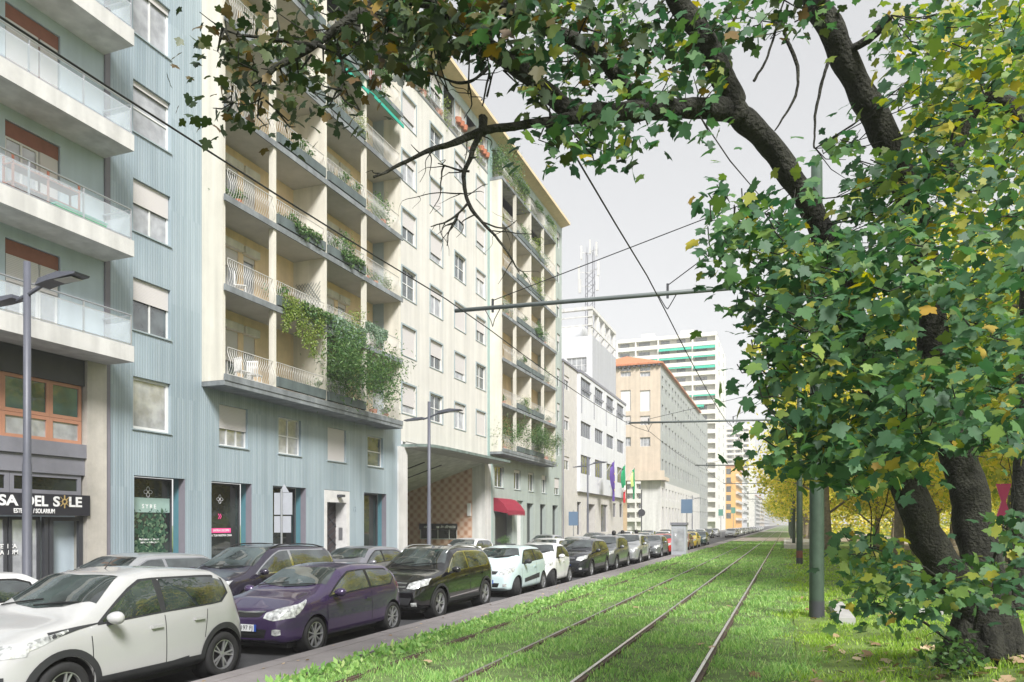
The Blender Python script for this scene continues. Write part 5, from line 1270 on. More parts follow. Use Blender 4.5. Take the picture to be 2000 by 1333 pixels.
# ---------------- street lamps ----------------
def street_lamp(px, ytop, label, X=-16.75):
    y = S(px, X); zt = H(px, ytop, X); t = thing('street_lamp', label, 'street lamp', (X, y, 0), 0, 'dark street lamps along the pavement')
    m = MB(); m.lathe([(.14, 0), (.14, .25), (.105, .32), (.10, 3.4), (.085, 3.5), (.075, zt), (.0, zt)], c=(X, y, 0), n=14); m.build('pole', mat('lamp_grey', (.10, .105, .13), .45, var=.08), t, smooth=True)
    a = zt-.75; m = MB(); m.tube([(X-.35, y, a-.12), (X+.1, y, a), (X+.55, y, a+.16)], .045, 8); m.build('arm', MATS['lamp_grey'], t)
    for sg_ in ((1, 1), ):
        hd = MB(); hd.prism([(.5, .10), (.85, .16), (1.75, .22), (1.78, .26), (1.2, .33), (.6, .24)], -.19, .19, lambda u, v, d: (X+u, y+d, a+v)); h_ = hd.build('lamp_head', MATS['lamp_grey'], t)
        ln = MB(); ln.box(X+1.05, X+1.6, y-.14, y+.14, a+.165, a+.178); ln.build('lens', M_lampw, h_)
    hd = MB(); hd.prism([(-.3, -.10), (-.7, -.14), (-1.35, -.16), (-1.36, -.12), (-.8, -.03), (-.3, -.02)], -.16, .16, lambda u, v, d: (X+u, y+d, a+v)); hd.build('rear_lamp_head', MATS['lamp_grey'], t)
    return t
street_lamp(53, 512, 'street lamp in front of the beauty salon, nearest one'); street_lamp(838, 785, 'street lamp in front of the covered passage'); street_lamp(1148, 893, 'street lamp beside the flags'); street_lamp(1352, 968, 'far street lamp in front of the beige stone building')
# ---------------- tram poles, arms, wires ----------------
PX_ = .62; poles = [(17.4, 9.9, 'green tram wire pole nearest the maple'), (40.0, 9.4, 'second green tram wire pole, with a faded red band at its foot'), (71.0, 9.3, 'third tram wire pole beside the platform'), (104, 9.3, 'fourth tram wire pole'), (138, 9.3, 'fifth tram wire pole'), (172, 9.3, 'sixth tram wire pole, tiny in the distance'), (206, 9.3, 'seventh tram wire pole, tiny in the distance')]
wireH = 7.0
for i, (y, ht, lb) in enumerate(poles):
    t = thing('tram_pole', lb, 'pole', (PX_, y, 0), 0, 'green poles carrying the tram wires')
    z0_ = lawn_z(PX_, y)
    m = MB(); m.lathe([(.155, z0_-.2), (.15, 2.5), (.135, 6), (.115, ht), (0, ht+.02)], c=(PX_, y, 0), n=18); po = m.build('pole_shaft', M_pole, t, smooth=True)
    m = MB(); m.lathe([(.158, z0_-.1), (.158, z0_+.36)], c=(PX_, y, 0), n=18); m.build('foot_paint', M_dark, t, smooth=True)
    if i == 1: m = MB(); m.lathe([(.157, z0_+.36), (.1565, z0_+.72)], c=(PX_, y, 0), n=18); m.build('rust_band', mat('faded_red_band', (.20, .07, .05), .8), t, smooth=True)
    za, zb2_ = 7.33, 7.55
    m = MB(); m.tube([(PX_+.2, y, za-.01), (-8.05, y, zb2_)], .055, 8); ar = m.build('arm', mat('arm_grey', (.14, .16, .16), .5, var=.15), t, smooth=True)
    m = MB(); m.lathe([(.075, -.15), (.075, .15)], c=(-2.6, y, 0), n=4, axis='z') if False else None
    for xw in (-2.6, -7.0):
        zz = za+(zb2_-za)*(PX_-xw)/(PX_+8.05); m.beam((xw, y, zz-.12), (xw, y, zz+.22), .05); m.tube([(xw-.2, y, zz-.05), (xw-.05, y, zz-.32), (xw, y, wireH+.04)], .012, 4); m.tube([(xw+.2, y, zz-.05), (xw+.05, y, zz-.3), (xw, y, wireH+.04)], .012, 4)
    m.build('insulator', M_dark, t)
    m = MB()
    for xw in (-2.6, -7.0):
        zz = za+(zb2_-za)*(PX_-xw)/(PX_+8.05); m.tube([(PX_-.1, y, ht-.3), (xw, y, zz+.18)], .012, 4)
    m.build('stay_wire', M_wire, t)
ys_ = [-5.6]+[p[0] for p in poles]+[240, 274, 308]
for xw, lb in ((-2.6, 'tram wire above the nearer track'), (-7.0, 'tram wire above the track beside the parked cars')):
    m = MB(); P_ = []
    for a, b in zip(ys_, ys_[1:]):
        for k in range(8): t = k/8; P_.append((xw+(.12 if xw < -4 else .05)*math.sin(a), a+(b-a)*t, wireH-.22*4*t*(1-t)))
    m.tube(P_, .013, 5); tag(m.build('tram_wire', M_wire), lb, 'wire', 'contact wires of the tram')
# ---------------- signs and boxes ----------------
t = thing('sign_post', 'grey back of a rectangular road sign with triangle on top, by the pavement', 'road sign', (-16.6, S(550, -16.6), 0)); y = t.location.y
m = MB(); m.tube([(-16.6, y, 0), (-16.6, y, 3.25)], .035, 8); m.build('post', M_alu, t)
m = MB(); m.box(-16.95, -16.2, y+.04, y+.07, 2.35, 3.12); m.box(-16.95, -16.25, y+.04, y+.07, 1.72, 2.3); m.build('sign_plate', M_greysign, t)
m = MB(); m.prism([(-16.95+.25, 3.13), (-16.2-.12, 3.13), (-16.53, 3.42)], y+.03, y+.05, lambda u, v, d: (u, d, v)); m.build('triangle_sign', M_greysign, t)
t = thing('road_sign', 'plain blue rectangular sign in front of the white office building', 'road sign', (-16.6, S(1120, -16.6), 0)); y = t.location.y
m = MB(); m.tube([(-16.6, y, 0), (-16.6, y, 3.2)], .04, 6); m.build('post', M_alu, t); m = MB(); m.box(-17.0, -16.2, y-.06, y-.03, 1.9, 3.05); m.build('sign_plate', M_bluesign, t)
t = thing('road_sign', 'blue road sign on a tall post at the kerb by the yellow car', 'road sign', (-6.7, 54, 0)); y = 54
m = MB(); m.tube([(-6.7, y, 0), (-6.7, y, 3.9)], .035, 6); m.build('post', M_alu, t); m = MB(); m.box(-7.1, -6.3, y-.06, y-.035, 2.8, 3.8); m.build('sign_plate', M_bluesign, t)
t = thing('traffic_signal', 'black round signal on a tall post before the beige corner', 'signal', (-16.6, S(1253, -16.6), 0)); y = t.location.y
m = MB(); m.tube([(-16.6, y, 0), (-16.6, y, 6.2)], .07, 6); m.build('post', M_dark, t); m = MB(); m.lathe([(.0, -.1), (.45, -.1), (.45, .1), (0, .1)], c=(-16.6, y, 3.4), n=14, axis='y'); m.build('signal_disc', M_dark, t)
t = thing('kiosk', 'slim silver ticket kiosk on the kerb beside the parked cars', 'kiosk', (-6.75, 49.5, 0)); m = MB(); m.box(-7.1, -6.15, 49.1, 49.9, 0, 1.95); m.build('cabinet', M_greysign, t)
m = MB(); m.box(-7.16, -6.09, 49.04, 49.96, 1.95, 2.12); m.build('roof', M_midgrey, t); m = MB(); m.box(-6.98, -6.27, 49.085, 49.098, .25, 1.75); m.build('glass_panel', M_gl_w, t)
for k, (yy, zz) in enumerate(((118, 3.4), (128, 3.9))):
    t = thing('green_sign', ['green square sign over the far parked cars', 'second green square sign a little farther and higher'][k], 'sign', (-9.5+k*1.2, yy, 0), 0, 'green signs beyond the crossing'); x0_ = -9.5+k*1.2
    m = MB(); m.tube([(x0_, yy, ROAD), (x0_, yy, zz+.8)], .05, 5); m.build('post', M_alu, t); m = MB(); m.box(x0_-.35, x0_+.35, yy-.1, yy-.04, zz-.1, zz+.9); m.build('sign_plate', mat('dull_green_sign', (.12, .30, .24), .6), t)
# planters by the bar
t = thing('planter', 'dark planter hedge at the bar entrance', 'planter', (-18.6, S(985, -18.6), 0)); yy = t.location.y
m = MB(); m.box(-18.9, -18.3, yy-1.5, yy+1.5, 0, .6); m.build('box', M_dark, t)
# wooden post, kerb stones and park furniture on the right
t = thing('wooden_post', 'short brown wooden post beside the green poles', 'post', (1.55, 46, 0)); m = MB(); m.box(1.44, 1.66, 45.9, 46.1, -.1, 1.95); m.build('timber', mat('brown_timber', (.22, .11, .045), .8, var=.2), t)
t = thing('stone_edging', 'fallen grey concrete kerb stone lying in the grass by the pole', 'kerb stone', (1.6, 18.5, 0)); zl = lawn_z(1.6, 18.5)
m = MB(); p = PT(1632, 1165, 17.9); q = PT(1655, 1205, 14.6); m.beam((p.x, p.y, lawn_z(p.x, p.y)+.06), (q.x, q.y, lawn_z(q.x, q.y)+.06), .30, .16); m.build('stone', M_concrete, t)
t = thing('paving_slab', 'broken pale paving slabs half hidden under the maple leaves', 'slab', (2.6, 17, 0)); m = MB()
for (x_1, y_1, w, d, r) in ((2.3, 18.2, .7, .5, .1), (2.9, 17.0, .8, .5, .14), (3.3, 16.2, .5, .4, .2)): zz = lawn_z(x_1, y_1); m.box(x_1-w/2, x_1+w/2, y_1-d/2, y_1+d/2, zz-.02, zz+r*.5)
m.build('slabs', M_concrete, t)
t = thing('playground_figure', 'pink hourglass-shaped play panel standing in the park', 'play panel', (10.6, 26, 0)); p = PT(1960, 980, 25); m = MB()
m.prism([(-.22, .6), (.22, .6), (.06, 0), (.2, -.5), (-.2, -.5), (-.06, 0)], -.05, .05, lambda u, v, d: (p.x+u, p.y+d, p.z+v)); m.build('panel', M_pink, t); m = MB(); m.tube([(p.x, p.y, -.1), (p.x, p.y, p.z-.45)], .04, 6); m.build('post', M_alu, t)
t = thing('play_board', 'pink and blue play board at the right edge of the park', 'play panel', (11.6, 26, 0)); p = PT(1993, 985, 26); m = MB(); m.box(p.x-.15, p.x+.45, p.y-.05, p.y+.05, p.z-.5, p.z+.45); m.build('board', M_pink, t); m = MB(); m.box(p.x+.1, p.x+.6, p.y-.08, p.y-.052, p.z+.1, p.z+.5); m.build('blue_top', mat('blue_play', (.05, .35, .6), .5), t); m = MB(); m.box(p.x, p.x+.1, p.y, p.y+.1, 0, p.z-.5); m.build('leg', M_alu, t)
# motor scooters with riders between the queues
def rider(px, X, col, lb, ps=0):
    y = S(px, X); t = thing('scooter_rider', lb, 'person', (X, y, ROAD), 0, 'people riding scooters in the traffic lane'); ORG[t.name] = Vector((0, 0, 0))
    me = bpy.data.meshes.new('body'); V = [(0, 0, .80), (0, .03, 1.12), (0, 0, 1.34), (0, -.02, 1.46), (.19, 0, 1.36), (.30, -.16, 1.13), (.24, -.42, 1.06), (-.19, 0, 1.36), (-.30, -.16, 1.13), (-.24, -.42, 1.06), (.14, -.05, .80), (.17, -.42, .72), (.16, -.34, .34), (-.14, -.05, .80), (-.17, -.42, .72), (-.16, -.34, .34)]
    Ed = [(0, 1), (1, 2), (2, 3), (2, 4), (4, 5), (5, 6), (2, 7), (7, 8), (8, 9), (0, 10), (10, 11), (11, 12), (0, 13), (13, 14), (14, 15)]
    Rr = [.17, .16, .14, .06, .08, .06, .045, .08, .06, .045, .11, .08, .055, .11, .08, .055]
    me.from_pydata(V, Ed, []); o = bpy.data.objects.new('tmp', me); C.objects.link(o); md = o.modifiers.new('s', 'SKIN')
    for v, r in zip(me.skin_vertices[0].data, Rr): v.radius = (r, r)
    me.skin_vertices[0].data[0].use_root = True
    sb = o.modifiers.new('b', 'SUBSURF'); sb.levels = 1
    dg = bpy.context.evaluated_depsgraph_get(); dg.update(); bm_ = bpy.data.meshes.new_from_object(o.evaluated_get(dg)); bpy.data.objects.remove(o); bm_.materials.clear(); bm_.materials.append(col); bm_.name = 'body'
    child_mesh('body', bm_, t)
    m = MB(); m.lathe([(.0, 1.46), (.09, 1.48), (.125, 1.56), (.135, 1.64), (.11, 1.73), (.05, 1.77), (0, 1.775)], n=14); m.build('helmet', M_black, t, smooth=True)
    m = MB(); m.prism([(.35, .42), (.5, .78), (.1, .82), (-.2, .55), (-.25, .28), (-.5, .30), (-.62, 1.0), (-.55, 1.02), (-.42, .45), (-.3, .2), (.3, .22)][::-1], -.13, .13, lambda u, v, d: (d, u, v)); m.build('scooter_body', M_dark, t)
    for yy in (-.62, .48): m = MB(); m.lathe([(.0, -.06), (.22, -.06), (.25, 0), (.22, .06), (0, .06)], c=(0, yy, .25), n=18, axis='x'); m.build('wheel', M_tyre, t)
    ORG[t.name] = Vector(t.location); return t
rider(1199, -9.85, M_black, 'person in black on a scooter between the cars'); rider(1216, -9.85, mat('red_jacket', (.5, .03, .02), .8), 'person in a red jacket on a scooter'); rider(1243, -9.85, M_midgrey, 'person in dark grey on a scooter, farthest of the three')

t = thing('balcony_box', 'bright green plastic toy box behind the glass of the second long balcony', 'box', (XA+.9, S(165, XA+1), A_floor[1]))
m = MB(); yb_ = t.location.y; m.box(XA+.7, XA+1.05, yb_-.9, yb_+.7, A_floor[1]+.01, A_floor[1]+.42); m.build('crate', mat('green_plastic', (.02, .45, .16), .5), t); m = MB(); m.box(XA+.68, XA+1.07, yb_-.92, yb_+.72, A_floor[1]+.42, A_floor[1]+.47); m.build('lid', M_green_aw, t)
t = thing('balcony_shelf', 'open wooden shelf on the second long balcony by the doors', 'shelf', (XA+.5, S(90, XA+.5), A_floor[1])); ys0 = t.location.y
for q in range(3): m = MB(); m.box(XA+.3, XA+.7, ys0-1.1, ys0+.9, A_floor[1]+.15+q*.5, A_floor[1]+.19+q*.5); m.build('board', M_redwood, t)
for q in (-1.1, -.1, .86): m = MB(); m.box(XA+.3, XA+.34, ys0+q, ys0+q+.05, A_floor[1], A_floor[1]+1.4); m.box(XA+.66, XA+.699, ys0+q, ys0+q+.05, A_floor[1], A_floor[1]+1.4); m.build('upright', M_redwood, t)
# ---------------- leaves, trees, plants, grass ----------------
rng = np.random.default_rng(11)
def maple_template():
    half = [(0, 0), (.08, -.10), (.22, -.12), (.36, .00), (.34, .12), (.44, .20), (.60, .36), (.45, .42), (.36, .52), (.24, .50), (.25, .66), (.19, .78), (.08, .84), (0, 1.0)]
    V = []; n = len(half)
    for (x, y) in half: V.append((x, y, -.55*x*x-.22*y*y+.12*abs(x)))
    for (x, y) in half[1:-1]: V.append((-x, y, -.40*x*x-.22*y*y+.12*abs(x)))
    f1 = list(range(n)); f2 = [0]+[n-1]+list(range(n+n-3, n-1, -1))
    return np.array(V), [f1, f2]
def simple_template(w=.32):
    return np.array([(0, 0, 0), (w, .45, .05), (0, 1, -.05), (-w, .45, .05)]), [[0, 1, 2, 3]]
def blade_template():
    return np.array([(-.5, 0, 0), (.5, 0, 0), (.35, .12, .55), (-.35, .12, .55), (0, .45, 1)]), [[0, 1, 2, 3], [3, 2, 4]]
def rot_from(nrm, tip):
    "columns: x side, y tip direction, z normal"
    t = tip-np.sum(tip*nrm, 1, keepdims=True)*nrm; t /= np.linalg.norm(t, axis=1, keepdims=True)+1e-9
    x = np.cross(t, nrm); return np.stack([x, t, nrm], axis=2)
def scatter_mesh(name, tmpl, pos, R, sc, mats, mi=None, off=(0, 0, 0)):
    V, Fs = tmpl; n = len(pos); m = len(V); sc = np.asarray(sc).reshape(n, -1)
    if sc.shape[1] == 1: sc = np.repeat(sc, 3, 1)
    P = np.einsum('nij,nmj->nmi', R, V[None]*sc[:, None, :])+pos[:, None, :]-np.array(off)
    me = bpy.data.meshes.new(name); me.vertices.add(n*m); me.vertices.foreach_set('co', P.reshape(-1))
    lt = sum(len(f) for f in Fs); nf = len(Fs); me.loops.add(n*lt); me.polygons.add(n*nf)
    base = np.concatenate([np.array(f) for f in Fs]); li = (base[None]+np.arange(n)[:, None]*m).reshape(-1)
    me.loops.foreach_set('vertex_index', li.astype(np.int32))
    st = np.cumsum([0]+[len(f) for f in Fs[:-1]]); ls = (st[None]+np.arange(n)[:, None]*lt).reshape(-1)
    me.polygons.foreach_set('loop_start', ls.astype(np.int32)); me.polygons.foreach_set('loop_total', np.tile([len(f) for f in Fs], n).astype(np.int32))
    for mt in (mats if isinstance(mats, (list, tuple)) else [mats]): me.materials.append(mt)
    if mi is not None: me.polygons.foreach_set('material_index', np.repeat(mi, nf).astype(np.int32))
    me.update(); me.validate(); return me
def unit(v): return v/(np.linalg.norm(v, axis=1, keepdims=True)+1e-9)
def leaf_orient(n, up=.55, down=.5, cam=None):
    nr = rng.normal(size=(n, 3)); nr[:, 2] = np.abs(nr[:, 2])+up; nr = unit(nr)
    tp = rng.normal(size=(n, 3)); tp[:, 2] -= down*1.6; return rot_from(nr, unit(tp))
# ---- the maple ----
MT = thing('maple_tree', 'big dark multi-stemmed maple leaning over the tracks, right foreground', 'tree', tuple(PT(1925, 1290, 9.3)-Vector((0, 0, .1))))
def poly(pts): return [PT(*p[:3]) for p in pts], [p[3] for p in pts]
def smoothp(P, R, it=2):
    for _ in range(it):
        Q = [P[0]]; q = [R[0]]
        for a, b, ra_, rb_ in zip(P, P[1:], R, R[1:]): Q += [a.lerp(b, .25), a.lerp(b, .75)]; q += [ra_*.75+rb_*.25, ra_*.25+rb_*.75]
        Q.append(P[-1]); q.append(R[-1]); P, R = Q, q
    return P, R
limbs = [
 [(1925, 1330, 9.3, .52), (1924, 1285, 9.3, .42), (1922, 1235, 9.3, .36), (1914, 1180, 9.3, .32), (1912, 1110, 9.3, .29)],
 [(1920, 1200, 9.3, .28), (1845, 1115, 9.2, .215), (1800, 1030, 9.1, .20), (1762, 920, 9.0, .195), (1728, 800, 8.8, .18), (1690, 680, 8.6, .17), (1640, 560, 8.3, .15), (1600, 430, 8.0, .125), (1545, 340, 7.8, .115), (1490, 262, 7.6, .118), (1430, 215, 7.4, .11)],
 [(1925, 1210, 9.3, .31), (1918, 1100, 9.4, .25), (1895, 980, 9.5, .225), (1862, 850, 9.5, .205), (1830, 720, 9.4, .19), (1812, 580, 9.2, .17), (1800, 480, 9.0, .16), (1775, 370, 8.8, .15), (1720, 250, 8.5, .145), (1668, 150, 8.3, .14), (1620, 60, 8.1, .132), (1570, -60, 7.9, .12)],
 [(1430, 215, 7.4, .11), (1370, 208, 7.2, .095), (1290, 216, 7.0, .088), (1200, 222, 6.8, .09), (1110, 222, 6.6, .085), (1060, 170, 6.5, .074), (980, 110, 6.3, .068), (900, 60, 6.1, .064), (830, -10, 5.9, .06)],
 [(1130, 228, 6.6, .06), (1050, 242, 6.4, .038), (960, 252, 6.2, .034), (930, 262, 6.15, .03), (880, 285, 6.0, .024), (830, 295, 5.9, .018), (780, 325, 5.8, .014), (728, 345, 5.7, .010)],
 [(940, 262, 6.15, .034), (944, 232, 6.2, .042)],
 [(1250, 205, 6.9, .07), (1190, 130, 6.7, .06), (1150, 85, 6.5, .058), (1080, 62, 6.3, .056), (1010, 30, 6.1, .052), (930, -20, 5.9, .05)],
 [(1440, 225, 7.4, .12), (1415, 150, 7.3, .115), (1370, 70, 7.2, .105), (1325, 0, 7.1, .10), (1290, -60, 7.0, .09)],
 [(1640, 110, 8.2, .05), (1700, 80, 8.0, .045), (1740, 30, 7.8, .04)],
 [(1780, 380, 8.8, .10), (1850, 330, 8.6, .09), (1900, 200, 8.4, .08), (1960, 190, 8.2, .08), (2010, 250, 8.0, .07)],
 [(1990, 1190, 10.5, .14), (1995, 1000, 10.5, .13), (2005, 800, 10.4, .12), (2008, 500, 10.2, .11)],
 # bare twigs left of the street view
 [(935, 262, 6.15, .026), (915, 310, 6.1, .022), (900, 345, 6.1, .018), (912, 400, 6.05, .016), (940, 432, 6.0, .013), (975, 470, 6.0, .011), (1000, 510, 5.95, .008), (1012, 535, 5.9, .005)],
 [(912, 400, 6.05, .011), (880, 430, 6.0, .008), (840, 447, 5.95, .004)], [(895, 420, 6.0, .009), (875, 450, 6.0, .006), (872, 480, 5.95, .004)],
 [(915, 335, 6.1, .010), (885, 328, 6.1, .008), (858, 320, 6.05, .004)], [(868, 325, 6.1, .007), (862, 350, 6.05, .005), (858, 385, 6.0, .004), (838, 420, 6.0, .002)],
 [(940, 432, 6.0, .008), (985, 450, 6.0, .006), (1010, 432, 5.95, .003)], [(960, 450, 6.0, .006), (1000, 455, 5.95, .005), (1040, 458, 5.9, .003)],
 [(820, 300, 5.9, .006), (800, 282, 5.9, .003)], [(905, 380, 6.05, .006), (865, 375, 6.0, .005), (800, 385, 6.0, .003), (785, 392, 6.0, .002)],
 [(960, 130, 6.2, .016), (920, 158, 6.15, .013), (880, 160, 6.1, .010), (845, 145, 6.1, .005)], [(915, 160, 6.1, .008), (925, 205, 6.1, .006), (905, 235, 6.0, .003)], [(958, 140, 6.2, .010), (948, 180, 6.2, .008), (942, 205, 6.2, .006)],
 # left top branch
 [(870, 20, 6.0, .04), (760, -10, 5.8, .035), (690, 30, 5.6, .034), (640, 75, 5.5, .032), (600, 100, 5.4, .028), (550, 125, 5.35, .022), (520, 150, 5.3, .018), (512, 168, 5.3, .012)], [(615, 92, 5.4, .02), (560, 78, 5.35, .016), (500, 70, 5.3, .012), (465, 72, 5.3, .009), (420, 45, 5.2, .005), (390, 22, 5.2, .003)],
 [(620, 90, 5.4, .018), (668, 105, 5.4, .015), (672, 150, 5.4, .011), (660, 190, 5.3, .008), (700, 212, 5.3, .004)], [(512, 192, 5.3, .006), (480, 207, 5.25, .006), (455, 200, 5.2, .004)],
 # slim hanging twigs near the top right gap
 [(1530, 60, 7.8, .02), (1560, 130, 7.8, .018), (1560, 180, 7.7, .016), (1530, 230, 7.7, .012), (1516, 255, 7.7, .006)], [(1620, 120, 8.1, .02), (1600, 180, 8.0, .018), (1590, 240, 8.0, .015), (1592, 290, 7.9, .010)], [(1470, 160, 7.4, .016), (1500, 110, 7.4, .013), (1520, 40, 7.4, .010), (1535, -20, 7.3, .008)],
 # low side shoots at the foot
 [(1880, 1270, 9.2, .022), (1820, 1225, 8.8, .018), (1760, 1195, 8.4, .012), (1700, 1180, 8.1, .007)], [(1900, 1230, 9.0, .02), (1930, 1120, 8.4, .015), (1965, 1040, 8.0, .010)], [(1870, 1150, 9.0, .02), (1790, 1100, 8.5, .014), (1700, 1070, 8.2, .008)],
]
tr = MB(); tr2 = MB(); BP = []
rt = random.Random(4)
for k in range(46):     # fine bare twigs on the leafless boughs
    src = limbs[rt.choice([4, 4, 11, 11, 11, 12, 13, 14, 15, 16, 17, 19, 20, 21, 22, 30, 31, 32])]; j = rt.randrange(len(src)-1); t = rt.random(); a = [u*(1-t)+v*t for u, v in zip(src[j], src[j+1])]
    dx, dy = rt.uniform(-55, 55), rt.uniform(-25, 65); q = rt.uniform(-18, 18); r_ = min(.006, a[3]*.7)
    limbs.append([(a[0], a[1], a[2], r_), (a[0]+dx*.4+q, a[1]+dy*.3, a[2], r_*.7), (a[0]+dx*.7, a[1]+dy*.75+q*.5, a[2]-.05, r_*.5), (a[0]+dx+q*.6, a[1]+dy, a[2]-.05, r_*.3)])
for i, L_ in enumerate(limbs):
    P, R_ = poly(L_); P, R_ = smoothp(P, R_, 3)
    n_ = 16 if R_[0] > .1 else (8 if R_[0] > .03 else 5)
    if R_[0] > .1:      # knobbly limbs
        P = [p+Vector((math.sin(k*.9+i), math.cos(k*.7+i), 0))*R_[k]*.06 for k, p in enumerate(P)]; R_ = [r*(1+.05*math.sin(k*1.1+i*2)) for k, r in enumerate(R_)]
    (tr if i == 0 else tr2).tube(P, R_, n_)
    for p, r in zip(P, R_):
        if p.z > 1.0 or r < .03: BP.append(p)
# root flare
b0 = PT(1925, 1285, 9.3)
for k in range(7):
    a = k*math.pi*2/7+.3; tr.tube([b0+Vector((math.cos(a)*.22, math.sin(a)*.22, .55)), b0+Vector((math.cos(a)*.36, math.sin(a)*.36, .12)), b0+Vector((math.cos(a)*.55, math.sin(a)*.55, -.16))], [.14, .12, .07], 8)
def knobbly(mb, amp):
    from mathutils import noise
    mb.v = [tuple(Vector(v)+noise.noise_vector(Vector(v)*3.1)*amp+noise.noise_vector(Vector(v)*11)*amp*.35) for v in mb.v]
knobbly(tr, .05); tr.build('trunk', M_bark, MT, smooth=True)
BPa = np.array([tuple(p) for p in BP])
# foliage masses: (px, py, rx, ry, depth near, depth far, clusters, browning)
zones = [
 (1640, 500, 130, 90, 6.0, 8.6, 44, 0), (1545, 480, 110, 70, 6.0, 7.6, 24, 0), (1470, 420, 75, 40, 6.2, 7.4, 11, 0), (1440, 470, 60, 40, 6.2, 7.4, 9, 0), (1500, 540, 60, 40, 6.2, 7.4, 8, 0),
 (1710, 620, 170, 110, 5.6, 8.8, 64, 0), (1590, 640, 90, 70, 6.0, 7.8, 20, 0), (1545, 700, 60, 40, 6.0, 7.4, 10, 0), (1495, 715, 25, 18, 6.0, 7.0, 3, 0), (1480, 590, 30, 30, 6.0, 7.4, 5, 0), (1840, 560, 150, 150, 5.6, 8.8, 56, 0), (1940, 480, 70, 220, 6, 9.5, 40, 0),
 (1700, 780, 170, 100, 5.6, 8.8, 54, 0), (1570, 870, 60, 35, 6.0, 7.4, 9, 0), (1600, 800, 60, 70, 6.0, 7.6, 14, 0), (1650, 890, 110, 60, 5.8, 8.2, 28, 0), (1860, 760, 130, 110, 5.8, 8.6, 42, 0), (1960, 780, 60, 160, 6, 9.0, 28, 0), (1750, 900, 90, 40, 6, 8.0, 12, 0),
 (1690, 1070, 60, 40, 7.2, 8.6, 11, 0), (1760, 1120, 100, 45, 7.0, 8.4, 18, 0), (1830, 1160, 90, 45, 6.8, 8.2, 14, 0), (1950, 1060, 70, 80, 6.6, 8.4, 20, 0), (1890, 1090, 60, 50, 6.6, 8.2, 9, 0), (1720, 1190, 60, 25, 7.2, 8.2, 4, 0), (1960, 1180, 50, 35, 7, 8.6, 6, 0), (1960, 900, 40, 60, 7, 9, 7, 0),
 (1640, 400, 100, 60, 6.6, 8.6, 16, 0), (1700, 320, 90, 70, 7, 9, 16, .3), (1800, 350, 120, 90, 6.6, 9.4, 34, .3), (1900, 300, 110, 130, 6.6, 9.6, 42, .4), (1850, 120, 130, 110, 6.2, 9.4, 46, .7), (1960, 80, 60, 120, 6.2, 9.6, 28, .7), (1760, 60, 70, 60, 6.4, 9.0, 18, .8), (1780, 200, 80, 60, 7, 9.4, 14, .5),
 (1450, 60, 90, 70, 6.6, 8.2, 20, .4), (1540, 30, 70, 40, 6.6, 8.2, 9, .4), (1350, 60, 90, 60, 6.4, 7.8, 22, .4), (1380, 150, 50, 50, 6.6, 7.6, 7, .3), (1250, 90, 90, 70, 6.2, 7.8, 24, .4), (1180, 40, 90, 50, 6.0, 7.6, 18, .4), (1080, 130, 70, 50, 6.0, 7.4, 14, .3), (1120, 60, 80, 50, 5.8, 7.6, 14, .5), (1170, 175, 80, 35, 6.2, 7.4, 12, .3), (1300, 160, 60, 35, 6.4, 7.6, 6, .3), (1050, 180, 50, 30, 6.0, 7.2, 6, .2),
 (1150, 275, 70, 30, 6.2, 7.0, 10, .1), (1230, 265, 50, 30, 6.2, 7.0, 6, .1), (1190, 300, 30, 16, 6.2, 6.8, 3, 0), (1360, 250, 40, 16, 6.6, 7.2, 3, .1), (1080, 275, 30, 14, 6.2, 6.8, 3, .1), (1120, 250, 60, 22, 6.0, 7.0, 6, .1),
 (1000, 40, 110, 50, 5.4, 6.8, 26, .7), (880, 40, 100, 55, 5.2, 6.8, 30, .9), (950, 110, 70, 30, 5.6, 6.8, 7, .7), (780, 20, 80, 45, 5.2, 6.6, 20, .9), (850, 90, 70, 30, 5.4, 6.6, 8, .9),
 (690, 60, 80, 50, 5.0, 6.2, 17, 1), (620, 130, 80, 50, 5.0, 6.0, 14, 1), (560, 60, 70, 40, 5.0, 6.0, 7, 1), (690, 150, 60, 50, 5.0, 6.0, 9, 1), (640, 190, 60, 30, 5.0, 5.8, 6, 1), (460, 80, 60, 40, 5.0, 5.8, 7, 1), (480, 120, 60, 35, 5.0, 5.8, 6, 1), (430, 40, 30, 20, 5.0, 5.6, 2, 1), (470, 210, 70, 35, 5.0, 5.8, 8, 1), (530, 240, 60, 25, 5.0, 5.8, 6, 1), (440, 205, 40, 25, 5.0, 5.8, 3, 1), (525, 170, 50, 30, 5, 5.8, 5, 1), (410, 100, 25, 15, 5, 5.6, 2, 1), (590, 20, 80, 20, 5, 6, 6, 1),
]
OPEN = [(1850, 1935, 885, 1085), (1762, 1852, 1000, 1120), (1930, 2010, 890, 1000), (1868, 1985, 1195, 1310), (1430, 1560, 85, 320), (1560, 1625, 965, 1230), (1620, 1760, 1012, 1040), (1575, 1700, 60, 215), (925, 1010, 125, 235), (1690, 1765, 215, 290), (1605, 1650, 300, 400), (1790, 1850, 600, 700), (1560, 1625, 395, 470), (860, 935, 100, 400), (1240, 1360, 300, 380), (1015, 1060, 290, 330)]
def in_open(p):
    "keep the stems, the pole and the openings in the crown free of leaves"
    d = p-Vector((0, 0, HC)); z = -ST*d.x+CT*d.y; a = CT*d.x+ST*d.y; px = CX+F*a/z; py = HY-F*d.z/z
    return any(x0 < px < x1 and y0 < py < y1 for (x0, x1, y0, y1) in OPEN) or (py > 940 and px < 1600) or (py > 330+(px-800)*.02 and px < 1350 and px > 640)
LP, LS, LM = [], [], []; tw = MB()
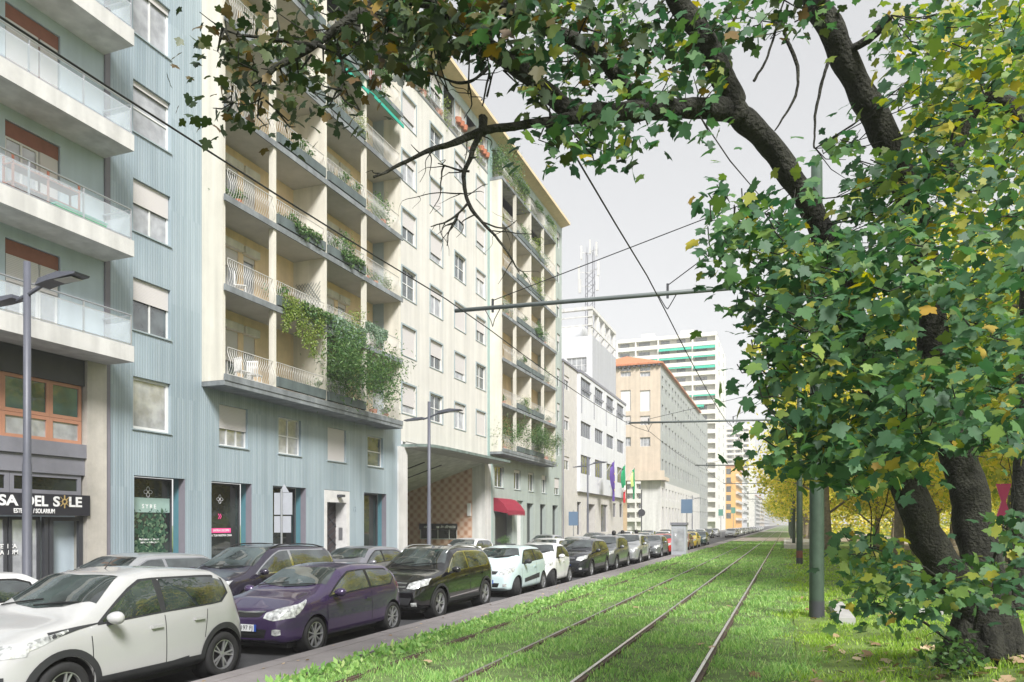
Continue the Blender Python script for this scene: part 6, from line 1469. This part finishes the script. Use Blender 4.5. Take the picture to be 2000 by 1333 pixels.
for (cx_, cy_, rx, ry, z0_, z1_, n, br) in zones:
    n = n*(.85 if 1000 < cx_ < 1400 or cx_ < 900 else 1)
    for _ in range(int(n*(.62 if cy_ < 330 else .78)+.5)):
        a = random.uniform(0, 2*math.pi); r = math.sqrt(random.random()); c = PT(cx_+rx*r*math.cos(a), cy_+ry*r*math.sin(a), random.uniform(z0_, z1_))
        if in_open(c): continue
        d = BPa-np.array(c); k = int(np.argmin((d**2).sum(1))); q = Vector(BPa[k]); v = q-c
        if v.length > 1.1: q = c+v.normalized()*1.1
        far_ = v.length > .5; q = c+v.normalized()*min(v.length, 9 if (v.length < 1.5 and random.random() < .3) else .22) if v.length > .01 else c
        mid = c.lerp(q, .5)+Vector((random.uniform(-.08, .08), random.uniform(-.08, .08), -.05)); tw.tube([q, mid, c], [.006 if far_ else .010, .006, .003], 4, cap=False)
        nl = random.randint(9, 17) if br < .95 else random.randint(7, 12); sp = .22 if br < .95 else .17
        for j in range(nl):
            LP.append(c+Vector((random.gauss(0, sp), random.gauss(0, sp), random.gauss(-.03, sp*.55)))); LS.append(random.uniform(.075, .145) if br < .95 else random.uniform(.058, .098)); LM.append((2 if random.random() < (.45 if cx_ > 1740 and cy_ < 450 else .06) else 0) if (cx_ > 1690 and cy_ < 800) or random.random() > br else 1)
kp = [i for i, p in enumerate(LP) if random.random() < .06 or not in_open(p)]; LP = [LP[i] for i in kp]; LS = [LS[i] for i in kp]; LM = [LM[i] for i in kp]
n = len(LP); LPa = np.array([tuple(p) for p in LP])
nr = rng.normal(size=(n, 3))*.55; nr[:, 2] += .75; nr += np.array([ST*.2-.15, -CT*.45, 0]); nr = unit(nr)
tp = rng.normal(size=(n, 3)); tp[:, 2] -= .9; R_ = rot_from(nr, unit(tp))
me = scatter_mesh('crown', maple_template(), LPa, R_, np.array(LS), [L_maple, L_maple_d, L_maple_y], np.array(LM), off=MT.location)
child_mesh('crown', me, MT)
tw.v and tr2.v.extend([]) 
knobbly(tr2, .022); tr2.build('limb', M_bark, MT, smooth=True)['label'] = 'dark bark limbs and boughs'
tw.build('twigs', M_bark, MT)['kind'] = 'stuff'
print('maple leaves', n)
# ---- park trees ----
def park_tree_mesh(seed, ht, cr, leafm, nleaf, cbase):
    rd = random.Random(seed); m = MB(); tips = []
    lean = Vector((rd.uniform(-.3, .3), rd.uniform(-.3, .3), 0))
    P = [Vector((0, 0, -.2)), Vector((0, 0, .6)), Vector((0, 0, cbase))+lean*.5, Vector((0, 0, ht*.55))+lean, Vector((0, 0, ht*.85))+lean*1.5]; m.tube(P, [.36, .26, .21, .13, .05], 10)
    for k in range(11):
        h = cbase*.8+(ht*.8-cbase*.8)*k/11; a = k*2.4+rd.uniform(-.4, .4); ln = cr*rd.uniform(.6, .95)*(1-.35*k/11); b = Vector((0, 0, h)); e = b+Vector((math.cos(a)*ln, math.sin(a)*ln, ln*rd.uniform(.35, .8))); mid = b.lerp(e, .5)+Vector((0, 0, .35)); m.tube([b, mid, e], [.09, .06, .02], 6); tips += [e, mid, mid.lerp(e, .5)]
        for q in range(2):
            e2 = mid+Vector((rd.uniform(-1, 1), rd.uniform(-1, 1), rd.uniform(-.4, 1)))*ln*.4; m.tube([mid, e2], [.04, .012], 5); tips.append(e2)
    cl = []
    for t in tips:
        for _ in range(3): cl.append((t+Vector((rd.gauss(0, .7), rd.gauss(0, .7), rd.gauss(0, .6))), rd.uniform(.35, .8)))
    r2 = np.random.default_rng(seed); C_ = np.array([tuple(c[0]) for c in cl]); Rr = np.array([c[1] for c in cl]); idx = r2.integers(0, len(cl), nleaf)
    pos = C_[idx]+r2.normal(size=(nleaf, 3))*Rr[idx][:, None]*np.array([1, 1, .7]); R = rot_from(unit(r2.normal(size=(nleaf, 3))+np.array([0, 0, .5])), unit(r2.normal(size=(nleaf, 3))-np.array([0, 0, .6])))
    cm = scatter_mesh('crown', simple_template(.38), pos, R, r2.uniform(.16, .30, nleaf), leafm); return m.mesh('trunk', M_barkl, smooth=True), cm
PTM = [park_tree_mesh(1, 15, 5.2, L_park, 12000, 3.1), park_tree_mesh(2, 17, 5.5, L_parkg, 12000, 4.0), park_tree_mesh(3, 12, 4.6, L_park, 10000, 2.3)]
park = []
for k in range(14): park.append((2.6+random.uniform(-.3, .6), 58+k*11+random.uniform(-2, 2), [0, 2][k % 2]))
for k in range(9): park.append((13.5+random.uniform(-1.5, 1.5), 34+k*11+random.uniform(-2, 2), [0, 1, 2][k % 3]))
for k in range(8): park.append((22+random.uniform(-2, 2), 26+k*12+random.uniform(-3, 3), [1, 0][k % 2]))
for k in range(6): park.append((33+random.uniform(-3, 3), 24+k*13+random.uniform(-3, 3), [0, 2][k % 2]))
park += [(6.0, 47, 0), (8.2, 56, 2), (9.5, 39, 0), (10.5, 63, 0), (7.0, 68, 2), (12.5, 47, 0), (15.5, 30, 0), (19.5, 35, 2), (24, 41, 0), (9.0, 31.5, 2), (28, 33, 1), (17.5, -6, 1), (19, 6, 0), (16.5, 14, 1), (21, -16, 0), (7.8, 21.0, 1), (11.0, 27.5, 0), (13.2, 19.5, 1), (17.0, 24.0, 0)]
ROWN = {}
for i, (x, y, k) in enumerate(park):
    dist = 'near' if y < 30 else ('middle distance' if y < 80 else 'far')
    row = 'beside the tram poles' if x < 8 else ('across the lawn path' if x < 18 else ('in the third park row' if x < 28 else 'at the back of the park'))
    ROWN[(row, k, dist)] = ROWN.get((row, k, dist), -1)+1
    t = thing('park_tree', '%s tree %s, %s, %s of its row' % (['golden', 'yellow green', 'small golden'][k], row, dist, ordn(ROWN.setdefault((row, k, dist), 0))), 'tree', (x, y, 0), random.uniform(0, 6.28), 'autumn trees in the park'); sc_ = random.uniform(.85, 1.15)*(1.22 if x < 4.5 else 1)
    t.scale = (sc_, sc_, sc_)
    for nm, me_ in zip(('trunk', 'crown'), PTM[k]):
        o = bpy.data.objects.new(nm, me_); C.objects.link(o); o.parent = t
# far backdrop of the park: low hedge, golden shrubs added for the yellow glow
t = thing('park_hedge', 'long clipped hedge closing the far side of the park', 'hedge', (45, 80, 0)); n = 16000
pos = np.stack([rng.uniform(44, 47, n), rng.uniform(5, 200, n), rng.uniform(0, 3.4, n)], 1); child_mesh('foliage', scatter_mesh('foliage', simple_template(.4), pos, leaf_orient(n), rng.uniform(.3, .5, n), L_parkg, off=t.location), t)
t = thing('golden_glow_shrubs', 'long golden shrub border added for a yellow glow across the far end of the park lawn', 'shrubs', (30, 150, 0)); n = 15000
pos = np.stack([rng.uniform(4.5, 80, n), rng.uniform(148, 153, n), rng.uniform(0, 1, n)**1.3*6.5], 1); child_mesh('foliage', scatter_mesh('foliage', simple_template(.4), pos, leaf_orient(n), rng.uniform(.4, .8, n), L_park, off=t.location), t)
# ---- balcony plants ----
def bush_mesh(seed, r, h, n, m, droop=0, ls=(.06, .12), w=.3):
    r2 = np.random.default_rng(seed); k = 9; cc = r2.normal(size=(k, 3))*np.array([r*.45, r*.55, h*.25])+np.array([0, 0, h*.5]); idx = r2.integers(0, k, n)
    pos = cc[idx]+r2.normal(size=(n, 3))*np.array([r*.28, r*.3, h*.2]); 
    if droop: pos = np.stack([r2.uniform(0, .22, n), r2.uniform(-r, r, n), np.zeros(n)], 1); cols_ = (np.floor((pos[:, 1]+r)/.22)).astype(int); lens = r2.uniform(.3, 1, 60)*droop; pos[:, 2] = .2-r2.uniform(0, 1, n)**.8*lens[cols_ % 60]
    R = rot_from(unit(r2.normal(size=(n, 3))+np.array([.5, 0, .5])), unit(r2.normal(size=(n, 3))-np.array([0, 0, .5 if not droop else 1.5])))
    return scatter_mesh('foliage', simple_template(w), pos, R, r2.uniform(*ls, n), m)
BM = {'s': bush_mesh(1, .35, .5, 260, L_bal), 'm': bush_mesh(2, .55, .9, 700, L_bal), 'b': bush_mesh(3, 1.5, 2.6, 9000, L_bal, ls=(.12, .24), w=.13), 't': bush_mesh(4, 1.4, 1, 4200, L_bal_y, droop=2.6, ls=(.06, .1)), 'g': bush_mesh(5, 1.4, 1, 2600, L_balg, droop=1.4, ls=(.07, .13)), 'y': bush_mesh(6, .5, .9, 600, L_bal_y), 'h': bush_mesh(7, .9, 1, 800, L_bal, droop=.7), 'd': bush_mesh(8, .8, 1.9, 1900, L_bal, ls=(.07, .13))}
KN = {'s': 'small leafy pot plant', 'm': 'rounded green bush', 'b': 'huge feathery bamboo-like shrub', 't': 'curtain of yellow green trailing plants', 'g': 'grey green trailing succulents', 'y': 'pale yellow green bush', 'h': 'dark green overhanging plant', 'd': 'tall dark green shrub'}
pot_me = MB().lathe([(.0, 0), (.13, 0), (.17, .26), (.15, .26), (0, .22)], n=12).mesh('pot', M_terra)
SCN = ['first', 'second', 'third', 'fourth']
PN = 0; USED = {}
def bplant(blk, i, k, kind, u=.5, dz=None, sc=1):
    bays_ = baysL if blk == 'L' else baysR; a, b = bays_[i]; y = a+(b-a)*u; z = FZ[k]
    front = kind in 'tghb'; mid_ = i in (1, 2) and k < 6; base = .5 if mid_ else (.02 if kind in 'bdmysh' else 1.0)
    if kind in 'tgh': base = .5 if mid_ else 1.0
    if dz is not None and mid_: base = dz
    x = XFr+(.1 if kind in 'tgh' else (.02 if mid_ else -.25))
    lb = '%s on storey %s, %s bay of the %s balcony block' % (KN[kind], ['one', 'two', 'three', 'four', 'five', 'six', 'seven', 'eight'][k], SCN[i], 'nearer' if blk == 'L' else 'farther')
    USED[lb] = USED.get(lb, 0)+1
    if USED[lb] > 1: lb = ['', '', 'right-hand ', 'rightmost '][min(USED[lb], 3)]+lb
    t = thing('balcony_plant', lb, 'plant', (x, y, z+base), 0, 'plants on the balconies'); t.scale = (sc, sc, sc)
    o = bpy.data.objects.new('foliage', BM[kind]); C.objects.link(o); o.parent = t
    if i in (0, 3) and kind not in 'tgh': p = bpy.data.objects.new('pot', pot_me); C.objects.link(p); p.parent = t; p.location = (0, 0, -.02); o.location = (0, 0, .15)
for q in [('L', 2, 0, 'b', .42), ('L', 3, 0, 'd', .35, None, 1.25), ('L', 3, 0, 's', .7), ('L', 1, 0, 's', .85, None, .7), ('L', 1, 1, 't', .5, .45), ('L', 2, 1, 'g', .5, .5), ('L', 3, 1, 'g', .25, .9, .7), ('L', 2, 2, 'm', .55, .35, 1.1), ('L', 2, 2, 's', .2), ('L', 3, 2, 's', .4), ('L', 3, 2, 'm', .75, .3, .8), ('L', 1, 2, 's', .3, .4), ('L', 3, 2, 's', .15),
          ('L', 1, 3, 's', .5), ('L', 2, 3, 's', .45, None, 1.1), ('L', 2, 3, 's', .75), ('L', 3, 3, 'm', .6, .3, 1.3), ('L', 1, 4, 's', .8, None, 1.2), ('L', 1, 4, 's', .5), ('L', 2, 4, 's', .4), ('L', 2, 4, 'y', .8, .3, .7), ('L', 3, 5, 'h', .4, 1.5), ('L', 0, 5, 's', .5), ('L', 0, 6, 'm', .4), ('L', 0, 6, 'y', .75), ('L', 1, 5, 'h', .5), ('L', 2, 5, 'h', .4), ('L', 3, 6, 'y', .5), ('L', 2, 6, 'h', .5), ('L', 3, 6, 'd', .75), ('L', 1, 1, 's', .15, .5), ('L', 0, 2, 's', .1, None, .7),
          ('R', 0, 0, 'd', .4), ('R', 1, 0, 'd', .4), ('R', 2, 0, 'b', .5, None, .7), ('R', 3, 0, 'y', .45, None, 1.5), ('R', 1, 1, 'y', .6, .4, .8), ('R', 1, 2, 's', .5, .5, 1.2), ('R', 2, 3, 'h', .5), ('R', 3, 3, 'm', .3, .5, 1.2), ('R', 1, 3, 's', .6), ('R', 2, 3, 'm', .7, .4), ('R', 1, 4, 's', .5, .4, 1.4), ('R', 2, 4, 's', .6), ('R', 1, 5, 'm', .5, .4), ('R', 1, 6, 'y', .4, .4, 1.4), ('R', 2, 6, 's', .5), ('R', 0, 6, 'd', .5, None, 1.3), ('R', 0, 6, 'y', .95, .5, 1.4), ('R', 1, 6, 'h', .5), ('R', 2, 6, 'h', .5), ('R', 3, 6, 'h', .4), ('R', 1, 6, 'm', .5), ('R', 3, 6, 'y', .8)]:
    bplant(*q)
for k in range(1, 7):
    for i in (1, 2, 3, 0):
        for blk in 'LR':
            if random.random() < .66: bplant(blk, i, k if k < 7 or blk == 'L' else 6, random.choice('ssmyhsh' if i in (1, 2) else 'ssmy'), random.uniform(.2, .8), None if i in (0, 3) else .42, random.uniform(.8, 1.3))
for k, (px, kind, lb) in enumerate(((800, 'd', 'dark shrub with red flowers on the attic terrace beside the near block'), (830, 'm', 'green bush on the attic terrace, second along the cream centre'), (862, 'y', 'pale bush on the attic terrace, third along the cream centre'), (925, 'y', 'yellow green bush on the attic terrace near the teal pilaster'))):
    y = S(px, XB); t = thing('terrace_plant', lb, 'plant', (XB-.2, y, 27.3), 0, 'plants on the attic terrace'); t.scale = (1.2, 1.2, 1.2); o = bpy.data.objects.new('foliage', BM[kind]); C.objects.link(o); o.parent = t
    p = bpy.data.objects.new('pot', pot_me); C.objects.link(p); p.parent = t; p.scale = (1.3, 2, 1)
for px, lb in ((893, 'row of terracotta flower pots on the attic railing'), (938, 'terracotta flower pots on the attic railing near the pilaster')):
    y = S(px, XB); t = thing('flower_pots', lb, 'flower pots', (XB+.05, y, 28.0), 0, 'pots on the attic railing')
    for j in range(3): p = bpy.data.objects.new('pot', pot_me); C.objects.link(p); p.parent = t; p.location = (0, j*.5, 0); p.scale = (1.5, 1.5, 1.2)
# ---- grass ----
def grass(name, label, areas, mats, hmul=1.0):
    P, Sx = [], []
    for (x0, x1, y0, y1, dens, h0, h1, wd) in areas:
        n = int((x1-x0)*(y1-y0)*dens); x = rng.uniform(x0, x1, n); y = rng.uniform(y0, y1, n)
        pt = np.sin(x*1.1+y*.7+2)*np.sin(y*.9-x*1.6); cl = np.sin(x*3.1+y*1.3)*np.cos(y*2.3-x*1.9)+np.sin(x*9+y*4)*.5*np.cos(y*7.3+x*2); keep = rng.random(n) < np.clip(.55+.45*cl, .12, 1)*np.where(pt > .72, .3, 1)
        if x0 < .2 or True:
            edge = .15+.28*np.sin(y*1.7)+.2*np.sin(y*.6+1); keep &= (x < edge+rng.normal(size=len(x))*.15) if name == 'track_grass' else (x > edge+rng.normal(size=len(x))*.15)
            for q_, rx in enumerate(RX): keep &= np.abs(x-rx-.015) > (.052, .052, .045, .022)[q_]
        x, y, cl = x[keep], y[keep], cl[keep]; z = np.array([lawn_z(a, b) if a > .15 else -.046 for a, b in zip(x, y)])
        P.append(np.stack([x, y, z-.005], 1)); h = rng.uniform(h0, h1, len(x))*np.clip(1+.45*cl, .5, 1.8); Sx.append(np.stack([np.full(len(x), wd)*rng.uniform(.7, 1.4, len(x)), h, h], 1))
    P = np.concatenate(P); Sx = np.concatenate(Sx); n = len(P); a = rng.uniform(0, 2*np.pi, n)
    R = np.zeros((n, 3, 3)); R[:, 0, 0] = np.cos(a); R[:, 1, 0] = np.sin(a); R[:, 0, 1] = -np.sin(a); R[:, 1, 1] = np.cos(a); R[:, 2, 2] = 1; R[:, :2, 2] = rng.normal(size=(n, 2))*.35
    me = scatter_mesh(name, blade_template(), P, R, Sx, mats); o = bpy.data.objects.new(name, me); C.objects.link(o); tag(o, label, 'grass', kind='stuff'); print(name, n)
grass('track_grass', 'short green grass growing between and around the tram rails', [(-6.15, .75, 3.2, 9, 1500, .035, .085, .011), (-6.15, .75, 9, 16, 900, .04, .09, .015), (-6.15, .75, 16, 30, 420, .045, .095, .024), (-6.15, .75, 30, 60, 130, .05, .10, .045), (-6.1, .1, 60, 92, 55, .05, .1, .08)], L_grass)
grass('lawn_grass', 'grass of the lawn on the right, coloured for a sunlit look', [(-.6, 3.2, 3.5, 10, 1100, .03, .075, .011), (-.6, 5.5, 10, 18, 650, .04, .085, .015), (-.6, 9, 18, 34, 240, .045, .09, .028), (-.6, 14, 34, 64, 50, .05, .1, .06)], leafmat('lawn_blades', [(0, (.17, .30, .03)), (.5, (.28, .45, .05)), (.85, (.38, .54, .08)), (1, (.46, .50, .15))], rough=.6, trans=.3))  # sunlit look of the lawn put into yellower blade colours
# weeds along the kerb strip: broader leaves
n = 5200; y = 3+rng.random(n)**1.6*60; x = -6.12+rng.random(n)**1.5*.55; P = np.stack([x, y, np.full(n, -.03)+rng.uniform(0, .07, n)], 1)
me = scatter_mesh('kerb_weeds', simple_template(.25), P, rot_from(unit(rng.normal(size=(n, 3))+np.array([0, 0, .4])), unit(rng.normal(size=(n, 3))+np.array([0, 0, 1.0]))), rng.uniform(.06, .14, n), L_grass); o = bpy.data.objects.new('kerb_weeds', me); C.objects.link(o); tag(o, 'broad-leaved weeds along the kerb strip', 'weeds', kind='stuff')
# fallen leaves
n = 430; pts_ = []
while len(pts_) < n:
    r = random.random()
    if r < .62: x, y = 2.2+random.gauss(0, 1.3), 9.0+random.gauss(0, 2.2)
    elif r < .95: x, y = random.uniform(.3, 5), random.uniform(5, 22)
    else: x, y = random.uniform(-6, 1), random.uniform(4, 24)
    if x > -6.1 and y > 3.5: pts_.append((x, y, (lawn_z(x, y) if x > .15 else -.04)+random.uniform(.025, .06)))
P = np.array(pts_); nr = rng.normal(size=(n, 3))*.25; nr[:, 2] += 1; me = scatter_mesh('fallen_leaves', maple_template(), P, rot_from(unit(nr), unit(rng.normal(size=(n, 3))*np.array([1, 1, .1]))), rng.uniform(.09, .17, n), L_litter)
o = bpy.data.objects.new('fallen_leaves', me); C.objects.link(o); tag(o, 'dry tan maple leaves scattered on the grass under the tree', 'fallen leaves', kind='stuff')
n = 70; P = np.stack([rng.uniform(-7.1, -6.2, n), rng.uniform(4, 26, n), np.full(n, .012)], 1); nr = rng.normal(size=(n, 3))*.15; nr[:, 2] += 1; me = scatter_mesh('kerb_leaves', maple_template(), P, rot_from(unit(nr), unit(rng.normal(size=(n, 3))*np.array([1, 1, .05]))), rng.uniform(.03, .07, n), L_litter); o = bpy.data.objects.new('kerb_leaves', me); C.objects.link(o); tag(o, 'small dry leaves on the kerb strip', 'fallen leaves', kind='stuff')
# young shoots at the foot of the maple
t = thing('ground_shrub', 'small bright green seedling shrub at the foot of the maple', 'shrub', tuple(PT(1880, 1268, 8.7))); t.location.z = lawn_z(t.location.x, t.location.y); o = bpy.data.objects.new('foliage', BM['s']); C.objects.link(o); o.parent = t; o.scale = (1.1, 1.1, .9)
# printed leaves on the lower half of the first shop window
o_ = [o for o in bpy.data.objects if o.name.startswith('shop_window') and abs(o.location.y+45-sh_h[0][0]) < .2]
if o_:
    n = 700; a, b = sh_h[0][:2]; P = np.stack([np.full(n, XB-.527)+rng.uniform(0, .012, n), rng.uniform(a+.15, b-.35, n), .45+rng.random(n)**1.5*2.0], 1); nr = np.tile([1.0, 0, 0], (n, 1))+rng.normal(size=(n, 3))*.05
    me = scatter_mesh('leaf_print', simple_template(.3), P, rot_from(unit(nr), unit(rng.normal(size=(n, 3))*np.array([.02, 1, 1]))), rng.uniform(.10, .26, n), leafmat('printed_leaves', [(0, (.01, .04, .03)), (.5, (.04, .10, .06)), (1, (.16, .24, .15))], rough=.2, trans=0), off=ORG[o_[0].name]); link_ = bpy.data.objects.new('leaf_print', me); C.objects.link(link_); link_.parent = o_[0]
# planter foliage
t = thing('hedge_plant', 'low dark hedge in the planter at the bar', 'plant', (-18.6, S(985, -18.6), .6)); o = bpy.data.objects.new('foliage', BM['m']); C.objects.link(o); o.parent = t; o.scale = (.6, 2.4, .5)
# ---------------- far cars beyond the crossing ----------------
far_cols = [P_silver, P_navy, P_white2, P_grey]
protos = [make_car('parked_car', 'silver hatchback first of the far row beyond the crossing', 'car', XP, 121, ph, P_silver, 'far row of cars beyond the crossing', far=True), make_car('parked_car', 'dark hatchback second of the far row beyond the crossing', 'car', XP, 126.5, ph, P_navy, 'far row of cars beyond the crossing', far=True), make_car('parked_car', 'white hatchback third of the far row beyond the crossing', 'car', XP, 132, ph, P_white2, 'far row of cars beyond the crossing', far=True)]
for k in range(3, 24):
    c = copy_tree(protos[k % 3]); c.location = (XP-.85, 121+2+k*6.2, ROAD); c['label'] = '%s hatchback, %s of the far row beyond the crossing' % (['silver', 'dark', 'white'][k % 3], ordn(k))
for k in range(8):
    c = copy_tree(protos[(k*2+1) % 3]); c.location = (-11.5, 52+k*11, ROAD); c['label'] = '%s car, %s of the distant queue in the traffic lane' % (['silver', 'dark', 'white'][(k*2+1) % 3], ordn(k)); c['group'] = TT
for k in range(6):
    c = copy_tree(protos[(k+2) % 3]); c.location = (-15.1, 34+k*13, ROAD); c['label'] = '%s car parked against the pavement, %s along' % (['silver', 'dark', 'white'][(k+2) % 3], ordn(k)); c['group'] = 'cars on the building side of the road'

# ---------------- air ----------------
hz = MB(); hz.box(-300, 420, -40, 2600, -1.6, 72); ho = hz.build('haze', M_black); ho['kind'] = 'stuff'; ho['label'] = 'pale autumn haze over the whole street'
hm = bpy.data.materials.new('haze_air'); hm.use_nodes = True; hn = hm.node_tree; hn.nodes.remove(hn.nodes['Principled BSDF'])
pv_ = hn.nodes.new('ShaderNodeVolumePrincipled'); pv_.inputs['Color'].default_value = (1, .99, .97, 1); pv_.inputs['Density'].default_value = .0009; pv_.inputs['Anisotropy'].default_value = -.1
hn.links.new(pv_.outputs[0], hn.nodes['Material Output'].inputs['Volume']); ho.data.materials.clear(); ho.data.materials.append(hm)
